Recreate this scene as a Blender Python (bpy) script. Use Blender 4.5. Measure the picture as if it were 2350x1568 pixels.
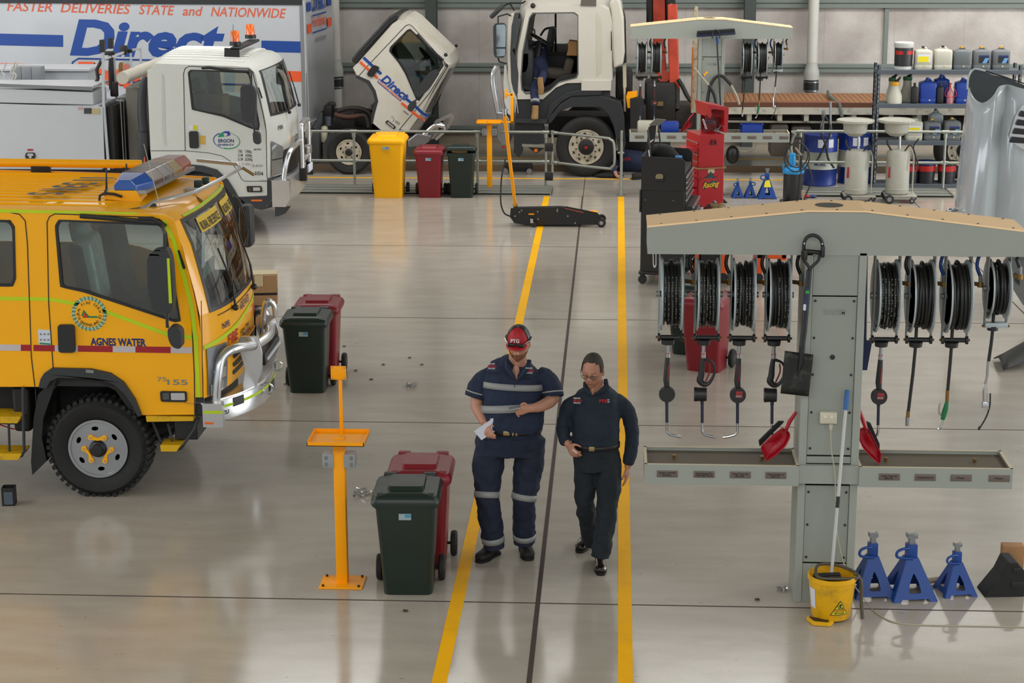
import bpy, bmesh, math, random
from mathutils import Vector, Matrix
from mathutils.geometry import tessellate_polygon
random.seed(7)
SC = bpy.context.scene
for o in list(bpy.data.objects): bpy.data.objects.remove(o)
# ---------------------------------------------------------------- camera
F_PX, YAW, PITCH, ROLL, EYE = 4357.44541, .0548420659, .240827840, -.00283854498, 5.2
_f = Vector((-math.sin(YAW)*math.cos(PITCH), math.cos(YAW)*math.cos(PITCH), -math.sin(PITCH)))
_r = Vector((math.cos(YAW), math.sin(YAW), 0)); _u = _r.cross(_f)
CR = _r*math.cos(ROLL)+_u*math.sin(ROLL); CU = -_r*math.sin(ROLL)+_u*math.cos(ROLL)
cd = bpy.data.cameras.new('camera'); cam = bpy.data.objects.new('camera', cd); SC.collection.objects.link(cam)
M = Matrix.Identity(4)
for i in range(3): M[i][0] = CR[i]; M[i][1] = CU[i]; M[i][2] = -_f[i]
M[2][3] = EYE; cam.matrix_world = M
cd.sensor_width = 36; cd.sensor_fit = 'HORIZONTAL'; cd.lens = 36*F_PX/2350; cd.clip_end = 200; cd.clip_start = .1
SC.camera = cam
# ---------------------------------------------------------------- world, lights, exposure
SC.view_settings.view_transform = 'Standard'; SC.view_settings.look = 'None'
SC.view_settings.gamma = 1; SC.view_settings.use_curve_mapping = False; SC.view_settings.exposure = 0.12
w = bpy.data.worlds.new('world'); SC.world = w; w.use_nodes = True
bg = w.node_tree.nodes['Background']; bg.inputs[0].default_value = (.86, .93, 1, 1); bg.inputs[1].default_value = .75
def area(name, loc, rot, sx, sy, power, col=(1, 1, 1)):
    l = bpy.data.lights.new(name, 'AREA'); l.shape = 'RECTANGLE'; l.size = sx; l.size_y = sy; l.energy = power; l.color = col
    o = bpy.data.objects.new(name, l); o.location = loc; o.rotation_euler = rot; SC.collection.objects.link(o); return o
R90 = math.pi/2
# translucent roof sheets run along the hall (only the first two lamps stand for them)
for x in (-12.5, 11.5): area('skylight_and_fill_lamp', (x, 17, 7.75), (0, 0, 0), 3.0, 30, 1500, (1, .98, .94))
area('skylight_and_fill_lamp', (0, 1, 7.75), (0, 0, 0), 16, 5, 1100, (1, .97, .92))  # fill lamp added overhead to brighten the fronts of things
area('skylight_and_fill_lamp', (8, 32, 7.75), (.3, 0, 0), 9, 2.5, 800, (1, .98, .95)); area('skylight_and_fill_lamp', (-3, 29, 7.75), (.15, 0, 0), 12, 5, 650, (1, .98, .95))  # fill lamps added under the roof to brighten the back wall, right and left
# open roller doors on the left and right sides
area('door_daylight', (-21.5, 10, 2.6), (0, -R90, 0), 5, 9, 600, (.84, .92, 1))
area('door_daylight', (-21.5, 24, 2.6), (0, -R90, 0), 5, 9, 600, (.84, .92, 1))
area('door_daylight', (20.5, 10, 2.6), (0, R90, 0), 5, 9, 700, (.9, .95, 1))
area('door_daylight', (20.5, 26, 2.6), (0, R90, 0), 5, 9, 1100, (.9, .95, 1))
# ---------------------------------------------------------------- helpers
WM = {}
def at(px, py, Y):
    d = _f+(px-1175)/F_PX*CR-(py-784)/F_PX*CU
    t = Y/d.y; return Vector((d.x*t, Y, EYE+d.z*t))
def gnd(px, py, z=0):
    d = _f+(px-1175)/F_PX*CR-(py-784)/F_PX*CU
    t = (z-EYE)/d.z; return Vector((d.x*t, d.y*t, z))
def xz(pts, Y): return [(v.x, v.z) for v in (at(a, b, Y) for a, b in pts)]
def onpl(px, py, P0, N):
    d = _f+(px-1175)/F_PX*CR-(py-784)/F_PX*CU; o = Vector((0, 0, EYE)); N = Vector(N); return o+d*((Vector(P0)-o).dot(N)/d.dot(N))
def srgb(h):
    h = h.lstrip('#'); c = [int(h[i:i+2], 16)/255 for i in (0, 2, 4)]
    return tuple((x/12.92 if x <= .04045 else ((x+.055)/1.055)**2.4) for x in c)+(1,)
MATS = {}
def mat(name, col, rough=.5, metal=0, var=.08, scale=6, bump=0, coat=0, dirt=None, dscale=3, spec=.5, emit=0):
    if name in MATS: return MATS[name]
    m = bpy.data.materials.new(name); m.use_nodes = True; nt = m.node_tree; b = nt.nodes['Principled BSDF']
    c = srgb(col); n = nt.nodes.new('ShaderNodeTexNoise'); n.inputs['Scale'].default_value = scale; n.inputs['Detail'].default_value = 4
    tc = nt.nodes.new('ShaderNodeTexCoord'); nt.links.new(tc.outputs['Object'], n.inputs['Vector'])
    r = nt.nodes.new('ShaderNodeMapRange'); r.inputs['To Min'].default_value = 1-var; r.inputs['To Max'].default_value = 1+var
    nt.links.new(n.outputs['Fac'], r.inputs['Value'])
    mx = nt.nodes.new('ShaderNodeVectorMath'); mx.operation = 'SCALE'; mx.inputs[0].default_value = c[:3]
    nt.links.new(r.outputs[0], mx.inputs['Scale']); out = mx.outputs[0]
    if dirt:
        n2 = nt.nodes.new('ShaderNodeTexNoise'); n2.inputs['Scale'].default_value = dscale; n2.inputs['Detail'].default_value = 8; n2.inputs['Roughness'].default_value = .65
        nt.links.new(tc.outputs['Object'], n2.inputs['Vector'])
        rr = nt.nodes.new('ShaderNodeMapRange'); rr.inputs['From Min'].default_value = .5; rr.inputs['From Max'].default_value = .72
        nt.links.new(n2.outputs['Fac'], rr.inputs['Value'])
        mm = nt.nodes.new('ShaderNodeMix'); mm.data_type = 'RGBA'; mm.inputs['B'].default_value = srgb(dirt)
        nt.links.new(rr.outputs[0], mm.inputs['Factor']); nt.links.new(out, mm.inputs['A']); out = mm.outputs['Result']
    nt.links.new(out, b.inputs['Base Color'])
    r2 = nt.nodes.new('ShaderNodeMapRange'); r2.inputs['To Min'].default_value = max(.02, rough*.85); r2.inputs['To Max'].default_value = min(1, rough*1.15)
    nt.links.new(n.outputs['Fac'], r2.inputs['Value']); nt.links.new(r2.outputs[0], b.inputs['Roughness'])
    b.inputs['Metallic'].default_value = metal; b.inputs['Coat Weight'].default_value = coat; b.inputs['Coat Roughness'].default_value = .08
    b.inputs['Specular IOR Level'].default_value = spec
    if emit:
        b.inputs['Emission Color'].default_value = c; b.inputs['Emission Strength'].default_value = emit
    if bump:
        bp = nt.nodes.new('ShaderNodeBump'); bp.inputs['Strength'].default_value = bump; bp.inputs['Distance'].default_value = .01
        n3 = nt.nodes.new('ShaderNodeTexNoise'); n3.inputs['Scale'].default_value = scale*8; nt.links.new(tc.outputs['Object'], n3.inputs['Vector'])
        nt.links.new(n3.outputs['Fac'], bp.inputs['Height']); nt.links.new(bp.outputs[0], b.inputs['Normal'])
    MATS[name] = m; return m
def glass(name, tint, fac=.12, rough=.02):
    if name in MATS: return MATS[name]
    m = bpy.data.materials.new(name); m.use_nodes = True; nt = m.node_tree; nt.nodes.remove(nt.nodes['Principled BSDF'])
    t = nt.nodes.new('ShaderNodeBsdfTransparent'); t.inputs[0].default_value = srgb(tint)
    g = nt.nodes.new('ShaderNodeBsdfGlossy'); g.inputs['Roughness'].default_value = rough
    fr = nt.nodes.new('ShaderNodeFresnel'); fr.inputs[0].default_value = 1.5
    ad = nt.nodes.new('ShaderNodeMath'); ad.operation = 'ADD'; ad.inputs[1].default_value = fac; nt.links.new(fr.outputs[0], ad.inputs[0])
    x = nt.nodes.new('ShaderNodeMixShader'); nt.links.new(ad.outputs[0], x.inputs[0]); nt.links.new(t.outputs[0], x.inputs[1]); nt.links.new(g.outputs[0], x.inputs[2])
    nt.links.new(x.outputs[0], nt.nodes['Material Output'].inputs[0]); MATS[name] = m; return m
class MB:
    """collects shapes, then links them as one mesh object"""
    def __init__(s): s.v = []; s.f = []; s.mi = []; s.cur = 0
    def add(s, vs, fs):
        n = len(s.v); s.v += [Vector(a) for a in vs]
        for f in fs: s.f.append([i+n for i in f]); s.mi.append(s.cur)
        return s
    def m(s, i): s.cur = i; return s
    def box(s, c, d, rz=0, ry=0, rx=0):
        Mx = Matrix.Translation(c) @ Matrix.Rotation(rz, 4, 'Z') @ Matrix.Rotation(ry, 4, 'Y') @ Matrix.Rotation(rx, 4, 'X')
        vs = [Mx @ Vector((x*d[0]/2, y*d[1]/2, z*d[2]/2)) for x in (-1, 1) for y in (-1, 1) for z in (-1, 1)]
        return s.add(vs, [(0, 1, 3, 2), (4, 6, 7, 5), (0, 4, 5, 1), (2, 3, 7, 6), (0, 2, 6, 4), (1, 5, 7, 3)])
    def bx(s, x0, x1, y0, y1, z0, z1): return s.box(((x0+x1)/2, (y0+y1)/2, (z0+z1)/2), (x1-x0, y1-y0, z1-z0))
    def rbox(s, c, d, r=.01, rz=0, ry=0, rx=0, seg=2):
        b = bmesh.new(); bmesh.ops.create_cube(b, size=1)
        for v in b.verts: v.co = Vector((v.co.x*d[0], v.co.y*d[1], v.co.z*d[2]))
        bmesh.ops.bevel(b, geom=b.edges[:], offset=min(r, min(d)*.45), segments=seg, profile=.5, affect='EDGES')
        Mx = Matrix.Translation(c) @ Matrix.Rotation(rz, 4, 'Z') @ Matrix.Rotation(ry, 4, 'Y') @ Matrix.Rotation(rx, 4, 'X')
        b.verts.index_update(); s.add([Mx @ v.co for v in b.verts], [[v.index for v in f.verts] for f in b.faces]); b.free(); return s
    def cyl(s, a, b, r, r2=None, n=16, cap=True):
        a = Vector(a); b = Vector(b); r2 = r if r2 is None else r2; d = (b-a).normalized()
        u = d.orthogonal().normalized(); w_ = d.cross(u); vs = []
        for i in range(n):
            t = 2*math.pi*i/n; e = u*math.cos(t)+w_*math.sin(t); vs += [a+e*r, b+e*r2]
        fs = [(2*i, 2*((i+1) % n), 2*((i+1) % n)+1, 2*i+1) for i in range(n)]
        if cap: fs += [[2*i for i in range(n)][::-1], [2*i+1 for i in range(n)]]
        return s.add(vs, fs)
    def tube(s, pts, r, n=10, closed=False, cap=True, smooth=0):
        P = [Vector(p) for p in pts]
        if smooth: P = curve(P, smooth, closed)
        N = len(P); rs = r if isinstance(r, (list, tuple)) else [r]*N
        if len(rs) != N: rs = [rs[min(len(rs)-1, int(i*(len(rs)-1)/(N-1)))]+(rs[min(len(rs)-1, int(i*(len(rs)-1)/(N-1))+1)]-rs[min(len(rs)-1, int(i*(len(rs)-1)/(N-1)))])*((i*(len(rs)-1)/(N-1)) % 1) for i in range(N)]
        u = None; vs = []
        for i in range(N):
            if closed: d = P[(i+1) % N]-P[i-1]
            else: d = P[min(i+1, N-1)]-P[max(i-1, 0)]
            d = d.normalized() if d.length > 1e-9 else Vector((0, 0, 1))
            if u is None: u = d.orthogonal().normalized()
            u = (u-d*u.dot(d)); u = u.normalized() if u.length > 1e-6 else d.orthogonal().normalized()
            w_ = d.cross(u)
            for k in range(n):
                t = 2*math.pi*k/n; vs.append(P[i]+(u*math.cos(t)+w_*math.sin(t))*rs[i])
        fs = []
        for i in range(N if closed else N-1):
            for k in range(n):
                a = i*n+k; b = i*n+(k+1) % n; j = ((i+1) % N)*n; fs.append((a, b, j+(k+1) % n, j+k))
        if not closed and cap: fs += [list(range(n))[::-1], [(N-1)*n+k for k in range(n)]]
        return s.add(vs, fs)
    def plate(s, outer, holes=(), y0=0, y1=.02, fn=None):
        """extrude an (a,b) outline with holes between depth y0 and y1; fn(a,b,depth)->point"""
        fn = fn or (lambda a, b, c: (a, c, b)); loops = [list(outer)]+[list(h) for h in holes]
        flat = [p for l in loops for p in l]; tris = tessellate_polygon([[Vector((p[0], p[1], 0)) for p in l] for l in loops])
        n = len(flat); vs = [fn(p[0], p[1], y0) for p in flat]+[fn(p[0], p[1], y1) for p in flat]
        fs = [tuple(t) for t in tris]+[(t[0]+n, t[2]+n, t[1]+n) for t in tris]; k = 0
        for l in loops:
            L = len(l)
            for i in range(L): a = k+i; b = k+(i+1) % L; fs.append((a, b, b+n, a+n))
            k += L
        return s.add(vs, fs)
    def lathe(s, prof, o=(0, 0, 0), axis='Z', n=24, sx=1, sy=1):
        vs = []; o = Vector(o)
        for r, h in prof:
            for k in range(n):
                t = 2*math.pi*k/n; a, b = r*math.cos(t)*sx, r*math.sin(t)*sy
                vs.append(o+Vector({'Z': (a, b, h), 'Y': (a, h, b), 'X': (h, a, b)}[axis]))
        fs = [(i*n+k, i*n+(k+1) % n, (i+1)*n+(k+1) % n, (i+1)*n+k) for i in range(len(prof)-1) for k in range(n)]
        if prof[0][0] > 1e-4: fs.append(list(range(n))[::-1])
        if prof[-1][0] > 1e-4: fs.append([(len(prof)-1)*n+k for k in range(n)])
        return s.add(vs, fs)
    def ball(s, c, r, n=12, sc=(1, 1, 1)):
        c = Vector(c); pr = [(math.sin(math.pi*i/n)*r+1e-5, -math.cos(math.pi*i/n)*r) for i in range(n+1)]
        k = len(s.v); s.lathe(pr, (0, 0, 0), 'Z', n*2)
        for i in range(k, len(s.v)): v = s.v[i]; s.v[i] = Vector((v.x*sc[0], v.y*sc[1], v.z*sc[2]))+c
        return s
    def grid(s, rows, closed=False):
        n = len(rows[0]); vs = [p for r in rows for p in r]; fs = []
        for i in range(len(rows)-1):
            for k in range(n if closed else n-1): fs.append((i*n+k, i*n+(k+1) % n, (i+1)*n+(k+1) % n, (i+1)*n+k))
        return s.add(vs, fs)
    def text(s, txt, org, xdir, ydir, size, shear=0, bold=0, wid=None, sx=1, align='LEFT', ext=.0015, space=1, fn=None):
        s.txt = getattr(s, 'txt', [])+[len(s.v)]; cu = bpy.data.curves.new('t', 'FONT'); cu.body = txt; cu.size = 1; cu.shear = shear; cu.offset = bold; cu.align_x = align; cu.space_character = space
        cu.resolution_u = 3; ob = bpy.data.objects.new('t', cu); SC.collection.objects.link(ob); bpy.context.view_layer.update()
        me = bpy.data.meshes.new_from_object(ob.evaluated_get(bpy.context.evaluated_depsgraph_get()))
        xs = [v.co.x for v in me.vertices] or [0]; W_ = max(xs)-min(xs)
        if wid: sx = wid/(W_*size)
        xd = Vector(xdir).normalized(); yd = Vector(ydir).normalized(); nd = xd.cross(yd); org = Vector(org)
        x_off = min(xs) if align == 'LEFT' else 0
        if fn: vs = [fn((v.co.x-x_off)*size*sx, v.co.y*size) for v in me.vertices]
        else: vs = [org+xd*(v.co.x-x_off)*size*sx+yd*v.co.y*size+nd*ext for v in me.vertices]
        s.add(vs, [list(p.vertices) for p in me.polygons])
        bpy.data.objects.remove(ob); bpy.data.curves.remove(cu); bpy.data.meshes.remove(me); return s
    def xf(s, Mx, k=0):
        for i in range(k, len(s.v)): s.v[i] = Mx @ s.v[i]
        return s
    def build(s, name, mats, parent=None, **k):
        """one object per separate piece of the shape; returns the largest"""
        whole = k.pop('whole', False); k.setdefault('label', None)
        if len(getattr(s, 'txt', [])) > 1 and s.txt[0] == 0 and not whole:
            e = s.txt+[len(s.v)]; o = None
            for a, b_ in zip(e, e[1:]):
                m2 = MB(); m2.v = s.v[a:b_]; q = [(f, mi) for f, mi in zip(s.f, s.mi) if a <= f[0] < b_]; m2.f = [[i-a for i in f] for f, _ in q]; m2.mi = [mi for _, mi in q]
                if m2.f: o = m2.build1(name, mats, parent, **k)
            return o
        if whole or getattr(s, 'txt', 0) or k.get('remesh') or k.get('kind') or not parent: return s.build1(name, mats, parent, **k)
        n = len(s.v); pa = list(range(n))
        def fd(a):
            while pa[a] != a: pa[a] = pa[pa[a]]; a = pa[a]
            return a
        for f in s.f:
            r0 = fd(f[0])
            for q in f[1:]: pa[fd(q)] = r0
        comp = {}
        for i in range(n): comp.setdefault(fd(i), []).append(i)
        if len(comp) < 2 or len(comp) > 400: return s.build1(name, mats, parent, **k)
        e = .006; bb = []
        for r0, vs in comp.items():
            c = [[min(s.v[i][a] for i in vs)-e for a in range(3)], [max(s.v[i][a] for i in vs)+e for a in range(3)]]; bb.append([c[0], c[1], [r0]])
        ch = True
        while ch:
            ch = False; i = 0
            while i < len(bb):
                j = i+1
                while j < len(bb):
                    A, B = bb[i], bb[j]
                    if all(A[0][a] <= B[1][a] and B[0][a] <= A[1][a] for a in range(3)):
                        A[0] = [min(A[0][a], B[0][a]) for a in range(3)]; A[1] = [max(A[1][a], B[1][a]) for a in range(3)]; A[2] += B[2]; bb.pop(j); ch = True
                    else: j += 1
                i += 1
        if len(bb) < 2 or len(bb) > 70: return s.build1(name, mats, parent, **k)
        best = None
        for b_ in bb:
            roots = set(b_[2]); mp = {}; m2 = MB()
            for f, mi in zip(s.f, s.mi):
                if fd(f[0]) in roots:
                    for q in f:
                        if q not in mp: mp[q] = len(m2.v); m2.v.append(s.v[q])
                    m2.f.append([mp[q] for q in f]); m2.mi.append(mi)
            if not m2.f: continue
            o = m2.build1(name, mats, parent, **k); vol = sum(b_[1][a]-b_[0][a] for a in range(3))
            if best is None or vol > best[0]: best = (vol, o)
        return best[1]
    def build1(s, name, mats, parent=None, smooth=True, bevel=0, label=None, subd=0, ang=35, remesh=0, sm_it=0, solid=0, kind=None, bseg=2, disp=0):
        me = bpy.data.meshes.new(name); W_ = WM.get(parent.name, Matrix.Identity(4)) if parent else Matrix.Identity(4)
        inv = W_.inverted(); me.from_pydata([tuple(inv @ v) for v in s.v], [], s.f)
        for m_ in (mats if isinstance(mats, (list, tuple)) else [mats]): me.materials.append(m_)
        for p, i in zip(me.polygons, s.mi): p.material_index = i
        b = bmesh.new(); b.from_mesh(me); bmesh.ops.recalc_face_normals(b, faces=b.faces); b.to_mesh(me); b.free()
        me.validate(); o = bpy.data.objects.new(name, me); SC.collection.objects.link(o)
        if parent: o.parent = parent; WM[o.name] = W_
        if solid: q = o.modifiers.new('solid', 'SOLIDIFY'); q.thickness = solid; q.offset = -1
        if bevel: q = o.modifiers.new('bevel', 'BEVEL'); q.width = bevel; q.segments = bseg; q.limit_method = 'ANGLE'; q.angle_limit = math.radians(40)
        if remesh: q = o.modifiers.new('remesh', 'REMESH'); q.mode = 'VOXEL'; q.voxel_size = remesh; q.use_smooth_shade = True
        if sm_it: q = o.modifiers.new('smooth', 'SMOOTH'); q.factor = .5; q.iterations = sm_it
        if disp:
            tx = bpy.data.textures.get('fold') or bpy.data.textures.new('fold', 'CLOUDS'); tx.noise_scale = .075; tx.noise_depth = 1; q = o.modifiers.new('folds', 'DISPLACE'); q.texture = tx; q.strength = disp; q.mid_level = .5; q.texture_coords = 'LOCAL'; q = o.modifiers.new('soften', 'SMOOTH'); q.iterations = 2
        if subd: q = o.modifiers.new('subd', 'SUBSURF'); q.levels = subd; q.render_levels = subd
        if smooth:
            for p in me.polygons: p.use_smooth = True
            if not (remesh or subd): me.set_sharp_from_angle(angle=math.radians(ang))
        if label: o['label'] = label
        if kind: o['kind'] = kind
        return o
def curve(P, k=6, closed=False):
    """Catmull-Rom through the points"""
    P = [Vector(p) for p in P]; n = len(P); out = []
    for i in range(n if closed else n-1):
        p0 = P[i-1] if (closed or i > 0) else P[0]*2-P[1]; p1 = P[i]; p2 = P[(i+1) % n]; p3 = P[(i+2) % n] if (closed or i+2 < n) else P[-1]*2-P[-2]
        for j in range(k):
            t = j/k; out.append(.5*((2*p1)+(p2-p0)*t+(2*p0-5*p1+4*p2-p3)*t*t+(3*p1-p0-3*p2+p3)*t*t*t))
    if not closed: out.append(P[-1])
    return out
def ptext(mb, txt, pf, bl, br, tl, k=.72, shear=0, bold=.0, off=.002, ext=None, **kw):
    """lettering between photo pixels: baseline left, baseline right, cap top left; pf(px, py) -> point on the surface"""
    o, r, t = pf(*bl), pf(*br), pf(*tl); xd = (r-o); up = t-o; up -= xd*up.dot(xd)/xd.length_squared if not shear else xd*up.dot(xd)/xd.length_squared
    nd = (pf(bl[0]+10, bl[1])-o).cross(pf(bl[0], bl[1]-10)-o).normalized()
    mb.text(txt, o+nd*off, xd, nd.cross(xd.normalized()), up.length/k, shear=shear, bold=bold, wid=xd.length, ext=0, **kw); return mb
def rnd(pts, r, seg=4):
    """fillet the corners of a 2-D outline; r number or list"""
    n = len(pts); out = []
    for i in range(n):
        a, b, c = Vector(pts[i-1]), Vector(pts[i]), Vector(pts[(i+1) % n]); rr = r[i] if isinstance(r, (list, tuple)) else r
        u, v = a-b, c-b; lu, lv = u.length, v.length
        k = min(rr, lu*.48, lv*.48)
        if k < 1e-4: out.append(tuple(b)); continue
        p, q = b+u/lu*k, b+v/lv*k
        for j in range(seg+1):
            t = j/seg; out.append(tuple(p*(1-t)**2+b*2*t*(1-t)+q*t*t))
    return out
def circ(cx, cy, r, n=20, r2=None): return [(cx+r*math.cos(2*math.pi*i/n), cy+(r2 or r)*math.sin(2*math.pi*i/n)) for i in range(n)]
def shrink(pts, d):
    cx = sum(p[0] for p in pts)/len(pts); cy = sum(p[1] for p in pts)/len(pts); out = []
    for p in pts:
        v = Vector((p[0]-cx, p[1]-cy)); L = v.length; v = v*(max(L-d, .001)/L); out.append((cx+v.x, cy+v.y))
    return out
def tag(o, label, cat, group=None):
    o['label'] = label; o['category'] = cat
    if group: o['group'] = group
    return o
def thing(name, label, cat, loc=(0, 0, 0), rz=0, group=None, local=False):
    """Empty at the thing's base; local=True: parts are written in the thing's own coordinates"""
    o = bpy.data.objects.new(name, None); SC.collection.objects.link(o); o.empty_display_size = .1
    o.location = loc; o.rotation_euler = (0, 0, rz); tag(o, label, cat, group)
    WM[o.name] = Matrix.Identity(4) if local else Matrix.Translation(loc) @ Matrix.Rotation(rz, 4, 'Z')
    return o
def struct(o): o['kind'] = 'structure'; return o
def dup(root, loc, rz=None, label=None, group=None, scale=None, mats=None):
    """copy a thing with its parts and sub-parts"""
    def cp(o, par):
        c = o.copy(); SC.collection.objects.link(c)
        if par: c.parent = par
        if mats and c.type == 'MESH' and any(s_.material and s_.material.name in mats for s_ in c.material_slots):
            c.data = c.data.copy()
            for i, m_ in enumerate(c.data.materials):
                if m_ and m_.name in mats: c.data.materials[i] = mats[m_.name]
        for ch in [q for q in SC.objects if q.parent == o]: cp(ch, c)
        return c
    r = cp(root, None); r.location = loc
    if rz is not None: r.rotation_euler = (0, 0, rz)
    if scale: r.scale = (scale,)*3
    if label: r['label'] = label
    if group: r['group'] = group
    return r
# ---------------------------------------------------------------- materials
YEL = mat('fire_yellow_paint', '#fab000', .35, coat=.3, var=.03, spec=.3); WHT = mat('white_truck_paint', '#c9cac4', .33, coat=.4, var=.03)
CRM = mat('cream_truck_paint', '#c9c5b9', .35, coat=.3, var=.04, dirt='#bfb6a2', dscale=1.5); BOXW = mat('body_white_paint', '#b2b5b9', .38, coat=.2, var=.03)
BLK = mat('black_plastic', '#1b1c1d', .45); DKG = mat('dark_grey_plastic', '#2d3032', .5); RUB = mat('tyre_rubber', '#1a1a19', .75, var=.2, scale=20)
GRIME = mat('oily_black_steel', '#181614', .6, var=.3, dirt='#2e261e'); CHR = mat('chrome', '#c4c6c8', .12, 1); POL = mat('polished_alloy', '#cfd0d1', .24, .85, var=.03)
ALU = mat('aluminium', '#a5a7a8', .38, 1); GALV = mat('galvanised_pipe', '#9a9d94', .42, .75, var=.12, scale=14); SIL = mat('silver_wheel_paint', '#9fa2a6', .3, .6)
DIRTW = mat('dirty_white_wheel', '#b3aa96', .6, dirt='#6d6250', dscale=8); RED = mat('red_tool_paint', '#b5121b', .35, coat=.3)
LIME = mat('lime_reflective_tape', '#b9d400', .5); MARK_R = mat('red_reflective_tape', '#9c1420', .4); MARK_W = mat('white_reflective_tape', '#c3b9ba', .4)
NAVY = mat('navy_lettering', '#1a2a6b', .5); DBLUE = mat('freight_blue', '#123f8c', .45, var=.04); DORG = mat('freight_orange', '#e0572c', .45, var=.04)
BTXT = mat('black_lettering', '#151515', .5); GTXT = mat('silver_lettering', '#8a8a88', .4, .5); RTXT = mat('red_lettering', '#b01818', .5); WTXT = mat('white_lettering', '#cfcfcf', .6)
STGY = mat('station_grey_enamel', '#959a92', .42, var=.03); STCR = mat('station_cream_edge', '#c9bda0', .5); PLY = mat('top_plywood_cover', '#fbd6a6', .6, var=.05, scale=3)
ORG = mat('stand_orange_yellow', '#fca400', .45, var=.04, spec=.3); BINY = mat('bin_yellow_plastic', '#ffb806', .45, var=.03, spec=.3); BINR = mat('bin_red_plastic', '#7c1420', .38, var=.04); BING = mat('bin_green_plastic', '#15241d', .38, var=.06)
HOSE = mat('black_hose_rubber', '#171817', .42); BRASS = mat('brass_fitting', '#8a6a38', .4, .8); HBLUE = mat('blue_air_hose', '#123a7c', .45)
JACKB = mat('axle_stand_blue', '#123f88', .42, var=.05); GLS = glass('cab_glass', '#cfdad6', .05); GLSD = glass('windscreen_glass', '#dce6e1', .08); GLT = glass('lens_glass', '#d8dadb', .1)
SEAT = mat('seat_fabric', '#2a2b2c', .9); DASH = mat('dash_plastic', '#232526', .7); AMB = mat('amber_lens', '#e06a08', .25, coat=.5); PAPER = mat('white_paper', '#cfd3df', .8)
SHELF = mat('shelf_grey_blue', '#4c535b', .5); PIPEW = mat('downpipe_white', '#b9b8b0', .5); COLG = mat('column_grey_green', '#3b423f', .55); GIRT = mat('girt_grey_green', '#6d7670', .5)
WOOD = mat('timber', '#9a7249', .7, var=.2, scale=12); CARD = mat('cardboard', '#a07648', .8); CREAMP = mat('drain_tank_grey', '#a7a69a', .45, dirt='#8a8878'); DRUMB = mat('drum_blue', '#152f7a', .4)
def floor_mat():
    m = bpy.data.materials.new('sealed_concrete'); m.use_nodes = True; nt = m.node_tree; b = nt.nodes['Principled BSDF']; L = nt.links.new
    tc = nt.nodes.new('ShaderNodeTexCoord')
    def noise(sc, det=5, st=None):
        n = nt.nodes.new('ShaderNodeTexNoise'); n.inputs['Scale'].default_value = sc; n.inputs['Detail'].default_value = det
        if st:
            mp = nt.nodes.new('ShaderNodeMapping'); mp.inputs['Scale'].default_value = st; L(tc.outputs['Object'], mp.inputs[0]); L(mp.outputs[0], n.inputs[0])
        else: L(tc.outputs['Object'], n.inputs[0])
        return n.outputs['Fac']
    def ramp(v, a, b_, c0, c1):
        r = nt.nodes.new('ShaderNodeValToRGB'); r.color_ramp.elements[0].position = a; r.color_ramp.elements[1].position = b_
        r.color_ramp.elements[0].color = c0; r.color_ramp.elements[1].color = c1; L(v, r.inputs[0]); return r.outputs[0]
    base = ramp(noise(.35), .3, .7, srgb('#a9a194'), srgb('#b9b2a6'))
    def mul(a, c, f=1):
        x = nt.nodes.new('ShaderNodeMix'); x.data_type = 'RGBA'; x.blend_type = 'MULTIPLY'; x.inputs['Factor'].default_value = f; L(a, x.inputs['A']); L(c, x.inputs['B']); return x.outputs['Result']
    c = mul(base, ramp(noise(1.5, 8, (1, 3, 1)), .35, .65, (.88, .87, .86, 1), (1, 1, 1, 1)))
    c = mul(c, ramp(noise(60, 2), .3, .7, (.93, .93, .93, 1), (1, 1, 1, 1)))
    c = mul(c, ramp(noise(7, 3, (1, 4, 1)), .72, .76, (1, 1, 1, 1), (.5, .42, .38, 1)))
    c = mul(c, ramp(noise(17, 1, (1, 2.5, 1)), .80, .82, (1, 1, 1, 1), (.3, .25, .22, 1)))
    L(c, b.inputs['Base Color'])
    r = nt.nodes.new('ShaderNodeMapRange'); r.inputs['To Min'].default_value = .08; r.inputs['To Max'].default_value = .22; L(noise(.8, 5), r.inputs[0]); L(r.outputs[0], b.inputs['Roughness'])
    b.inputs['Specular IOR Level'].default_value = .62
    bp = nt.nodes.new('ShaderNodeBump'); bp.inputs['Strength'].default_value = .05; bp.inputs['Distance'].default_value = .02; L(noise(3, 3), bp.inputs['Height']); L(bp.outputs[0], b.inputs['Normal'])
    return m
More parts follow.
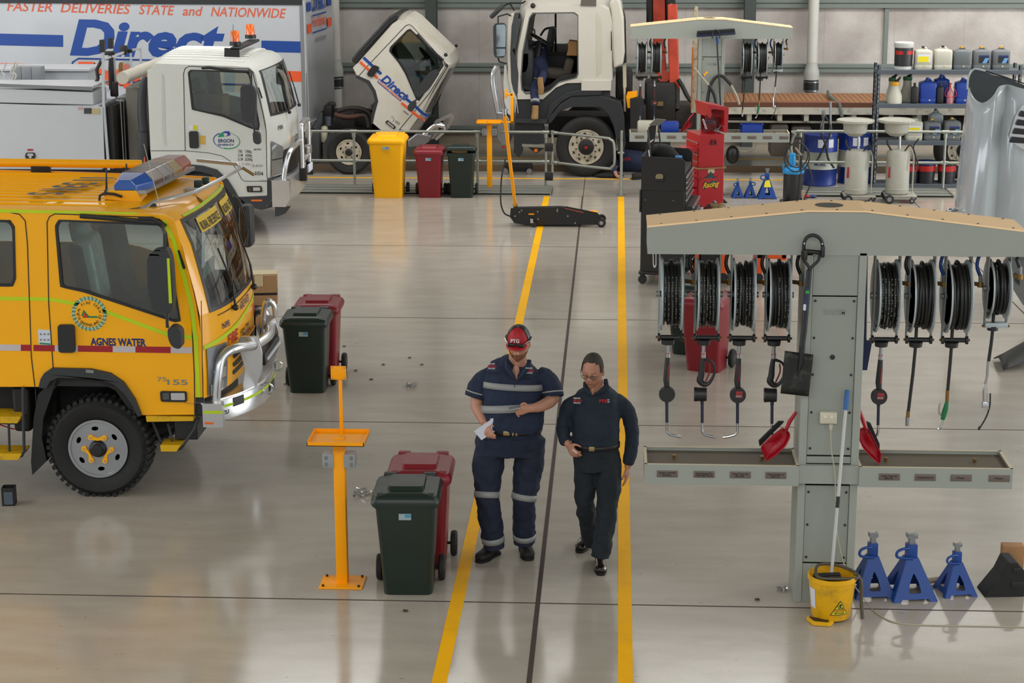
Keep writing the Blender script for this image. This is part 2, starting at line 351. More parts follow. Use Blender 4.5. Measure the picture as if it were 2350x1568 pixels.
def foil_mat():
    m = bpy.data.materials.new('foil_wall_insulation'); m.use_nodes = True; nt = m.node_tree; b = nt.nodes['Principled BSDF']; L = nt.links.new
    tc = nt.nodes.new('ShaderNodeTexCoord'); n = nt.nodes.new('ShaderNodeTexNoise'); n.inputs['Scale'].default_value = 1.2; n.inputs['Detail'].default_value = 6
    L(tc.outputs['Object'], n.inputs[0]); r = nt.nodes.new('ShaderNodeValToRGB'); r.color_ramp.elements[0].color = srgb('#a39c96'); r.color_ramp.elements[1].color = srgb('#c2bdb7')
    r.color_ramp.elements[0].position = .35; r.color_ramp.elements[1].position = .65; L(n.outputs[0], r.inputs[0])
    br = nt.nodes.new('ShaderNodeTexBrick'); br.inputs['Color1'].default_value = (1, 1, 1, 1); br.inputs['Color2'].default_value = (.93, .93, .93, 1); br.inputs['Mortar'].default_value = (.86, .86, .86, 1)
    br.offset = 0; br.inputs['Scale'].default_value = 1; br.inputs['Brick Width'].default_value = 1.35; br.inputs['Row Height'].default_value = 30; br.inputs['Mortar Size'].default_value = .012
    mp = nt.nodes.new('ShaderNodeMapping'); mp.inputs['Rotation'].default_value = (R90, 0, 0); L(tc.outputs['Object'], mp.inputs[0]); L(mp.outputs[0], br.inputs[0])
    x = nt.nodes.new('ShaderNodeMix'); x.data_type = 'RGBA'; x.blend_type = 'MULTIPLY'; x.inputs['Factor'].default_value = 1; L(r.outputs[0], x.inputs['A']); L(br.outputs[0], x.inputs['B']); L(x.outputs['Result'], b.inputs['Base Color'])
    b.inputs['Metallic'].default_value = .25; b.inputs['Roughness'].default_value = .45
    v = nt.nodes.new('ShaderNodeTexVoronoi'); v.inputs['Scale'].default_value = 70; L(tc.outputs['Object'], v.inputs[0])
    n2 = nt.nodes.new('ShaderNodeTexNoise'); n2.inputs['Scale'].default_value = 4; L(tc.outputs['Object'], n2.inputs[0])
    ad = nt.nodes.new('ShaderNodeMath'); ad.operation = 'ADD'; L(v.outputs[0], ad.inputs[0]); L(n2.outputs[0], ad.inputs[1])
    bp = nt.nodes.new('ShaderNodeBump'); bp.inputs['Strength'].default_value = .22; bp.inputs['Distance'].default_value = .015; L(ad.outputs[0], bp.inputs['Height']); L(bp.outputs[0], b.inputs['Normal'])
    return m
FLOORM = floor_mat(); FOIL = foil_mat()
# ---------------------------------------------------------------- the hall
XL, XR, YB, YF = -22, 21, 37.7, -4
fl = MB()
PX0, PX1, PY0, PY1 = -9, 9.5, 34.02, 34.86                      # service pit
fl.bx(XL, XR, YF, PY0, -.2, 0); fl.bx(XL, XR, PY1, YB+.3, -.2, 0); fl.bx(XL, PX0, PY0, PY1, -.2, 0); fl.bx(PX1, XR, PY0, PY1, -.2, 0)
floor = struct(fl.build('floor', FLOORM, smooth=False)); WM[floor.name] = Matrix.Identity(4)
pit = MB(); pit.bx(PX0, PX1, PY1, PY1+.1, -1.5, -.21).bx(PX0, PX1, PY0-.1, PY0, -1.5, -.21).bx(PX0, PX1, PY0-.1, PY1+.1, -1.6, -1.5).bx(PX0-.1, PX0, PY0-.1, PY1+.1, -1.6, -.21).bx(PX1, PX1+.1, PY0-.1, PY1+.1, -1.6, -.21)
pit.build('pit_lining', mat('pit_tan_lining', '#a98f70', .7), floor, smooth=False)
MB().bx(PX0, PX1, PY1-.006, PY1-.001, -.2, -.002).build('pit_edge', mat('pit_tan_lining', '#a98f70', .7), floor, smooth=False)
JT = mat('joint_sealant', '#3f342e', .8, var=.2, scale=30); LINE = mat('line_yellow_paint', '#f0b000', .6, var=.08, scale=2, spec=.2, dirt='#d9a010', dscale=1.5)
for y in (8.52, 13.09, 17.78, 22.29, 26.89, 31.32):
    MB().bx(XL+.5, XR-.5, y-.008, y+.008, 0, .0012).build('floor_joint', JT, floor, smooth=False)
MB().plate([(-.555, 4), (-.515, 4), (-.52, 31.32), (-.545, 31.32)], y0=0, y1=.0016, fn=lambda a, b, c: (a, b, c)).build('floor_joint', JT, floor, smooth=False)
MB().bx(-.532, -.52, 31.32, 34.0, 0, .0012).build('floor_joint', JT, floor, smooth=False)
MB().plate([(4.87, 31.32), (4.885, 31.32), (5.2, 8), (5.18, 8)], y0=0, y1=.0012, fn=lambda a, b, c: (a, b, c)).build('floor_joint', JT, floor, smooth=False)
for a, b, c, d in ((-1.18, -1.08, 6, 31.3), (.055, .155, 6, 31.3)): MB().bx(a, b, c, d, 0, .002).build('floor_stripe', LINE, floor, smooth=False)
for y in (33.2, 35.7): MB().bx(-9, 9.5, y-.045, y+.045, 0, .002).build('floor_stripe', LINE, floor, smooth=False)
struct(MB().bx(XL, XR, YB, YB+.25, 0, 8).build('wall_back', FOIL, smooth=False))
struct(MB().bx(XL, XR, YF, YB, 8, 8.15).build('ceiling', mat('roof_sheet', '#8f9290', .6), smooth=False))
WALLM = mat('wall_sheet_cream', '#8d8f8a', .6)
for side, x in (('left', XL), ('right', XR)):
    b = MB(); x1 = x-.2 if side == 'left' else x+.2; a, c = min(x, x1), max(x, x1)
    b.bx(a, c, YF, 5.5, 0, 8).bx(a, c, 14.5, 19.5 if side == 'left' else 21.5, 0, 8).bx(a, c, 28.5 if side == 'left' else 30.5, YB, 0, 8).bx(a, c, 5.5, 14.5, 5.1, 8).bx(a, c, 19.5, 30.5, 5.1, 8)
    struct(b.build('wall_'+side, WALLM, smooth=False))
i = 1
for z0, z1 in ((.22, .36), (1.43, 1.6), (2.68, 2.85), (3.9, 4.06), (5.1, 5.26), (6.3, 6.46)):
    b = MB().bx(XL, XR, YB-.09, YB, z0, z1-.07).bx(XL, XR, YB-.12, YB, z1-.07, z1)
    struct(b.build('trim_%d' % i, GIRT, smooth=False, bevel=.006)); i += 1
struct(MB().bx(XL, XR, YB-.015, YB, 0, .2).build('baseboard_back', mat('wall_base_tan', '#8f8370', .7), smooth=False))
for x in (-16.2, -9.9, -3.62, 2.58, 8.8, 15):
    b = MB().bx(x-.11, x+.11, YB-.36, YB-.348, 0, 8).bx(x-.11, x+.11, YB-.132, YB-.12, 0, 8).bx(x-.01, x+.01, YB-.348, YB-.132, 0, 8)
    struct(b.build('trim_%d' % i, COLG, smooth=False)); i += 1
# thin galvanised mullion high on the right
struct(MB().bx(5.2, 5.28, YB-.06, YB, 1.6, 2.68).build('trim_%d' % i, GIRT, smooth=False)); i += 1
def downpipe(x, y, zc, lab):
    t = thing('downpipe', lab, 'pipe', (x, y, 0), group=None)
    MB().cyl((x, y, zc+.34), (x, y, 7.9), .105, n=24).build('upper_pipe', PIPEW, t)
    MB().cyl((x, y, 0), (x, y, zc-.22), .115, n=24).build('lower_pipe', PIPEW, t)
    MB().lathe([(.118, zc+.0), (.15, zc+.02), (.15, zc+.14), (.14, zc+.2), (.11, zc+.3), (.11, zc+.36)], (x, y, 0), n=24).build('reducer', mat('pipe_reducer', '#a5a6a0', .5), t)
    MB().lathe([(.118, zc-.22), (.148, zc-.2), (.148, zc), (.118, zc+.01)], (x, y, 0), n=24).build('rubber_coupling', BLK, t)
    b = MB()
    for z in (zc-.02, zc-.19): b.lathe([(.15, z-.012), (.154, z-.012), (.154, z+.012), (.15, z+.012)], (x, y, 0), n=24)
    b.build('hose_clamp', ALU, t)
downpipe(-5.52, YB-.3, 1.34, 'white downpipe with black rubber coupling behind the freight box end wall')
downpipe(3.80, YB-.3, 1.3, 'white downpipe with black rubber coupling left of the storage shelf')
# ---------------------------------------------------------------- truck cab toolkit
class Cab:
    """front skin of a cab: outline points (x, z, bulge) swept across the width with a curved plan"""
    def __init__(s, prof, Y0, W, p=3.0, zc=.0):
        s.P = prof; s.Y0 = Y0; s.W = W; s.p = p; s.zc = zc
    def at(s, u, v, off=0):
        n = len(s.P); i = max(0, min(n-2, int(u))); t = u-i
        g = lambda k: Vector(s.P[max(0, min(n-1, k))]+((0,) if len(s.P[0]) < 4 else ()))
        a, b_ = g(i), g(i+1); q = a.lerp(b_, t)
        b = 1-abs(2*v-1)**s.p
        if off:
            d = (b_-a); nx, nz = -d[1], d[0]; L = math.hypot(nx, nz) or 1; sg = s.sg
            return Vector((q[0]+q[2]*b+nx/L*off*sg, s.Y0+s.W*v, q[1]+q[3]*b+nz/L*off*sg))
        return Vector((q[0]+q[2]*b, s.Y0+s.W*v, q[1]+q[3]*b))
    sg = 1
    def patch(s, mb, u0, u1, v0, v1, nu=6, nv=16, off=0, th=0, ends=True):
        if v0 == 0 and v1 == 1: vs = [0, .012, .03, .06, .1, .16]+[.25+.5*i/6 for i in range(7)]+[.84, .9, .94, .97, .988, 1]
        else: vs = [v0+(v1-v0)*i/nv for i in range(nv+1)]
        mb.grid([[s.at(u0+(u1-u0)*i/nu, v, off) for v in vs] for i in range(nu+1)]); return mb
    def quad(s, mb, corners, off=.004, n=4, nv=None):
        """patch between four (u, v) corners, in order"""
        a, b, c, d = [Vector(q) for q in corners]; nv = nv or n
        mb.grid([[s.at(*((a.lerp(b, j/nv)).lerp(d.lerp(c, j/nv), i/n)), off) for j in range(nv+1)] for i in range(n+1)]); return mb
def sp(t, name, pts, m, Y, th=.006, holes=(), y1=None, r=0, **k):
    """side part: outline in photo pixels, standing on the vertical plane Y"""
    q = xz(pts, Y); q = rnd(q, r) if r else q
    return MB().plate(q, [rnd(xz(h, Y), r) if r else xz(h, Y) for h in holes], Y-th, y1 if y1 is not None else Y-.0005).build(name, m, t, smooth=False, **k)
def seam(mb, pts, Y, w=.006, th=.003):
    P = [at(a, b, Y) for a, b in pts]
    for a, b in zip(P, P[1:]):
        d = (b-a); n_ = Vector((-d.z, 0, d.x)).normalized()*w/2
        mb.add([a-n_, a+n_, b+n_, b-n_]+[p+Vector((0, -th, 0)) for p in (a-n_, a+n_, b+n_, b-n_)], [(0, 1, 2, 3), (4, 5, 6, 7), (0, 1, 5, 4), (1, 2, 6, 5), (2, 3, 7, 6), (3, 0, 4, 7)])
    return mb
def wheel(parent, c, R, rr, wdt, rimm, style='steel6', tread=True, flip=False, hub=BLK, nut=CHR):
    """tyre, rim and hub of one wheel; near face towards -Y at c.y"""
    cx, cy, cz = c; n = 64
    b = MB()
    pr = [(rr, cy+.03), (rr+.02, cy+.004), (R*.72+rr*.28, cy-.012), (R-.05, cy-.006), (R-.016, cy+.018), (R, cy+.045), (R, cy+wdt-.045), (R-.02, cy+wdt-.01), (rr+.03, cy+wdt), (rr, cy+wdt-.03)]
    b.lathe(pr, (cx, 0, cz), 'Y', n)
    if tread:
        for i in range(44):
            t = 2*math.pi*i/44; ca, sa = math.cos(t), math.sin(t)
            b.box((cx+ca*R*.992, cy+.06, cz+sa*R*.992), (.035, .11, .034), ry=-t)
            b.box((cx+ca*R*.992, cy+wdt-.06, cz+sa*R*.992), (.035, .11, .034), ry=-t-.05)
    ty = b.build('tyre', RUB, parent, ang=50)
    b = MB()
    if style == 'steel6':
        pr = [(rr+.008, cy+.004), (rr+.008, cy-.006), (rr-.012, cy-.006), (rr-.02, cy+.01), (rr-.03, cy+.045), (rr*.83, cy+.06), (rr*.78, cy+.035), (rr*.62, cy+.012), (rr*.55, cy+.012), (rr*.36, cy+.014), (rr*.34, cy+.04), (.01, cy+.05)]
    else:
        pr = [(rr+.008, cy+.004), (rr+.008, cy-.006), (rr-.012, cy-.006), (rr-.02, cy+.01), (rr-.035, cy+.05), (rr*.86, cy+.05), (rr*.80, cy+.02), (rr*.70, cy+.0), (rr*.5, cy-.0), (rr*.48, cy+.03), (.01, cy+.03)]
    rim = b.lathe(pr, (cx, 0, cz), 'Y', n).build('rim', rimm, parent)
    nh = 6 if style == 'steel6' else 10; hb = MB(); nb = MB(); hr = rr*(.72 if nh == 6 else .80)
    for i in range(nh):
        t = 2*math.pi*(i+.5)/nh+.1; a = (cx+math.cos(t)*hr, cz+math.sin(t)*hr); k = rr*(.12 if nh == 6 else .09)
        pts = [(a[0]+math.cos(q)*k*.62*math.cos(t)-math.sin(q)*k*math.sin(t), a[1]+math.cos(q)*k*.62*math.sin(t)+math.sin(q)*k*math.cos(t)) for q in [2*math.pi*j/14 for j in range(14)]]
        hb.plate(pts, y0=cy+(.004 if nh == 6 else -.004), y1=cy+.05)
    hb.build('hand_hole', BLK, rim, smooth=False)
    nn = 6 if nh == 6 else 10
    for i in range(nn):
        t = 2*math.pi*(i+.5)/nn+.5; q = rr*(.47 if nn == 6 else .60); a = (cx+math.cos(t)*q, cz+math.sin(t)*q)
        nb.cyl((a[0], cy+.014, a[1]), (a[0], cy-.016, a[1]), rr*(.055 if nn == 6 else .05), n=6); nb.cyl((a[0], cy-.016, a[1]), (a[0], cy-.026, a[1]), rr*.03, n=8)
    nb.build('wheel_nut', nut, rim)
    MB().lathe([(rr*(.3 if nn == 6 else .46), cy+.03), (rr*(.3 if nn == 6 else .46), cy-.005), (rr*(.26 if nn == 6 else .34), cy-.02), (rr*.2, cy-.03), (rr*.19, cy-.05), (.005, cy-.052)], (cx, 0, cz), 'Y', 32).build('hub', hub, rim)
    return ty, rim
def mirror_arm(t, px_box, Y, arms, out=.22):
    """flag mirror standing out from the cab side: housing given by its outline in pixels"""
    Ym = Y-out; q = rnd(xz(px_box, Ym), .05)
    h = MB().plate(q, y0=Ym-.06, y1=Ym+.06).build('mirror_housing', DKG, t, bevel=.02)
    b = MB()
    for a in arms: b.tube([at(p[0], p[1], Y-(p[2] if len(p) > 2 else out)) for p in a], .014, 8)
    if arms: b.build('mirror_arm', BLK, h)
    return h
def wiper(t, a, b, c): MB().tube([a, b], .012, 6).tube([b, c], .009, 6).ball(a, .03, 6).build('wiper', BLK, t)
def steering(t, c, r, tilt=.6, m=BLK):
    b = MB(); Mx = Matrix.Translation(c) @ Matrix.Rotation(tilt, 4, 'Y')
    k = len(b.v); b.tube([(r*math.cos(2*math.pi*i/24), r*math.sin(2*math.pi*i/24), 0) for i in range(24)], .016, 8, closed=True)
    b.cyl((-r, 0, 0), (r, 0, 0), .012, n=6).cyl((0, -r, 0), (0, r, 0), .012, n=6).cyl((0, 0, -.35), (0, 0, 0), .03, n=8); b.xf(Mx, k)
    return b.build('steering_wheel', m, t)
def seat(t, x, y, z, h=.75, w=.5, face=1, name='seat', m=None):
    m = m or SEAT
    return MB().rbox((x, y, z), (.5, w, .16), .05).rbox((x-.22*face, y, z+h/2), (.14, w*.95, h), .05, ry=-.15*face).rbox((x-.30*face, y, z+h+.08), (.1, w*.5, .2), .04, ry=-.15*face).build(name, m, t)
# ---------------------------------------------------------------- yellow rural fire truck
Y0 = 15.35; FW = 2.02
ft = thing('fire_truck', 'yellow crew cab fire truck with blue and red light bar and alloy bull bar', 'truck', (-4.6, 16.4, 0))
outer = [(-640, 462), (0, 478), (320, 489), (378, 493), (398, 505), (430, 610), (450, 700), (463, 780), (468, 912), (448, 912), (447, 952), (327, 953), (312, 915), (285, 875), (255, 855), (210, 845), (121, 843), (103, 855), (95, 870), (90, 888), (0, 888), (-640, 880)]
win = [(126, 518), (134, 504), (372, 513), (383, 535), (415, 737), (402, 740), (192, 671), (138, 659)]
rwin = [(-180, 500), (24, 505), (34, 520), (37, 640), (30, 658), (-190, 655)]
sp(ft, 'cab_side', outer, YEL, Y0, 0, [win, rwin], y1=Y0+.03)
MB().plate(xz(outer, Y0), [xz(win, Y0), xz(rwin, Y0)], Y0+FW-.03, Y0+FW).build('cab_side', YEL, ft, smooth=False)
cab = Cab([(-7.9, 2.52, 0, .06), (-5.1, 2.50, 0, .06), (-4.0, 2.475, .02, .07), (-3.76, 2.462, .10, .045), (-3.665, 2.41, .12, .02), (-3.585, 2.20, .14, 0), (-3.50, 1.82, .16, 0), (-3.465, 1.62, .17, 0), (-3.46, 1.40, .18, 0), (-3.455, 1.10, .17, 0), (-3.46, .90, .16, 0)], Y0, FW)
# index: 0-3 roof, 4 windscreen top, 7 windscreen bottom, 7-10 nose
b = MB(); cab.patch(b, 0, 4, 0, 1, 14); cab.patch(b, 7, 10, 0, 1, 8); cab.patch(b, 4, 7, 0, .065, 6, 3); cab.patch(b, 4, 7, .935, 1, 6, 3)
b.build('cab_skin', YEL, ft)
MB().bx(-7.9, -7.85, Y0, Y0+FW, 1.0, 2.5).build('cab_rear_wall', YEL, ft, smooth=False)
MB().bx(-7.9, -3.55, Y0+.05, Y0+FW-.05, .98, 1.02).bx(-3.7, -3.5, Y0+.04, Y0+FW-.04, .9, 1.5).build('cab_floor', BLK, ft, smooth=False)
# roof ribs and black lettering
b = MB()
for i in range(15):
    y = Y0+.2+i*.116; v = (y-Y0)/FW
    b.tube([(-7.8, y, cab.at(.1, v).z-.002), (-5.1, y, cab.at(1, v).z-.002), (-4.25, y, cab.at(1.8, v).z-.006)], .013, 6)
b.build('roof_rib', YEL, ft)
b = MB()
for s_, y, x, sx_ in (('S', 15.82, -4.98, 1), ('R', 16.02, -4.93, 1), ('3', 16.2, -4.88, 1), ('3', 16.36, -4.84, 1), ('1', 16.52, -4.8, 1), ('1', 16.66, -4.77, 1)):
    b.text(s_, (x, y, 2.578), (0, -1, 0), (1, 0, 0), .42, bold=.03, wid=.13 if s_ not in '1' else .06)
b.build('roof_number', BTXT, ft, smooth=False)
# windscreen, seals
b = MB(); cab.patch(b, 4.12, 6.9, .075, .925, 10, 20, .003); b.build('windscreen', GLSD, ft)
b = MB(); cab.patch(b, 4, 4.16, .06, .94, 2, 20, .006); cab.patch(b, 6.85, 7.02, .06, .94, 2, 20, .006); cab.patch(b, 4, 7, .06, .078, 6, 1, .006); cab.patch(b, 4, 7, .922, .94, 6, 1, .006); b.build('windscreen_seal', BLK, ft)
b = MB(); cab.quad(b, [(3.75, .10), (3.75, .92), (3.98, .92), (3.98, .10)], .006, 2, 16); b.build('lime_band', LIME, ft)
sign = MB()
for v0, v1 in ((.18, .50), (.58, .84)): cab.quad(sign, [(4.2, v0), (4.2, v1), (4.75, v1), (4.75, v0)], .012, 3, 8)
sg = sign.build('service_sign', mat('sign_yellow', '#d9b52a', .5), ft)
b = MB()
for tx, v0, wd in (('RURAL FIRE SERVICE', .195, .58), ('RURAL FIRE', .59, .49)): b.text(tx, (0, 0, 0), (1, 0, 0), (0, 1, 0), .16, wid=wd, bold=.02, fn=lambda a, c, v0=v0: cab.at(4.68-c*2.6, v0+a/FW, .016))
b.build('sign_lettering', BTXT, sg, smooth=False)
# side glass, seals, seams
sp(ft, 'door_window', shrink(win, 3), GLS, Y0+.014, .004, y1=Y0+.016); sp(ft, 'door_window', rwin, GLS, Y0+.014, .004, y1=Y0+.016)
def ring(t, name, px, d, Y, m, th=.006):
    return sp(t, name, px, m, Y, th, [shrink(px, d)], y1=Y+.02)
ring(ft, 'window_seal', rnd(win, 9), 7, Y0, BLK); ring(ft, 'window_seal', rnd(rwin, 9), 7, Y0, BLK)
b = MB(); seam(b, [(122, 843), (112, 700), (108, 510), (114, 497), (126, 491), (330, 498), (365, 503), (381, 514), (400, 570), (432, 665), (441, 750), (446, 860), (447, 951)], Y0, .008)
seam(b, [(-640, 486), (20, 487), (45, 492), (58, 507), (63, 560), (72, 820), (80, 887)], Y0, .008); b.build('door_seam', BTXT, ft, smooth=False)
b = MB(); seam(b, [(462, 690), (466, 915)], Y0-.001, .006); b.build('corner_seam', BTXT, ft, smooth=False)
sp(ft, 'lime_stripe', [(-640, 472), (0, 480), (322, 488), (310, 492), (0, 488), (-640, 482)], LIME, Y0, .004)
b = MB()
def band(mb, pts, Y, w, th=.003, d=0):
    return seam(mb, pts, Y, w, th)
band(b, [(-640, 680), (0, 685), (115, 687), (170, 697), (250, 718), (385, 768), (440, 775)], Y0, .031); band(b, [(440, 775), (456, 774)], Y0, .031)
b.build('lime_stripe', LIME, ft, smooth=False)
b = MB(); band(b, [(376, 506), (397, 548), (424, 640), (440, 705), (450, 790), (456, 912)], Y0, .034, .004); b.build('lime_stripe', LIME, ft, smooth=False)
b = MB(); cab.quad(b, [(8.15, .01), (7.55, .9), (7.68, .9), (8.28, .01)], .005, 2, 20); b.build('lime_stripe', LIME, ft)
b1, b2 = MB(), MB()
def seg(mb, x0, x1):
    f = lambda x: 790.5+x*.0148
    mb.plate(xz([(x0, f(x0)), (x1, f(x1)), (x1, f(x1)+14), (x0, f(x0)+14)], Y0), y0=Y0-.004, y1=Y0-.0005)
for a, c in ((-400, -240), (-80, 48), (126, 179), (259, 311), (392, 441)): seg(b2, a, c)
for a, c in ((-240, -80), (48, 72), (77, 126), (179, 259), (311, 392)): seg(b1, a, c)
b1.build('red_marker_tape', MARK_R, ft, smooth=False); b2.build('white_marker_tape', MARK_W, ft, smooth=False)
sp(ft, 'door_handle', rnd([(134, 744), (172, 744), (175, 808), (136, 808)], 8), BLK, Y0, .03, bevel=.006)
sp(ft, 'info_sticker', [(87, 756), (115, 758), (117, 793), (89, 791)], PAPER, Y0, .002)
b = MB()
for r_ in range(2):
    for c_ in range(3): b.plate(circ(*xz([(94+c_*8.5, 767+r_*13)], Y0)[0], .009, 10), y0=Y0-.004, y1=Y0-.002)
b.build('sticker_picture', GTXT, ft, smooth=False); sp(ft, 'sticker_stripe', [(91, 786), (116, 788), (116, 792), (91, 790)], mat('sticker_green', '#2b8a5a'), Y0, .003)
# crest
cx, cz = xz([(205, 720)], Y0)[0]; cr = MB().m(0).plate(circ(cx, cz, .148, 40), y0=Y0-.003, y1=Y0-.0005).m(1).plate(circ(cx, cz, .118, 40), y0=Y0-.0045, y1=Y0-.003).m(2)
for i in range(26):
    t = 2*math.pi*i/26+.1
    for q in (.125, .142): cr.plate([(cx+math.cos(t+s1*.06)*(q+dq), cz+math.sin(t+s1*.06)*(q+dq)) for s1, dq in ((-1.6, -.008), (0, .006), (1.6, .008), (0, -.008))], y0=Y0-.0055, y1=Y0-.003)
cr.plate([(cx-.07, cz-.02), (cx-.045, cz+.035), (cx-.02, cz+.0), (cx+.0, cz-.02), (cx+.07, cz-.02), (cx+.07, cz-.035), (cx-.01, cz-.035), (cx-.04, cz+.01), (cx-.055, cz-.02)], y0=Y0-.0065, y1=Y0-.0045)
cr.m(3).plate([(cx-.06, cz-.035), (cx-.035, cz+.01), (cx-.012, cz-.035)], y0=Y0-.0065, y1=Y0-.0045).m(4)
def arc_text(mb, txt, cx, cz, r, a0, a1, size, Y, up=1):
    n = len(txt)
    for i, ch in enumerate(txt):
        if ch == ' ': continue
        a = a0+(a1-a0)*i/(n-1); p = Vector((cx+math.cos(a)*r, Y, cz+math.sin(a)*r)); rad = Vector((math.cos(a), 0, math.sin(a)))*up; tg = Vector((math.sin(a), 0, -math.cos(a)))*up
        mb.text(ch, p-tg*size*.3, tg, rad, size, bold=.01)
arc_text(cr, 'RURAL FIRE SERVICE', cx, cz, .083, math.radians(205), math.radians(-25), .033, Y0-.005)
arc_text(cr, 'QUEENSLAND', cx, cz, .108, math.radians(225), math.radians(315), .033, Y0-.005, -1)
cr.build('fire_service_crest', [mat('crest_white', '#b9c7b4', .5), YEL, mat('crest_green', '#1f7a45', .5), mat('crest_red', '#c3261c', .5), BTXT], ft, smooth=False)
b = MB(); b.text('AGNES WATER', at(208, 792, Y0-.001), (1, 0, -.008), (0, 0, 1), .088, wid=.475, bold=.04); b.build('town_lettering', NAVY, ft, smooth=False)
b = MB(); b.text('75', at(361, 875, Y0-.001), (1, 0, 0), (0, 0, 1), .052, wid=.08, bold=.01).text('155', at(384, 883, Y0-.001), (1, 0, 0), (0, 0, 1), .065, wid=.175, bold=.02); b.build('model_number', GTXT, ft, smooth=False)
lm = sp(ft, 'side_marker_lamp', rnd([(368, 897), (429, 898), (430, 922), (370, 921)], 5), BLK, Y0, .02, bevel=.004)
sp(lm, 'lens', rnd([(373, 902), (388, 902), (389, 917), (374, 917)], 2), GLT, Y0-.02, .006); sp(lm, 'lens', rnd([(392, 902), (424, 902), (425, 918), (393, 918)], 2), POL, Y0-.02, .006)
# wheel arch flare, guard, wheel
fo = [(90, 888), (95, 868), (103, 855), (121, 843), (210, 845), (255, 855), (285, 875), (312, 915), (327, 953)]; fi = [(318, 955), (303, 925), (285, 900), (262, 880), (220, 868), (135, 866), (118, 874), (108, 891)]
sp(ft, 'wheel_arch_flare', fo+fi, DKG, Y0, .035, y1=Y0+.25, bevel=.006)
sp(ft, 'flare_sticker', [(197, 848), (215, 850), (215, 857), (197, 855)], GTXT, Y0-.036, .003)
b = MB(); q = xz([(112, 885), (125, 866), (220, 868), (262, 880), (290, 905), (318, 955), (300, 955), (262, 900), (220, 880), (135, 880), (118, 900)], Y0); b.plate(q, y0=Y0+.05, y1=Y0+.6); b.bx(-4.9, -3.9, Y0+.6, Y0+1.5, .45, 1.1); b.bx(-7.5, -3.7, Y0+.5, Y0+1.5, .5, .95)
b.build('chassis', GRIME, ft, smooth=False)
wheel(ft, (-4.40, Y0+.02, .435), .436, .25, .26, SIL, nut=CHR)
wheel(ft, (-4.40, Y0+FW-.32, .435), .436, .25, .26, SIL)
b = MB()
for i in range(6):
    if i % 2: continue
    t0, t1 = 2*math.pi*(i+.5)/6+.5, 2*math.pi*(i+1.5)/6+.5; c = (-4.40, .435); q = .1175
    A = Vector((c[0]+math.cos(t0)*q, c[1]+math.sin(t0)*q)); B = Vector((c[0]+math.cos(t1)*q, c[1]+math.sin(t1)*q)); Mm = (A+B)/2*.85+Vector(c)*.15
    n_ = (B-A).normalized(); n_ = Vector((-n_.y, n_.x))
    b.plate([tuple(A+n_*.018), tuple(Mm+n_*.01), tuple(B+n_*.018), tuple(B-n_*.018), tuple(Mm-n_*.01), tuple(A-n_*.018)], y0=Y0+.004, y1=Y0+.03)
    b.plate(circ(A.x, A.y, .023, 16), y0=Y0+.003, y1=Y0+.03).plate(circ(B.x, B.y, .023, 16), y0=Y0+.003, y1=Y0+.03)
b.build('wheel_nut_indicator', YEL, ft, smooth=False)
sp(ft, 'mud_flap', [(125, 868), (132, 868), (100, 960), (97, 1005), (108, 1058), (75, 1090), (72, 1060), (78, 960), (88, 905)], BLK, Y0+.05, .012, y1=Y0+.3)
# steps
def step(pts, Y, y1): return sp(ft, 'step', pts, mat('step_yellow', '#d8a800', .5, dirt='#a68418', dscale=12), Y, 0, y1=y1, bevel=.005)
step([(334, 955), (444, 957), (444, 967), (336, 969)], Y0-.01, Y0+.25); step([(367, 1022), (415, 1022), (405, 1037), (369, 1037)], Y0-.01, Y0+.2)
step([(-60, 955), (48, 957), (40, 972), (-60, 972)], Y0-.05, Y0+.2); step([(-60, 1040), (50, 1042), (42, 1056), (-60, 1056)], Y0-.05, Y0+.2)
b = MB(); b.tube([at(*p, Y0+.02) for p in ((455, 960), (446, 985), (415, 1030), (395, 1034))], .013, 8).tube([at(*p, Y0+.1) for p in ((350, 968), (372, 1024))], .012, 6).tube([at(*p, Y0+.1) for p in ((385, 972), (398, 1024))], .012, 6)
b.tube([at(*p, Y0-.03) for p in ((53, 888), (55, 1035), (50, 1046), (40, 1050))], .014, 8).tube([at(*p, Y0+.02) for p in ((20, 972), (22, 1038))], .012, 6); b.build('step_bracket', DKG, ft)
sp(ft, 'rear_hanger_plate', [(66, 890), (84, 890), (84, 960), (66, 960)], mat('pale_tank', '#7f8c96', .5), Y0+.3, .02)
MB().bx(-6.2, -4.85, Y0+.35, Y0+1.7, .62, .96).bx(-5.15, -5.0, Y0+.1, Y0+.35, .55, .95).build('under_cab_machinery', GRIME, ft, bevel=.03)
MB().tube([at(*p, Y0+.3) for p in ((-40, 962), (30, 985), (80, 980), (120, 975))], .006, 6).build('red_hose', RTXT, ft)
# underbody behind bumper
MB().bx(-3.75, -3.46, Y0+.02, Y0+FW-.02, .74, .92).bx(-3.75, -3.55, Y0+.1, Y0+1.9, .5, .76).build('front_valance', BLK, ft, bevel=.01)
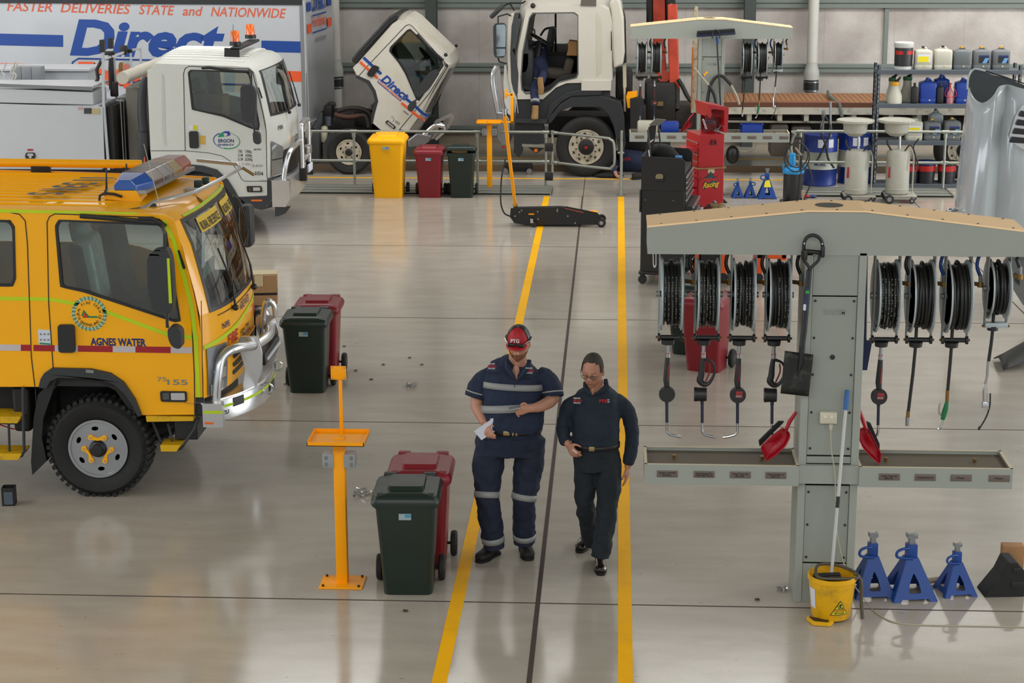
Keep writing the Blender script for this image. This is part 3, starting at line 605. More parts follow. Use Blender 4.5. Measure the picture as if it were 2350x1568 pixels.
# bumper and bull bar
def bump_pt(v, x=-3.47, amp=.40, over=0): return (x+amp*(1-abs(2*v-1)**2.4), Y0-.02+(FW+.04)*v)
rows = []
for z, o_ in ((.655, -.03), (.665, 0), (.84, 0), (.86, -.015), (.862, -.16)):
    rows.append([Vector((bump_pt(v)[0]+o_, bump_pt(v)[1], z-(.10*(1-abs(2*v-1)**4) if z < .7 and False else 0))) for v in [i/28 for i in range(29)]])
bm_ = MB().grid(rows)
bm_.plate([(-3.47, .655), (-3.33, .65), (-3.33, .862), (-3.47, .862)], y0=Y0-.03, y1=Y0-.015)
bm_.bx(-3.46, -3.30, Y0-.028, Y0+.06, .655, .86)
bum = bm_.build('bumper', POL, ft, ang=50)
MB().grid([[Vector((bump_pt(v)[0]+.004, bump_pt(v)[1], z)) for v in [i/28 for i in range(29)]] for z in (.775, .80)]).plate([(-3.46, .775), (-3.3, .775), (-3.3, .80), (-3.46, .80)], y0=Y0-.034, y1=Y0-.029).build('lime_tape', LIME, bum)
MB().bx(-3.455, -3.38, Y0-.038, Y0-.028, .682, .702).build('amber_marker', AMB, bum, smooth=False)
b = MB().text('ISUZU', (0, 0, 0), (1, 0, 0), (0, 1, 0), .05, wid=.13, bold=.02, fn=lambda a, c: Vector((bump_pt(.05+a/2.3)[0]+.005, bump_pt(.05+a/2.3)[1], .715+c))); b.build('bumper_lettering', BTXT, bum, smooth=False)
MB().grid([[Vector((bump_pt(v)[0]+.006, bump_pt(v)[1], z)) for v in (.13, .16, .19)] for z in (.66+.1, .72+.12)]).build('recess_lamp', BLK, bum)
pl = MB()
for v in (.30, .70):
    x, y = bump_pt(v); pl.plate(rnd([(x-.14, .80), (x-.02, .82), (x+.05, 1.0), (x+.055, 1.16), (x+.02, 1.30), (x-.14, 1.30), (x-.16, 1.24), (x-.10, 1.0)], .03), y0=y-.018, y1=y+.018)
pl.build('bull_bar_upright', POL, bum, bevel=.008)
hb = MB()
x3, y3 = bump_pt(.3); x7, y7 = bump_pt(.7); xn, yn = bump_pt(.06); xf_, yf = bump_pt(.94)
hb.tube([(xn-.02, yn, .84), (xn+.0, yn+.02, 1.05), (xn+.03, yn+.08, 1.21), (xn+.12, yn+.2, 1.26), (x3-.02, y3, 1.215)], .042, 14, smooth=6)
hb.tube([(xf_-.02, yf, .84), (xf_+.0, yf-.02, 1.05), (xf_+.03, yf-.08, 1.21), (xf_+.12, yf-.2, 1.26), (x7-.02, y7, 1.215)], .042, 14, smooth=6)
hb.tube([(x3-.02, y3, 1.20), (x3+.04, (y3+y7)/2, 1.21), (x7-.02, y7, 1.20)], .042, 14, smooth=6)
hb.tube([(x7-.1, y7-.02, .98), (x7-.08, y7-.03, 1.3), (x7-.04, y7-.05, 1.44), (x7+.02, y7-.02, 1.40), (x7+.03, y7, 1.28)], .026, 10, smooth=5)
hb.build('bull_bar_tube', POL, bum)
b = MB().bx(x3-.03, x3+.07, y3+.06, y7-.06, 1.02, 1.12); b.build('bar_panel', BLK, bum, bevel=.01)
b = MB()
for i in range(14): b.ball((x3+.075, y3+.12+i*.045, 1.07), .018, 5)
b.build('led_lamp_row', mat('led_lens', '#b9bcbe', .2), bum)
for v in (.36, .74):
    x, y = bump_pt(v); MB().tube([(x+.04+.045*math.cos(2*math.pi*i/16), y, .80+.045*math.sin(2*math.pi*i/16)) for i in range(16)], .011, 8, closed=True).cyl((x-.02, y, .8), (x+.01, y, .8), .014).build('tow_eye', POL, bum)
b = MB()
for v in (.5, .82): x, y = bump_pt(v); b.box((x+.004, y, .74), (.012, .2, .1), rz=(v-.5)*-1.2)
b.build('bumper_slot', BLK, bum, smooth=False)
# headlamps, grille
for vv in ((.02, .175), (.825, .98)):
    b = MB(); cab.quad(b, [(8.25, vv[0]), (8.3, vv[1]), (9.95, vv[1]), (9.95, vv[0])], .012, 8, 6); hd = b.build('headlamp', mat('headlamp_grey', '#6d6f72', .3, .2), ft)
    b = MB(); cab.quad(b, [(8.95, vv[0]+.03), (8.97, vv[1]-.02), (9.4, vv[1]-.02), (9.4, vv[0]+.03)], .02, 3, 3); b.build('lamp_lens', POL, hd)
    b = MB(); cab.quad(b, [(9.5, vv[0]+.01), (9.5, vv[1]-.04), (9.95, vv[1]-.05), (9.95, vv[0]+.01)], .02, 3, 3); b.build('indicator_lens', mat('indicator_lens', '#9aa0a2', .15, .4), hd)
b = MB()
for u in (8.75, 9.1, 9.45): cab.quad(b, [(u, .25), (u, .75), (u+.2, .74), (u+.2, .26)], .006, 2, 10)
b.build('grille_slot', BLK, ft)
b = MB(); cab.quad(b, [(8.62, .3), (8.62, .7), (8.7, .7), (8.7, .3)], .02, 2, 8); b.build('grille_bar', YEL, ft)
b = MB().text('ISUZU', (0, 0, 0), (1, 0, 0), (0, 1, 0), .13, wid=.42, bold=.03, fn=lambda a, c: cab.at(8.55-c*2.9, .38+a/FW, .014)); b.build('badge_lettering', CHR, ft, smooth=False)
b = MB().text('FIRE', (0, 0, 0), (1, 0, 0), (0, 1, 0), .15, wid=.26, bold=.02, fn=lambda a, c: cab.at(8.45-c*3, .2+a/FW, .008)).text('FIRE', (0, 0, 0), (1, 0, 0), (0, 1, 0), .15, wid=.26, bold=.02, fn=lambda a, c: cab.at(8.35-c*3, .70+a/FW, .008)); b.build('fire_lettering', RTXT, ft, smooth=False)
b = MB().text('NPS', (0, 0, 0), (1, 0, 0), (0, 1, 0), .08, wid=.15, bold=.02, fn=lambda a, c: cab.at(7.85-c*4, .15+a/FW, .008)).text('AGNES WATER', (0, 0, 0), (1, 0, 0), (0, 1, 0), .11, wid=.4, bold=.02, fn=lambda a, c: cab.at(7.62-c*4, .40+a/FW, .008)); b.build('nose_lettering', NAVY, ft, smooth=False)
for v in (.28, .7): p = cab.at(7.25, v, .03); wiper(ft, p, cab.at(6.3, v+.03, .03), cab.at(4.9+.4, v-.02, .03))
b = MB(); cab.quad(b, [(7.22, .12), (7.2, .85), (7.24, .85), (7.26, .12)], .006, 1, 14); b.build('cowl_seam', BTXT, ft)
# mirrors
mirror_arm(ft, [(340, 590), (352, 572), (388, 566), (397, 600), (402, 690), (396, 718), (352, 712), (342, 660)], Y0, [[(378, 572), (378, 540), (372, 512, .0)], [(383, 716), (384, 752)]], .3)
sp(ft, 'mirror_lime_strip', [(383, 593), (389, 593), (395, 696), (388, 696)], LIME, Y0-.362, .004)
mirror_arm(ft, [(388, 750), (402, 745), (419, 755), (420, 798), (400, 795), (389, 775)], Y0, [], .28)
b = MB(); b.tube([at(*p, Y0-.02) for p in ((184, 496), (215, 498), (370, 512), (380, 520))], .02, 8).tube([at(*p, Y0-.03) for p in ((318, 502), (350, 502), (372, 514))], .018, 8); b.build('mirror_rail', BLK, ft)
b = MB(); b.tube([cab.at(4.6, .985, .06), cab.at(4.9, 1.01, .1), cab.at(5.6, 1.02, .12), cab.at(6, 1, .05)], .015, 8).build('far_mirror_arm', BLK, ft)
MB().rbox((-3.46, Y0+FW+.12, 2.0), (.12, .2, .4), .04).build('far_mirror', DKG, ft)
sp(ft, 'pillar_vent', [(408, 574), (412, 574), (426, 614), (424, 618), (420, 616)], BLK, Y0, .012)
MB().ball(tuple(at(351, 474, Y0+.25)), .03, 8, (1.2, 1, 1)).build('roof_marker_lamp', DKG, ft)
# roof bar with light bar, aerials, hose rail
lb = MB(); A = Vector((-4.14, 15.72, 2.66)); B = Vector((-4.02, 17.12, 2.66)); D = (B-A); Wd = Vector((.19, 0, 0))
def prism_seg(mb, t0, t1, s0=1, s1=1):
    prof = [(-.17, -.05), (-.17, .0), (-.10, .075), (.10, .075), (.17, .0), (.17, -.05)]; vs = []
    for t, s_ in ((t0, s0), (t1, s1)):
        for a, c in prof: vs.append(A+D*t+Vector((a*s_, 0, c*(s_ if c > 0 else 1))))
    mb.add(vs, [(0, 1, 2, 3, 4, 5), (6, 7, 8, 9, 10, 11)]+[(i, (i+1) % 6, (i+1) % 6+6, i+6) for i in range(6)])
b = MB().m(0); prism_seg(b, .0, .17, .55, 1); b.m(1); prism_seg(b, .17, .36); b.m(2); prism_seg(b, .36, .5); prism_seg(b, .5, .58); b.m(3); prism_seg(b, .58, .74); b.m(4); prism_seg(b, .74, 1.0, 1, .8)
bar = b.build('light_bar', [mat('blue_dome', '#0a4fa8', .12, coat=.8), mat('smoke_lens', '#6a5548', .2, coat=.6), mat('smoke_lens_grey', '#6a625c', .2, coat=.6), mat('amber_smoke_lens', '#8a6a20', .2, coat=.6), mat('red_dome', '#9c3522', .15, coat=.8)], ft, smooth=False, bevel=.006)
b = MB(); vs = [A+D*t+Vector((a, 0, c)) for t in (0.01, .99) for a, c in ((-.175, -.075), (.175, -.075), (.175, -.045), (-.175, -.045))]; b.add(vs, [(0, 1, 2, 3), (4, 5, 6, 7)]+[(i, (i+1) % 4, (i+1) % 4+4, i+4) for i in range(4)]); b.build('light_bar_base', ALU, bar, smooth=False)
MB().plate([(-4.33, 2.54), (-4.0, 2.52), (-4.05, 2.62), (-4.28, 2.62)], y0=15.72, y1=15.95).plate([(-4.25, 2.54), (-3.95, 2.52), (-4.0, 2.62), (-4.2, 2.62)], y0=16.85, y1=17.0).build('light_bar_foot', YEL, bar, smooth=False)
b = MB(); b.tube([at(300, 483, 15.5), at(330, 478, 15.52), at(350, 465, 15.6), at(445, 442, 16.0), at(480, 425, 16.4), at(552, 377+10, 17.2), at(545, 377, 17.35), at(452, 368, 17.4)], .017, 8); b.build('roof_rail', POL, ft)
b = MB()
for p, Y in (((552, 433), 16.7), ((450, 450), 16.2)): pass
b.rbox(tuple(at(455, 424, 16.55)), (.07, .05, .08), .008).rbox(tuple(at(472, 417, 16.8)), (.06, .05, .08), .008); b.build('rail_clamp', mat('clamp_teal', '#16302f', .5), ft)
b = MB(); b.cyl(at(556, 385, 17.25), at(583, 402, 17.25), .014, n=8).cyl(at(443, 448, 16.25), at(462, 462, 16.1), .014, n=8).cyl(at(295, 484, 15.48), at(322, 476, 15.5), .016, .005, n=8); b.build('spray_nozzle', BRASS, ft)
MB().rbox(tuple(at(440, 434, 16.3)), (.13, .1, .01), .003).build('roof_patch', GTXT, ft)
for p0, p1, Y, r_ in (((244, 444), (244, 388), 15.75, .008), ((290, 440), (290, 376), 16.3, .010), ((268, 440), (268, 410), 16.1, .018)):
    MB().cyl(at(*p0, Y), at(*p1, Y), r_*1.4, r_*.7, n=10).cyl(at(*p0, Y)+Vector((0, 0, -.02)), at(*p0, Y)+Vector((0, 0, .03)), r_*2.2, n=10).build('aerial_base', BLK, ft)
MB().cyl(at(290, 402, 16.3), at(290, 375, 16.3), .008, .003, n=8).build('green_aerial_tip', mat('aerial_green', '#1c8a4a'), ft)
MB().tube([at(*p, 15.7) for p in ((228, 463), (229, 449), (240, 444), (262, 446), (280, 452))], .012, 6).build('aerial_cable', BLK, ft)
b = MB().cyl(at(375, 505, 15.55), at(330, 330, 15.55), .0045, .003, n=6); b.build('whip_aerial', mat('aerial_pale', '#a8a496', .5), ft)
MB().cyl((-7.9, 17.33, 2.62), (-4.4, 17.33, 2.60), .04, n=16).build('suction_hose_rail', YEL, ft)
b = MB().rbox((-5.35, 17.33, 2.55), (.18, .06, .1), .01).rbox((-4.55, 17.33, 2.56), (.05, .05, .06), .01); b.build('rail_bracket', GRIME, ft)
# interior
MB().bx(-7.85, -3.6, Y0+.12, Y0+FW-.12, 1.0, 1.3).bx(-3.85, -3.62, Y0+.1, Y0+FW-.1, 1.28, 1.62).bx(-5.02, -4.78, Y0+.08, Y0+.1, 1.2, 2.4).build('interior_trim', DASH, ft, bevel=.03)
s1 = seat(ft, -4.3, Y0+.5, 1.42); seat(ft, -4.3, Y0+1.45, 1.42); seat(ft, -5.6, Y0+.5, 1.42); seat(ft, -5.6, Y0+1.45, 1.42)
cov = MB().rbox((-4.50, Y0+.5, 1.92), (.17, .44, .62), .07, ry=-.13).rbox((-4.575, Y0+.5, 2.26), (.13, .3, .24), .06, ry=-.13)
cov.build('plastic_seat_cover', mat('clear_seat_plastic', '#c2d2da', .12, var=.3, scale=14, bump=.6, coat=.5), ft, remesh=.02)
steering(ft, (-3.98, Y0+.52, 1.72), .22, -.9)
MB().tube([(-3.9, Y0+1.2, 1.9), (-3.88, Y0+1.3, 2.15), (-3.85, Y0+1.5, 2.2), (-3.83, Y0+1.7, 2.1)], .012, 8, smooth=5).build('grab_handle', BLK, ft)
MB().plate([(-3.74, 1.78), (-3.72, 2.24), (-3.67, 2.24), (-3.69, 1.78)], y0=Y0+1.16, y1=Y0+1.3).build('dash_papers', PAPER, ft, smooth=False)
b = MB(); b.bx(-3.72, -3.70, Y0+1.25, Y0+1.75, 1.66, 1.78); b.build('dash_tray', mat('dash_paper_grey', '#8f9a98', .5), ft)
# small black box on the floor by the rear step
t = thing('plastic_cup_box', 'small open black square tub on the floor behind the fire truck wheel', 'box', tuple(gnd(22, 1158)), rz=.1, local=True)
b = MB(); w_, h_ = .085, .16
b.plate([(-w_/2-.005, 0), (w_/2+.005, 0), (w_/2+.01, h_), (-w_/2-.01, h_)], y0=-.045, y1=-.04).plate([(-w_/2-.005, 0), (w_/2+.005, 0), (w_/2+.01, h_), (-w_/2-.01, h_)], y0=.05, y1=.055).bx(-.053, -.046, -.045, .055, 0, h_).bx(.046, .053, -.045, .055, 0, h_).bx(-.05, .05, -.045, .055, 0, .01)
b.build('tub', BLK, t, smooth=False)
MB().bx(-.034, .04, -.048, -.0455, .015, .125).build('grey_label', mat('tub_label', '#4a5560', .6), t, smooth=False)
# ---------------------------------------------------------------- white service-body truck
Y1 = 27.6; EW = 2.22
et = thing('utility_truck', 'white truck with oval energy logo on its door and tool lockers behind the cab', 'truck', (-8, 28.7, 0))
eo = [(338, 172), (345, 157), (357, 146), (450, 149), (571, 154), (584, 166), (606, 262), (611, 287), (613, 409), (613, 449), (547, 452), (539, 437), (523, 412), (498, 389), (466, 380), (444, 378), (348, 372), (345, 345)]
ew = [(431, 166), (437, 160), (571, 164), (577, 182), (596, 286), (594, 300), (575, 295), (511, 268), (440, 252)]
sp(et, 'cab_side', eo, WHT, Y1, 0, [ew], y1=Y1+.03); MB().plate(xz(eo, Y1), [xz(ew, Y1)], Y1+EW-.03, Y1+EW).build('cab_side', WHT, et, smooth=False)
X = lambda a, b: tuple(xz([(a, b)], Y1)[0])
pt = lambda a, b, B, Zb=0: X(a, b)+(B, Zb)
ec = Cab([pt(338, 172, 0, .0), pt(345, 157, 0, .06), pt(357, 146, .0, .12), pt(450, 149, 0, .13), pt(560, 153, .08, .12), pt(577, 158, .15, .06), pt(586, 172, .17, .02), pt(597, 220, .2), pt(607, 268, .22), pt(611, 295, .23), pt(613, 350, .24), pt(613, 409, .22)], Y1, EW, 2.8)
b = MB(); ec.patch(b, 0, 5.6, 0, 1, 16); ec.patch(b, 8, 11, 0, 1, 8); ec.patch(b, 5.6, 8, 0, .06, 6, 3); ec.patch(b, 5.6, 8, .94, 1, 6, 3); b.build('cab_skin', WHT, et)
b = MB(); q0 = Vector(ec.at(0, 0)); b.bx(q0.x, q0.x+.04, Y1+.01, Y1+EW-.01, 1.25, 2.45); b.build('cab_rear_wall', WHT, et, smooth=False)
b = MB()
for i in range(13):
    v = .09+i*.068; b.tube([ec.at(2.1, v)+Vector((0, 0, 0)), ec.at(3, v), ec.at(3.9, v)], .016, 6)
b.build('roof_rib', WHT, et)
MB().bx(-6.7, -5.2, Y1+.05, Y1+EW-.05, .95, 1.05).bx(-5.35, -5.17, Y1+.03, Y1+EW-.03, .6, 1.6).build('cab_floor', BLK, et, smooth=False)
b = MB(); ec.patch(b, 5.7, 7.95, .07, .93, 8, 16, .003); b.build('windscreen', GLSD, et)
b = MB(); ec.patch(b, 5.6, 5.72, .055, .945, 2, 18, .008); ec.patch(b, 7.92, 8.05, .055, .945, 2, 18, .008); ec.patch(b, 5.6, 8.02, .055, .078, 6, 1, .008); ec.patch(b, 5.6, 8.02, .922, .945, 6, 1, .008); b.build('windscreen_seal', BLK, et)
sp(et, 'door_window', shrink(ew, 2), GLS, Y1+.014, .003, y1=Y1+.015); sp(et, 'window_seal', rnd(ew, 7), BLK, Y1, .006, [shrink(rnd(ew, 7), 4.5)], y1=Y1+.02)
b = MB(); seam(b, [(425, 347), (422, 200), (421, 170), (425, 157), (434, 152), (571, 158), (580, 166), (603, 258), (611, 300), (613, 408)], Y1, .01); seam(b, [(346, 346), (424, 346), (479, 351), (510, 358), (530, 371), (543, 389), (555, 412), (562, 416), (612, 416)], Y1, .008); b.build('door_seam', BTXT, et, smooth=False, whole=True)
sp(et, 'panel_recess', [(371, 168), (377, 175), (381, 320), (383, 336), (377, 332), (372, 300)], mat('recess_white', '#b9bab6', .4), Y1, .003)
sp(et, 'door_handle', rnd([(434, 301), (455, 301), (457, 340), (436, 340)], 5), BLK, Y1, .03, bevel=.006)
sp(et, 'yellow_sticker', [(443, 287), (453, 288), (453, 299), (443, 299)], mat('sticker_yellow', '#cfc210', .5), Y1, .003); sp(et, 'white_sticker', [(434, 287), (443, 287), (443, 299), (434, 298)], PAPER, Y1, .003)
sp(et, 'card_sticker', [(458, 311), (472, 312), (472, 332), (459, 331)], mat('sticker_tan', '#c8a24a', .5), Y1, .003)
# oval logo
cx, cz = X(520, 323); b = MB()
def arc_band(mb, cx, cz, rx, rz, w0, w1, a0, a1, Y, rot=0, n=26):
    o, i_ = [], []
    for k in range(n+1):
        a = math.radians(a0+(a1-a0)*k/n); w_ = w0+(w1-w0)*k/n
        for r_, L in ((w_, o), (0, i_)):
            x, z = math.cos(a)*(rx-r_), math.sin(a)*(rz-r_); L.append((cx+x*math.cos(rot)-z*math.sin(rot), cz+x*math.sin(rot)+z*math.cos(rot)))
    mb.plate(o+i_[::-1], y0=Y-.004, y1=Y-.001)
b.m(0); arc_band(b, cx, cz, .2, .125, .004, .018, 75, -100, Y1, -.1); b.m(1); arc_band(b, cx, cz, .2, .125, .016, .006, 125, 262, Y1, -.1)
b.m(0).plate(rnd([(cx-.13, cz+.05), (cx-.10, cz+.1), (cx-.03, cz+.14), (cx-.05, cz+.09), (cx-.02, cz+.06), (cx-.08, cz+.055)], .02), y0=Y1-.004, y1=Y1-.001)
b.m(1).plate(rnd([(cx-.06, cz+.1), (cx-.03, cz+.14), (cx+.05, cz+.14), (cx+.06, cz+.08), (cx-.02, cz+.06), (cx+.02, cz+.085), (cx+.01, cz+.11), (cx-.03, cz+.115)], .015), y0=Y1-.005, y1=Y1-.001)
lg = b.build('energy_logo', [mat('logo_green', '#0d8a5c', .5), mat('logo_blue', '#233a94', .5)], et, smooth=False, whole=True)
P1 = lambda a, c: at(a, c, Y1)
b = MB(); ptext(b, 'ERGON', P1, (501, 327), (537, 327), (501, 319), bold=.03); ptext(b, 'ENERGY', P1, (501, 334.5), (538, 334.5), (501, 330), bold=.03); b.build('logo_lettering', NAVY, lg, smooth=False)
b = MB()
for i, (a, c) in enumerate((('TARE', '7,900kg'), ('G.V.M.', '4,000kg'), ('G.C.M.', '20,000kg'))):
    y = 350.5+i*9; ptext(b, a, P1, (546, y), (558 if i else 556, y), (546, y-7), bold=.01); ptext(b, c, P1, (562+(1 if i == 1 else 0), y+.4), (577.5+i, y+.8), (562, y-6.6), bold=.01)
ptext(b, '51516', P1, (585, 402), (604, 402), (585, 394), bold=.04); b.build('weight_lettering', BTXT, et, smooth=False)
b = MB(); ptext(b, '140', P1, (557, 379), (575, 379.5), (557, 374)); ptext(b, '260', P1, (577, 383), (603, 383.5), (577, 377), bold=.01); b.build('model_number', GTXT, et, smooth=False)
b = MB(); ptext(b, 'AUTO', P1, (582, 345), (599, 345), (582, 341), bold=.03); b.build('small_badge', BTXT, et, smooth=False)
lm = sp(et, 'side_marker_lamp', rnd([(566, 427), (600, 427), (602, 441), (568, 441)], 3), BLK, Y1, .02); sp(lm, 'lens', rnd([(571, 430), (578, 430), (578, 439), (571, 439)], 1), GLT, Y1-.02, .006); sp(lm, 'lens', [(581, 430), (597, 430), (597, 438), (581, 438)], POL, Y1-.02, .006)
fo = [(348, 372), (444, 378), (466, 380), (498, 389), (523, 412), (539, 437), (548, 455)]; fi = [(543, 458), (527, 440), (508, 415), (484, 400), (460, 394), (430, 392), (350, 392)]
sp(et, 'wheel_arch_flare', fo+fi, DKG, Y1, .03, y1=Y1+.25, bevel=.005)
sp(et, 'lower_skirt', [(613, 409), (626, 409), (627, 475), (600, 482), (574, 476), (553, 458), (547, 452), (613, 449)], DKG, Y1, .01, y1=Y1+.3, bevel=.01)
sp(et, 'amber_marker', [(577, 458), (602, 458), (602, 462), (577, 462)], AMB, Y1-.01, .008)
MB().plate(xz([(430, 392), (484, 400), (527, 440), (570, 480), (560, 500), (430, 470)], Y1), y0=Y1+.4, y1=Y1+.7).bx(-12, -5.3, Y1+.7, Y1+1.5, .5, .95).build('chassis', GRIME, et, smooth=False)
sp(et, 'mud_flap', [(552, 462), (575, 478), (565, 495), (558, 485)], BLK, Y1+.02, 0, y1=Y1+.3)
wheel(et, (-6.02, Y1+.02, .49), .49, .28, .27, SIL, tread=False); wheel(et, (-6.02, Y1+EW-.3, .49), .49, .28, .27, SIL, tread=False)
wheel(et, (-10.2, Y1+.02, .49), .49, .28, .27, SIL, tread=False)
# headlamps, grille, bumper, bull bar
for vv in ((.03, .16), (.84, .97)):
    b = MB(); ec.quad(b, [(9.55, vv[0]), (9.9, vv[1]), (10.95, vv[1]), (10.95, vv[0])], .02, 8, 5); hd = b.build('headlamp', mat('headlamp_clear', '#8f9293', .15, .5, coat=.5), et)
    b = MB(); ec.quad(b, [(10.3, vv[0]), (10.32, vv[1]), (10.36, vv[1]), (10.34, vv[0])], .025, 1, 4); b.build('lamp_divider', BLK, hd)
b = MB(); ec.quad(b, [(10.05, .18), (9.95, .82), (10.98, .82), (10.98, .18)], .015, 6, 12); b.build('grille', BLK, et)
b = MB().text('ISUZU', (0, 0, 0), (1, 0, 0), (0, 1, 0), .2, wid=.5, bold=.03, fn=lambda a, c: ec.at(9.95-c*2.0, .38+a/EW, .02)); b.build('badge_lettering', CHR, et, smooth=False)
b = MB().text('FSR', (0, 0, 0), (1, 0, 0), (0, 1, 0), .1, wid=.16, bold=.02, fn=lambda a, c: ec.at(9.15-c*2.4, .12+a/EW, .01)); b.build('nose_lettering', BTXT, et, smooth=False)
def bp2(v): return (-5.06+.30*(1-abs(2*v-1)**2.6), Y1-.04+(EW+.08)*v)
rows = [[Vector((bp2(v)[0]+o_, bp2(v)[1], z)) for v in [i/24 for i in range(25)]] for z, o_ in ((.44, -.10), (.56, 0), (.82, 0), (.835, -.02), (.84, -.2))]
b = MB().grid(rows).plate([(-5.06, .44), (-4.86, .44), (-4.80, .56), (-4.80, .835), (-5.06, .835)], y0=Y1-.055, y1=Y1+.06); bum = b.build('bumper', POL, et, ang=50)
b = MB(); x, y = bp2(.14); b.box((x+.005, y, .74), (.02, .14, .06), rz=-.5).box((x+.01, y+.02, .62), (.02, .1, .1), rz=-.5); b.build('recess_lamp', mat('lens_silver', '#8b8e90', .2, .5), bum, smooth=False)
sp(bum, 'spoiler_flap', [(631, 475), (667, 474), (655, 490), (638, 497), (631, 496)], DKG, Y1-.02, 0, y1=Y1+.02)
hb = MB(); xa, ya = bp2(.36); xb, yb = bp2(.64); x0, y0 = bp2(.05); x9, y9 = bp2(.95)
hb.tube([(x0+.08, y0+.02, .83), (x0+.12, y0+.04, 1.05), (x0+.17, y0+.12, 1.22), (x0+.22, y0+.35, 1.29), (xa+.02, ya, 1.32)], .038, 12, smooth=5).tube([(x9+.08, y9-.02, .83), (x9+.12, y9-.04, 1.05), (x9+.17, y9-.12, 1.22), (x9+.22, y9-.35, 1.29), (xb+.02, yb, 1.32)], .038, 12, smooth=5)
hb.tube([(xa+.03, ya, .7), (xa+.03, ya, 1.0), (xa+.03, ya, 1.46), (xa+.03, ya+.08, 1.56), (xb+.03, yb-.08, 1.56), (xb+.03, yb, 1.46), (xb+.03, yb, .7)], .045, 12, smooth=4).tube([(xa+.03, ya, 1.0), (xb+.03, yb, 1.0)], .035, 10)
hb.build('bull_bar_tube', POL, bum)
MB().rbox((xa+.05, ya, .80), (.1, .1, .2), .01).rbox((xb+.05, yb, .80), (.1, .1, .2), .01).build('bar_bracket', BLK, bum)
MB().rbox((xa+.1, (ya+yb)/2, .86), (.03, .36, .12), .01).build('number_plate', PAPER, bum)
MB().rbox((xb+.08, (ya+yb)/2, 1.14), (.1, .18, .14), .03).build('driving_lamp', POL, bum)
MB().cyl((xb+.02, yb+.05, 1.5), tuple(at(703, 168, 29.9)), .009, .004, n=6).build('aerial', BLK, bum)
for v in (.3, .72): p = ec.at(8.1, v, .05); wiper(et, p, ec.at(7.2, v+.03, .04), ec.at(6.4, v-.02, .04))
mirror_arm(et, [(553, 200), (560, 194), (582, 196), (588, 212), (588, 270), (582, 283), (558, 277), (554, 250)], Y1, [[(577, 196), (577, 170), (571, 160, 0)], [(580, 280), (584, 302)]], .3)
mirror_arm(et, [(581, 300), (597, 304), (599, 332), (583, 328)], Y1, [], .28)
MB().tube([at(*p, Y1-.02) for p in ((463, 156), (480, 155), (540, 163), (577, 165))], .022, 8).build('mirror_rail', BLK, et)
sp(et, 'pillar_vent', [(592, 200), (595, 201), (603, 225), (600, 226)], BLK, Y1, .012)
MB().rbox(tuple(at(641, 165, 29.9)), (.1, .14, .4), .04).build('far_mirror', DKG, et)
MB().tube([at(*p, 29.85) for p in ((634, 136), (640, 140), (643, 155))], .015, 6).build('far_mirror_arm', BLK, et)
# beacons on the roof
q = [at(514, 144, 27.95), at(549, 146, 27.95)]
b = MB().plate(xz([(514, 145), (515, 110), (549, 112), (550, 146)], 27.95), y0=27.95, y1=27.97); bk = b.build('beacon_bracket', BLK, et, smooth=False)
MB().plate(xz([(545, 113), (598, 112-10), (597, 90+5), (552, 107)], 27.95), y0=28.0, y1=29.3).build('beacon_shelf', BLK, et, smooth=False) if False else MB().rbox(((at(540, 107, 28.2)+at(585, 97, 29.2))/2), (.16, 1.5, .04), .01).build('beacon_shelf', DKG, et)
for (px, py, Y) in ((540, 104, 28.15), (575, 88, 29.15)):
    c = at(px, py, Y); b = MB().lathe([(.085, 0), (.085, .05), (.06, .06)], c, n=20).build('beacon_base', BLK, et)
    MB().lathe([(.066, .055), (.062, .2), (.055, .215), (.001, .22)], c, n=20).build('amber_beacon', mat('beacon_amber', '#ee6a08', .15, coat=.8), b)
MB().cyl(at(535, 110, 28.0), at(535, 56, 28.0), .008, .004, n=6).build('roof_aerial', BLK, et)
# body
def bxp(t, n, m, x0, x1, y0, y1, z0, z1, **k): return MB().bx(x0, x1, y0, y1, z0, z1).build(n, m, t, **k)
bxp(et, 'body_locker', BOXW, -12.5, -7.60, Y1+.01, Y1+2.25, .97, 1.93, bevel=.012)
sp(et, 'locker_door', [(-60, 236), (236, 245), (241, 385), (-60, 376)], BOXW, Y1, .015, bevel=.004)
sp(et, 'top_locker', [(-80, 200), (213, 212), (215, 241), (-80, 234)], BOXW, Y1, .0, y1=Y1+.75, bevel=.01)
bxp(et, 'top_locker_lid', BOXW, -12.5, -7.66, Y1-.02, Y1+.78, 2.17, 2.22, bevel=.01)
sp(et, 'chequer_hinge_strip', [(-80, 189), (213, 200), (213, 208), (-80, 196)], mat('alloy_hinge', '#77797a', .5, .5), Y1-.022, .004)
bxp(et, 'far_locker', BOXW, -12.5, -8.2, 29.25, 29.85, 1.93, 2.25, bevel=.01); bxp(et, 'far_locker_lid', BOXW, -12.5, -8.15, 29.2, 29.9, 2.26, 2.31, bevel=.01)
b = MB()
for i in range(3): x = at(30+i*23, 165, 28.9).x; b.rbox((x+.08, 28.9, 2.2), (.155, .2, .34), .01)
b.build('grey_drawer_case', mat('case_grey', '#7d8084', .5), et)
for i, px in enumerate((8, 28, 34)):
    MB().tube([at(px+dx, py, 28.3) for dx, py in ((0, 182), (3, 172), (-4, 165), (2, 155), (6, 142))], .012, 6, smooth=4).build('hose_clip', mat('clip_white', '#b3aca2', .4), et)
lk = sp(et, 'latch', rnd([(60, 350), (80, 350), (82, 360), (76, 369), (64, 369), (58, 360)], 4), BLK, Y1-.016, .02); sp(lk, 'latch_handle', rnd([(64, 352), (76, 352), (78, 357), (73, 358), (73, 363), (67, 363), (67, 358), (62, 357)], 2), CHR, Y1-.037, .012)
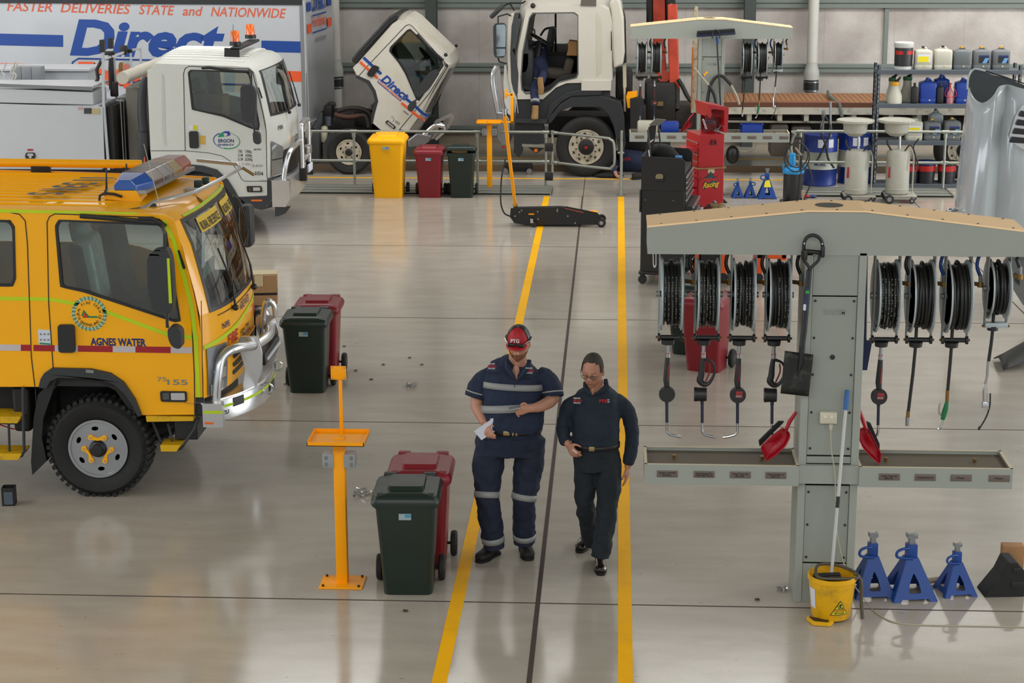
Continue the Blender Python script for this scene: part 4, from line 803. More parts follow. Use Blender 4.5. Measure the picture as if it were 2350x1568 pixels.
sp(et, 'red_sticker', [(63, 342), (76, 342), (76, 346), (63, 346)], MARK_R, Y1-.016, .003)
sp(et, 'reflector_dark', [(193, 248), (210, 248), (210, 261), (193, 261)], DKG, Y1-.016, .008); sp(et, 'reflector_gold', [(211, 249), (229, 249), (229, 262), (211, 262)], mat('reflector_gold', '#a89a70', .5), Y1-.016, .008)
sp(et, 'red_label', [(179, 246), (190, 246), (190, 252), (179, 252)], mat('label_pale_red', '#b08a8a', .5), Y1-.016, .003)
b = MB().tube([at(236, 95, Y1+.02), at(238, 240, Y1+.02), at(250, 390, Y1+.02)], .026, 4); b.tube([at(238, 135, Y1+.02), at(262, 128, 28.2), at(300, 115, 29.4), at(322, 112, 29.8)], .022, 4); b.tube([at(322, 112, 29.8), at(326, 210, 29.8)], .022, 4).tube([at(262, 132, 28.4), at(268, 240, 28.4)], .022, 4).tube([at(240, 235, Y1+.05), at(285, 222, 29.0)], .02, 4).tube([at(300, 120, 29.2), at(302, 200, 29.2)], .02, 4).tube([at(258, 385, Y1+.1), at(298, 375, 29.3)], .02, 4)
fr = b.build('ladder_rack', BOXW, et, smooth=False)
for (a, c, Y) in (((228, 92), (239, 120), Y1-.02), ((248, 88), (258, 112), 28.1)): sp(fr, 'rubber_post_cap', [a, (c[0], a[1]), c, (a[0], c[1])], BLK, Y, .0, y1=Y+.08)
b = MB().rbox(tuple(at(283, 115, 28.9)), (.12, .1, .14), .02).rbox(tuple(at(295, 117, 29.0)), (.12, .06, .06), .02).rbox(tuple(at(250, 122, 27.9)), (.18, .06, .06), .02); b.build('work_light', BLK, fr)
b = MB()
for i in range(7): b.tube([at(283+i*3, 140, 29.3), at(283+i*3, 165, 29.3)], .004, 4).tube([at(283, 141+i*4, 29.3), at(301, 141+i*4, 29.3)], .004, 4)
b.build('mesh_guard', GALV, fr, whole=True)
b = MB()
for k in range(4): b.tube([at(277+4*math.cos(t*.6+k), 155+12*math.sin(t*.6+k*.3), 28.8) for t in range(11)], .01, 6)
b.build('rope_coil', mat('rope_tan', '#8d6a34', .8), fr, whole=True)
b = MB().tube([at(*p, 28.2) for p in ((232, 140), (222, 160), (225, 180), (220, 190))], .03, 6).tube([at(*p, 28.0) for p in ((254, 120), (252, 160), (254, 205))], .025, 8).rbox(tuple(at(262, 205, 28.2)), (.12, .06, .22), .02).rbox(tuple(at(256, 160, 28.3)), (.07, .05, .5), .02); b.build('rack_tool', GRIME, fr)
MB().cyl(at(281, 179, 27.75), at(372, 143, 29.75), .092, n=28).build('conduit_tube', mat('tube_offwhite', '#bdb8ab', .5), fr)
MB().tube([at(281, 179, 27.75)+(at(372, 143, 29.75)-at(281, 179, 27.75))*.28+Vector((0, .095*math.cos(t), .095*math.sin(t))) for t in [i*.6 for i in range(10)]], .006, 6).build('tie_strap', mat('rope_tan', '#8d6a34', .8), fr)
bxp(et, 'grey_stowage_panel', mat('stowage_grey', '#7c7a74', .6), -7.32, -7.0, Y1+.5, Y1+2.0, 1.0, 2.15, bevel=.02)
b = MB().bx(-7.52, -7.42, Y1+.1, Y1+1.3, 1.0, 1.9); b.build('black_screen_panel', BLK, et)
b = MB().tube([at(267, 230, 28.0), at(276, 232, 28.0), at(284, 375, 28.0)], .012, 6).tube([at(276, 230, 28.3), at(283, 232, 28.3), at(290, 375, 28.3)], .012, 6); b.build('screen_edge_rail', ALU, et)
b = MB().tube([at(*p, Y1+.12) for p in ((336, 176), (331, 186), (327, 215), (326, 260), (330, 300))], [.03, .05, .065, .07, .07], 12, smooth=4).rbox(tuple(at(331, 345, Y1+.2)), (.16, .2, .62), .04); b.build('air_snorkel', DKG, et)
MB().tube([at(331, 385, Y1), at(332, 360, Y1)], [.02, .008], 8).build('tape_tip', mat('tip_orange', '#c94a30'), et)
# interior
bxp(et, 'interior_trim', DASH, -6.75, -5.2, Y1+.15, Y1+EW-.15, 1.05, 1.4, bevel=.04); bxp(et, 'dashboard', DASH, -5.45, -5.1, Y1+.1, Y1+EW-.1, 1.3, 1.75, bevel=.05)
seat(et, -5.95, Y1+.5, 1.5, .6); seat(et, -5.95, Y1+1.6, 1.5, .6); steering(et, (-5.5, Y1+.55, 1.85), .21, -.9)
MB().rbox((-6.2, Y1+1.2, 1.75), (.5, .5, .4), .02).build('carton_in_cab', CARD, et)
# ---------------------------------------------------------------- white freight truck with box body and tilted cab
Y2 = 33.5; RA = math.radians(-5)
NS = Vector((math.sin(RA), -math.cos(RA), 0)); C0 = Vector((-5.505, 33.5, 0)); XD = Vector((math.cos(RA), math.sin(RA), 0)); YD = Vector((-math.sin(RA), math.cos(RA), 0))
FS = lambda a, c: onpl(a, c, C0, NS)
t = thing('freight_truck', 'white box-body freight truck with its cab tilted forward over the front wheel', 'truck', (-8, 34.6, 0))
FR = lambda s, d, z: C0+XD*s+YD*d+Vector((0, 0, z))
def fbox(n, m, s0, s1, d0, d1, z0, z1, **k):
    b = MB(); b.bx(s0, s1, d0, d1, z0, z1); b.v = [FR(v.x, v.y, v.z) for v in b.v]; return b.build(n, m, t, **k)
fbox('box_body', BOXW, -8.5, -.03, 0, 2.38, .88, 3.35, bevel=.01)
fbox('corner_post', mat('post_grey', '#77797a', .5), -.05, .012, -.012, .05, .88, 3.0); fbox('corner_post', BOXW, .0, .04, .0, .10, .86, 3.35)
fbox('top_rail', BLK, -8.5, .0, -.02, .0, 3.0, 3.1); fbox('top_rail', BLK, -8.5, .03, -.02, .05, 3.1, 3.36)
fbox('front_rail', BOXW, -.03, .02, 0, 2.36, .80, .9); fbox('chassis', GRIME, -8.5, 2.2, .8, 1.6, .62, .86)
def fplate(n, pts, m, par=t, off=.004): 
    P = [FS(*p) for p in pts]; b = MB(); b.add([p+NS*off for p in P]+[p+NS*.0005 for p in P], [tuple(range(len(P))), tuple(range(len(P), 2*len(P)))]+[(i, (i+1) % len(P), (i+1) % len(P)+len(P), i+len(P)) for i in range(len(P))]); return b.build(n, m, par, smooth=False)
b = MB()
for tx, x0, x1 in (('FASTER', 16, 120), ('DELIVERIES', 139, 300), ('STATE', 319, 401), ('and', 419, 466), ('NATIONWIDE', 484, 657)):
    yb = lambda x: 24.5+(x-16)*.0265
    ptext(b, tx, FS, (x0, yb(x0)), (x1, yb(x1)), (x0, yb(x0)-22), shear=.25, bold=.015)
b.build('slogan_lettering', mat('slogan_orange', '#c75a3c', .5), t, smooth=False)
b = MB(); yb = lambda x: 123+(x-160)*.024
ptext(b, 'Direct', FS, (160, yb(160)), (517, yb(517)), (160, yb(160)-79), shear=.25, bold=.04); b.build('company_lettering', DBLUE, t, smooth=False)
st = lambda x, y: y+x*.025
for x0, x1, y, h, m_ in ((-120, 145, 77, 27, DBLUE), (600, 695, 78, 26, DBLUE), (-120, 148, 145, 11, DORG), (640, 695, 146.5, 24, DORG)): fplate('body_stripe', [(x0, st(x0, y)), (x1, st(x1, y)), (x1, st(x1, y+h)), (x0, st(x0, y+h))], m_)
b = MB(); P = [FS(*p) for p in ((163, 160), (167, 142), (180, 134), (360, 138), (560, 143))]; b.tube([p+NS*.004 for p in P], .016, 4); P = [FS(*p) for p in ((205, 186), (250, 188), (400, 190), (600, 195))]; b.tube([p+NS*.004 for p in P], .016, 4); b.build('panel_outline', DBLUE, t, whole=True)
b = MB(); ptext(b, 'Freight', FS, (168, 190), (400, 194), (168, 142), shear=.25, bold=.05, off=.008); fl_ = b.build('freight_lettering', DORG, t, smooth=False)
b = MB(); ptext(b, 'Freight', FS, (170, 192), (402, 196), (170, 144), shear=.25, bold=.05, off=.004); b.build('lettering_shadow', BTXT, fl_, smooth=False)
# front wall lettering
FW_ = lambda a, c: onpl(a, c, C0+XD*.0, XD)
FP = lambda d, z: FR(.004, d, z)
b = MB().text('Direct', FP(.75, 2.85), YD, (0, 0, 1), .5, wid=.95, bold=.03, shear=.2); b.build('wall_lettering_blue', DBLUE, t, smooth=False)
b = MB().text('Freight Express', FP(.72, 2.56), YD, (0, 0, 1), .26, wid=1.0, bold=.02, shear=.2); b.build('wall_lettering_orange', DORG, t, smooth=False)
b = MB().text('...when it\'s urgent', FP(.85, 2.28), YD, (0, 0, 1), .16, wid=.85, shear=.2); b.build('wall_lettering_grey', GTXT, t, smooth=False)
for d0, d1, z, m_ in ((.3, .6, 2.86, DBLUE), (1.85, 2.15, 2.86, DBLUE), (.3, .6, 2.48, DORG), (1.85, 2.15, 2.48, DORG)): fbox('wall_stripe', m_, .0, .006, d0, d1, z, z+.16)
for z in (2.75, 2.45): fbox('wall_line', DBLUE, 0, .006, .72, 1.74, z, z+.025)
# tilted cab
Y3 = 33.5; CW = 2.0
co = [(810, 155), (817, 148), (834, 130), (900, 55), (914, 46), (925, 50), (930, 53), (1018, 140), (1024, 156), (1000, 195), (965, 262), (938, 300), (918, 297), (900, 303), (876, 300), (856, 283), (860, 262), (868, 232), (862, 208), (848, 185), (818, 172)]
cw = [(893, 118), (895, 108), (935, 68), (942, 66), (1012, 135), (1019, 150), (962, 232), (955, 228), (930, 170), (915, 145)]
sp(t, 'cab_side', co, CRM, Y3, 0, [cw], y1=Y3+.03); MB().plate(xz(co, Y3), [xz(cw, Y3)], Y3+CW-.03, Y3+CW).build('cab_side', CRM, t, smooth=False)
X3 = lambda a, c, B=(0, 0): tuple(xz([(a, c)], Y3)[0])+B
tc_ = Cab([X3(810, 155), X3(834, 130, (-.03, .03)), X3(900, 55, (-.03, .03)), X3(914, 46, (0, .08)), X3(930, 53, (.08, .10)), X3(1018, 140, (.10, .10)), X3(1030, 150, (.10, 0)), X3(1024, 160, (.10, -.03)), X3(1000, 200, (.10, -.05)), X3(965, 262, (.12, -.08)), X3(938, 300, (.12, -.10))], Y3, CW, 3.2)
b = MB(); tc_.patch(b, 2.6, 6.8, 0, 1, 14); tc_.patch(b, 8.9, 10, 0, 1, 4); tc_.patch(b, 6.8, 8.9, 0, .06, 4, 2); tc_.patch(b, 6.8, 8.9, .94, 1, 4, 2); b.build('cab_skin', CRM, t)
b = MB(); tc_.patch(b, 0, 2.6, 0, 1, 8, off=0); b.build('cab_back_panel', BLK, t)
b = MB(); tc_.patch(b, 6.9, 8.85, .07, .93, 6, 12, .0); b.build('windscreen', GLSD, t)
b = MB()
for i in range(13): v = .08+i*.07; b.tube([tc_.at(3.7, v), tc_.at(4.1, v), tc_.at(5.0, v)], .012, 6)
b.build('roof_rib', CRM, t)
sp(t, 'cab_rear_trim', [(806, 136), (822, 116), (893, 38), (905, 31), (914, 34), (912, 46), (900, 56), (834, 131), (820, 148), (808, 143)], BLK, Y3-.01, 0, y1=Y3+CW*.9, bevel=.03)
b = MB()
for i in range(9): p = at(838+i*6.3, 112-i*6.8, Y3-.02); b.box(tuple(p), (.02, .05, .07), ry=.8)
b.build('intake_louvre', DKG, t)
sp(t, 'arch_trim', [(818, 172), (848, 185), (862, 208), (868, 232), (860, 262), (856, 283), (851, 286), (853, 262), (860, 232), (855, 212), (842, 192), (816, 178)], DKG, Y3-.002, 0, y1=Y3+.25)
sp(t, 'window_seal', rnd(cw, 6), BLK, Y3, .006, [shrink(rnd(cw, 6), 5)], y1=Y3+.02); sp(t, 'door_window', shrink(cw, 3), GLS, Y3+.014, .002, y1=Y3+.016)
b = MB(); seam(b, [(823, 175), (843, 152), (930, 60), (938, 56), (946, 60), (1020, 142), (1022, 155), (985, 215), (917, 297)], Y3, .012); b.build('door_seam', BTXT, t, smooth=False, whole=True)
P3 = lambda a, c: at(a, c, Y3)
b = MB(); seam(b, [(834, 132), (875, 170)], Y3, .05, .004); seam(b, [(930, 225), (952, 243), (972, 262), (984, 266)], Y3, .05, .004); b.build('cab_stripe_blue', DBLUE, t, smooth=False)
b = MB(); seam(b, [(826, 142), (867, 180)], Y3, .045, .004); seam(b, [(921, 236), (960, 268), (975, 277)], Y3, .045, .004); b.build('cab_stripe_orange', DORG, t, smooth=False)
b = MB(); ptext(b, 'Direct', P3, (873, 184), (930, 232), (883, 168), bold=.04, shear=.2); b.build('cab_lettering_blue', DBLUE, t, smooth=False)
b = MB(); ptext(b, 'Freight Express', P3, (869, 190), (918, 232), (873, 184), bold=.02, shear=.2); b.build('cab_lettering_orange', DORG, t, smooth=False)
sp(t, 'lettering_frame', [(870, 180), (923, 227), (919, 233), (866, 189)], DBLUE, Y3, .003, [[(870.5, 182), (921, 227), (918.5, 231), (868, 188)]])
b = MB(); ptext(b, '75', P3, (896, 268), (903, 274), (898, 264)); ptext(b, '190', P3, (901, 279), (916, 288), (904, 273), bold=.02); b.build('model_number', GTXT, t, smooth=False)
b = MB(); ptext(b, 'FTR', P3, (976, 262), (986, 266), (978, 256)); b.build('nose_lettering', BTXT, t, smooth=False)
sp(t, 'amber_badge', [(927, 253), (938, 262), (937, 265), (925, 256)], GTXT, Y3, .003)
lm = sp(t, 'side_marker_lamp', rnd([(884, 281), (889, 275), (909, 291), (905, 297)], 3), BLK, Y3, .02); sp(lm, 'lens', [(888, 282), (891, 279), (905, 291), (902, 294)], POL, Y3-.02, .006)
sp(t, 'door_handle', rnd([(842, 169), (857, 148), (872, 154), (856, 177), (846, 175)], 5), BLK, Y3, .04, bevel=.01)
mirror_arm(t, [(948, 212), (985, 166), (1003, 158), (1009, 168), (985, 205), (962, 224)], Y3, [[(1005, 165), (1016, 148), (1008, 138, 0)]], .3)
mirror_arm(t, [(935, 243), (948, 230), (957, 237), (948, 255), (938, 255)], Y3, [[(952, 232), (962, 222)]], .28)
MB().tube([P3(958, 78)+Vector((0, -.03, 0)), P3(985, 108)+Vector((0, -.05, 0)), P3(1018, 138)+Vector((0, -.04, 0))], .02, 8).build('mirror_rail', BLK, t)
MB().ball(tuple(P3(1023, 126)), .035, 8).ball(tuple(at(1047, 105, 35)), .03, 8).build('roof_marker_lamp', BLK, t)
# nose: headlamp, wiper, bumper and bull bar hanging under the tilted cab
sp(t, 'headlamp', rnd([(938, 300), (955, 278), (968, 270), (972, 282), (950, 305)], 4), mat('headlamp_clear', '#8f9293', .15, .5), Y3-.01, 0, y1=Y3+.2)
b = MB().tube([at(1010, 215, 34.3), at(1000, 240, 34.3), at(992, 262, 34.3)], .025, 8); b.build('wiper', BLK, t)
sp(t, 'bumper', [(935, 322), (955, 307), (990, 312), (985, 325), (970, 334), (937, 338)], ALU, Y3-.03, 0, y1=Y3+1.9, bevel=.02)
b = MB().tube([at(*p, Y3+.05) for p in ((965, 318), (985, 298), (1000, 288), (1020, 290))], .038, 10, smooth=4).tube([at(*p, Y3+.5) for p in ((960, 330), (985, 300), (1010, 285), (1020, 300), (1000, 320))], .038, 10, smooth=4); b.build('bull_bar_tube', POL, t)
sp(t, 'bull_bar_plate', rnd([(990, 292), (1000, 275), (1038, 258), (1044, 272), (1030, 295), (1000, 318), (985, 320)], 4), POL, Y3+.6, .03, [[(1005, 290), (1012, 278), (1032, 270), (1030, 282), (1008, 300)]])
# engine and chassis
b = MB().rbox(tuple(at(800, 292, Y3+.9)), (1.0, .7, .5), .08).rbox(tuple(at(795, 262, Y3+.9)), (.9, .6, .16), .05).rbox(tuple(at(756, 262, Y3+.7)), (.16, .35, .36), .04).rbox(tuple(at(835, 270, Y3+.7)), (.3, .4, .3), .05); b.build('engine', GRIME, t, whole=True)
b = MB().tube([at(*p, Y3+.35) for p in ((768, 262), (778, 266), (800, 269), (825, 266))], .045, 10, smooth=3); b.build('turbo_pipe', mat('rusty_pipe', '#4c2c20', .6), t)
b = MB().tube([at(*p, Y3+.35) for p in ((750, 240), (758, 234), (768, 236), (769, 245))], .018, 8, smooth=3).tube([at(*p, Y3+.4) for p in ((775, 255), (800, 248), (830, 250), (850, 262), (852, 285))], .04, 10, smooth=4).tube([at(*p, Y3+.3) for p in ((825, 266), (838, 266), (845, 280), (846, 292))], .04, 10, smooth=4); b.build('engine_hose', mat('engine_dark_brown', '#2a241e', .6), t)
b = MB().cyl(at(753, 268, Y3+.3), at(753, 288, Y3+.3), .06, n=16); b.build('filter_bowl', mat('filter_grey', '#4a505a', .4), t)
b = MB().tube([at(*p, Y3+.15) for p in ((736, 258), (734, 278), (725, 295))], [.04, .06, .08], 12).rbox(tuple(at(722, 335, Y3+.2)), (.26, .35, .62), .08); b.build('air_intake', DKG, t)
sp(t, 'mud_guard', [(757, 305), (770, 302), (762, 335), (750, 365), (741, 352), (745, 325)], DKG, Y3+.05, 0, y1=Y3+.4)
MB().rbox(tuple(at(745, 308, Y3+.25)), (.12, .2, .3), .04).build('expansion_bottle', mat('bottle_cream', '#b5ae98', .6), t)
wheel(t, (at(800, 340, Y3).x, Y3+.02, .405), .41, .22, .25, DIRTW, tread=False, nut=GRIME); wheel(t, (at(800, 340, Y3).x, Y3+1.8, .405), .41, .22, .25, DIRTW, tread=False, nut=GRIME)
bxp(t, 'chassis_rail', GRIME, -5.6, -3.9, Y3+.5, Y3+1.4, .5, .72)
MB().rbox(tuple(at(880, 255, Y3+.8)), (.45, 1.0, .1), .02, ry=.9).build('cab_underside', GRIME, t)
seat(t, at(930, 150, 34).x, 34.0, at(930, 150, 34).z-.1, .5); steering(t, at(980, 130, 34.1), .2, .9)
# ---------------------------------------------------------------- large cream truck with orange folding crane and timber tray
YT = 33.4; TW = 2.3
t = thing('crane_truck', 'large cream truck with open driver door, orange folded crane and timber deck tray', 'truck', (0, 34.5, 0))
P4 = lambda a, c: at(a, c, YT)
co = [(1207, 22), (1222, 14), (1250, 13), (1330, 13), (1380, 14), (1397, 22), (1403, 50), (1405, 184), (1335, 190), (1300, 191), (1276, 201), (1246, 228), (1188, 228), (1185, 180), (1190, 110)]
ap = [(1222, 29), (1318, 28), (1327, 34), (1328, 170), (1324, 180), (1305, 185), (1283, 191), (1262, 210), (1246, 217), (1206, 217), (1196, 207), (1194, 180), (1198, 120), (1214, 40)]
fw_ = [(1226, 31), (1318, 30), (1326, 36), (1327, 118), (1290, 126), (1207, 125), (1215, 60)]
sp(t, 'cab_side', co, CRM, YT, 0, [ap], y1=YT+.05); MB().plate(xz(co, YT), [xz(fw_, YT)], YT+TW-.04, YT+TW).build('cab_side', CRM, t, smooth=False)
sp(t, 'door_aperture_trim', rnd(ap, 6), mat('trim_grey', '#5c6060', .6), YT+.01, 0, [shrink(rnd(ap, 6), 3.2)], y1=YT+.07)
X4 = lambda a, c, B=0, Zb=0: tuple(xz([(a, c)], YT)[0])+(B, Zb)
fc = Cab([X4(1405, 184, .03), X4(1405, 100, .05), X4(1403, 50, .10, .03), X4(1397, 22, .08, .14), X4(1380, 14, .0, .20), X4(1222, 14, -.02, .20), X4(1207, 22, -.10, .12), X4(1200, 50, -.14), X4(1190, 110, -.2), X4(1185, 175, -.26), X4(1186, 228, -.30), X4(1190, 260, -.30)], YT, TW, 3)
fc.sg = -1
b = MB(); fc.patch(b, 0, 6.8, 0, 1, 18); fc.patch(b, 8.7, 11, 0, 1, 6); fc.patch(b, 6.8, 8.7, 0, .07, 4, 2); fc.patch(b, 6.8, 8.7, .93, 1, 4, 2); b.build('cab_skin', CRM, t)
b = MB(); fc.patch(b, 6.85, 8.65, .07, .93, 6, 12); b.build('windscreen', GLSD, t)
MB().tube([at(1275, 28, YT+TW-.05), at(1275, 125, YT+TW-.05)], .02, 6).build('far_window_bar', BLK, t)
sp(t, 'rear_corner_panel', [(1398, 5), (1412, -10), (1425, 5), (1432, 40), (1434, 120), (1430, 148), (1408, 158), (1403, 100), (1402, 30)], CRM, YT+.04, 0, y1=YT+TW-.1, bevel=.04)
sp(t, 'side_slot', [(1402, 72), (1404, 72), (1404, 116), (1402, 116)], BTXT, YT-.01, .005)
sp(t, 'panel_recess', [(1369, 28), (1377, 38), (1381, 60), (1381, 165), (1370, 176)], mat('recess_cream', '#c2bcac', .4), YT, .004)
sp(t, 'rear_cowl', rnd([(1419, 12), (1427, 18), (1436, 45), (1438, 145), (1427, 145), (1425, 60)], 4), BLK, YT+.1, 0, y1=YT+1.2, bevel=.02)
sp(t, 'lower_side_box', [(1334, 184), (1403, 184), (1402, 208), (1334, 208)], CRM, YT-.01, .02, y1=YT+.4, bevel=.01)
sp(t, 'roof_hatch_plate', [(1334, -5), (1369, -5), (1368, 14), (1332, 13)], mat('chequer_grey', '#5d5650', .5), YT-.0, .02)
MB().ball(tuple(P4(1223, 13)), .045, 8).build('roof_marker_lamp', BLK, t)
# open door swung forward
dY = YT-.0
b = MB().plate(xz([(1170, 34), (1180, 30), (1187, 60), (1190, 120), (1191, 215), (1184, 228), (1176, 220), (1170, 200), (1165, 140), (1166, 60)], dY), y0=dY-.9, y1=dY-.86)
door = sp(t, 'open_door', [(1166, 40), (1174, 30), (1180, 32), (1176, 60), (1172, 130), (1174, 190), (1186, 228), (1184, 232), (1173, 215), (1166, 180), (1164, 120)], CRM, dY, .0, y1=dY+.75, bevel=.01)
sp(door, 'door_lining', [(1180, 36), (1190, 34), (1186, 60), (1176, 118), (1186, 140), (1190, 170), (1188, 216), (1178, 208), (1173, 180), (1171, 120), (1174, 60)], mat('door_lining_grey', '#3b3e41', .6), dY-.01, 0, y1=dY+.6, bevel=.008)
sp(door, 'door_glass', [(1183, 44), (1196, 42), (1183, 112), (1176, 112)], GLS, dY+.01, .01)
MB().tube([P4(1178, 200), P4(1183, 212), P4(1187, 222)], .01, 6).build('door_stay', CHR, door)
# mirrors
mh = mirror_arm(t, [(1132, 60), (1136, 54), (1158, 53), (1162, 60), (1161, 125), (1156, 132), (1137, 132), (1133, 122)], YT, [[(1143, 54), (1143, 38), (1164, 32, .1), (1172, 36, 0)], [(1143, 133), (1146, 142), (1162, 146, .1)]], .35)
sp(mh, 'mirror_glass', rnd([(1139, 57), (1158, 56), (1161, 62), (1160, 108), (1139, 108)], 3), mat('mirror_glass', '#aebcc4', .04, 1), YT-.35-.06, .004); sp(mh, 'mirror_glass', rnd([(1139, 112), (1160, 112), (1159, 128), (1140, 130)], 3), mat('mirror_glass', '#aebcc4', .04, 1), YT-.35-.06, .004)
b = MB().rbox(tuple(at(1141, 26, YT+.3)), (.32, .16, .08), .03, ry=-.75); b.build('front_mirror', DKG, t); MB().tube([at(1155, 14, YT+.3), at(1170, 7, YT+.3), at(1200, 7, YT+.2), at(1206, 2, YT+.2)], .015, 6).tube([at(1170, 8, YT+.3), at(1180, 24, YT+.1)], .013, 6).build('front_mirror_arm', BLK, t)
# interior
MB().plate(xz([(1196, 205), (1246, 216), (1262, 208), (1283, 190), (1326, 182), (1326, 172), (1290, 172), (1262, 196), (1240, 206), (1200, 196)], YT), y0=YT+.1, y1=YT+TW-.1).build('cab_floor', BLK, t, smooth=False)
MB().bx(P4(1328, 100).x, P4(1328, 100).x+.04, YT+.06, YT+TW-.06, 1.7, 2.9).build('cab_rear_wall', DASH, t, smooth=False)
b = MB().rbox(tuple(at(1208, 150, YT+1.1)), (.34, 1.9, .75), .08); b.build('dashboard', DASH, t)
MB().rbox(tuple(at(1272, 168, YT+.5)), (.5, .5, .18), .07, ry=.1).rbox(tuple(at(1303, 160, YT+.5)), (.16, .5, .4), .05, ry=.25).build('driver_seat', mat('seat_brown_cover', '#3a342c', .9), t)
MB().rbox(tuple(at(1290, 138, YT+1.2)), (.62, .7, .24), .05).build('centre_console', SEAT, t); MB().rbox(tuple(at(1262, 100, YT+1.95)), (.14, .5, .62), .06, ry=.2).build('passenger_seat_back', mat('seat_back_grey', '#5b5d60', .6), t)
steering(t, at(1242, 92, YT+.55), .22, .55); b = MB().tube([at(1232, 130, YT+.55), at(1238, 100, YT+.55)], [.07, .05], 8); b.build('steering_column', BLK, t)
MB().tube([at(*p, YT+1.9) for p in ((1240, 82), (1250, 68), (1262, 64), (1274, 66))], .02, 8, smooth=4).tube([at(*p, YT+.3) for p in ((1217, 66), (1226, 68), (1227, 80))], .014, 8, smooth=3).build('grab_handle', DKG, t)
sp(t, 'carton_in_cab', [(1303, 100), (1306, 94), (1324, 96), (1324, 128), (1300, 127), (1304, 112)], CARD, YT+.5, 0, y1=YT+.8)
sp(t, 'inner_door_panel', rnd([(1194, 90), (1207, 86), (1212, 95), (1212, 150), (1207, 165), (1196, 168)], 5), mat('door_lining_grey', '#3b3e41', .6), YT+.15, 0, y1=YT+.2)
# nose, bull bar and bumper
sp(t, 'nose_side', [(1162, 150), (1170, 190), (1175, 230), (1176, 270), (1165, 262), (1157, 235), (1155, 190), (1157, 150)], WHT, YT+.05, 0, y1=YT+TW-.1, bevel=.04)
sp(t, 'bull_bar_plate', rnd([(1128, 160), (1138, 150), (1146, 152), (1150, 185), (1158, 250), (1160, 262), (1140, 260), (1132, 215), (1126, 175)], 4), POL, YT+.25, .0, y1=YT+.3)
MB().tube([at(*p, YT+.1) for p in ((1140, 152), (1131, 172), (1133, 205), (1144, 262))], .045, 10, smooth=4).tube([at(1133, 205, YT+.1), at(1139, 195, YT+2.1)], .045, 10).build('bull_bar_tube', POL, t)
sp(t, 'bumper', [(1140, 258), (1158, 258), (1170, 275), (1170, 332), (1152, 334), (1140, 318)], ALU, YT-.02, 0, y1=YT+2.3, bevel=.02)
sp(t, 'red_white_marker', [(1151, 336), (1160, 336), (1160, 340), (1151, 340)], MARK_R, YT-.03, .006)
# black lower body and guards
BLG = mat('guard_black', '#24272a', .5)
sp(t, 'step_well', [(1185, 229), (1246, 229), (1278, 201), (1300, 192), (1335, 190), (1335, 210), (1400, 210), (1400, 235), (1300, 240), (1256, 285), (1182, 283)], BLG, YT+.02, 0, y1=YT+.5)
sp(t, 'entry_step', [(1180, 273), (1255, 274), (1255, 284), (1180, 282)], DKG, YT-.08, 0, y1=YT+.2, bevel=.005)
sp(t, 'lower_step_box', [(1182, 283), (1247, 284), (1250, 330), (1198, 334), (1198, 352), (1190, 362), (1179, 350), (1180, 300)], BLG, YT+.03, 0, y1=YT+.4, bevel=.01)
sp(t, 'step_tread', [(1198, 330), (1250, 332), (1250, 337), (1198, 336)], GALV, YT-.02, .03); sp(t, 'hanger_bracket', [(1212, 338), (1250, 340), (1230, 352)], GRIME, YT+.02, .02); sp(t, 'amber_reflector', circ(1230, 345, 4.5, 12), AMB, YT, .01)
sp(t, 'front_guard', [(1256, 285), (1268, 258), (1290, 232), (1312, 221), (1380, 219), (1382, 206), (1335, 206), (1300, 212), (1262, 240), (1250, 283)], BLG, YT-.02, .0, y1=YT+.4, bevel=.01)
sp(t, 'front_guard_flare', [(1264, 283), (1285, 256), (1310, 246), (1378, 246), (1395, 262), (1408, 290), (1414, 320), (1434, 322), (1433, 270), (1425, 235), (1380, 220), (1312, 223), (1285, 240), (1262, 268), (1256, 284)], BLG, YT-.04, 0, y1=YT+.45, bevel=.012)
sp(t, 'rear_guard_sheet', [(1384, 240), (1410, 238), (1430, 250), (1436, 330), (1424, 380), (1418, 340), (1410, 290)], DKG, YT+.03, 0, y1=YT+.5, bevel=.01)
MB().bx(-1.2, 7.2, YT+.62, YT+1.5, .62, 1.0).build('chassis', GRIME, t)
wheel(t, (at(1345, 338, YT).x, YT+.0, .535), .535, .3, .29, DIRTW, style='steel10', tread=False, nut=GRIME, hub=GRIME); wheel(t, (at(1345, 338, YT).x, YT+TW-.33, .535), .535, .3, .29, DIRTW, style='steel10', tread=False, nut=GRIME)
MB().plate(circ(at(1345, 338, YT).x, .535, .025, 12), y0=YT-.07, y1=YT-.04).build('red_hub_cap', RED, t)
b = MB().rbox(tuple(at(1432, 190, YT+.8)), (.3, .9, .5), .05).rbox(tuple(at(1450, 270, YT+.9)), (.5, 1.0, .6), .05).rbox(tuple(at(1480, 320, YT+.9)), (.9, .8, .4), .05); b.build('rear_of_cab_machinery', GRIME, t, whole=True)
sp(t, 'coolant_bottle', rnd([(1429, 145), (1437, 143), (1438, 200), (1430, 205)], 2), mat('bottle_cream', '#b5ae98', .6), YT+.15, 0, y1=YT+.3)
MB().cyl(at(1433, 200, YT+.15), at(1434, 256, YT+.15), .02, n=8).build('drain_pipe', DIRTW, t)
sp(t, 'yellow_bracket', [(1437, 222), (1440, 213), (1462, 211), (1462, 222), (1446, 226), (1446, 248), (1440, 248)], ORG, YT+.1, 0, y1=YT+.3); sp(t, 'battery_box', [(1446, 226), (1474, 224), (1474, 300), (1446, 300)], BLK, YT+.05, 0, y1=YT+.4, bevel=.01)
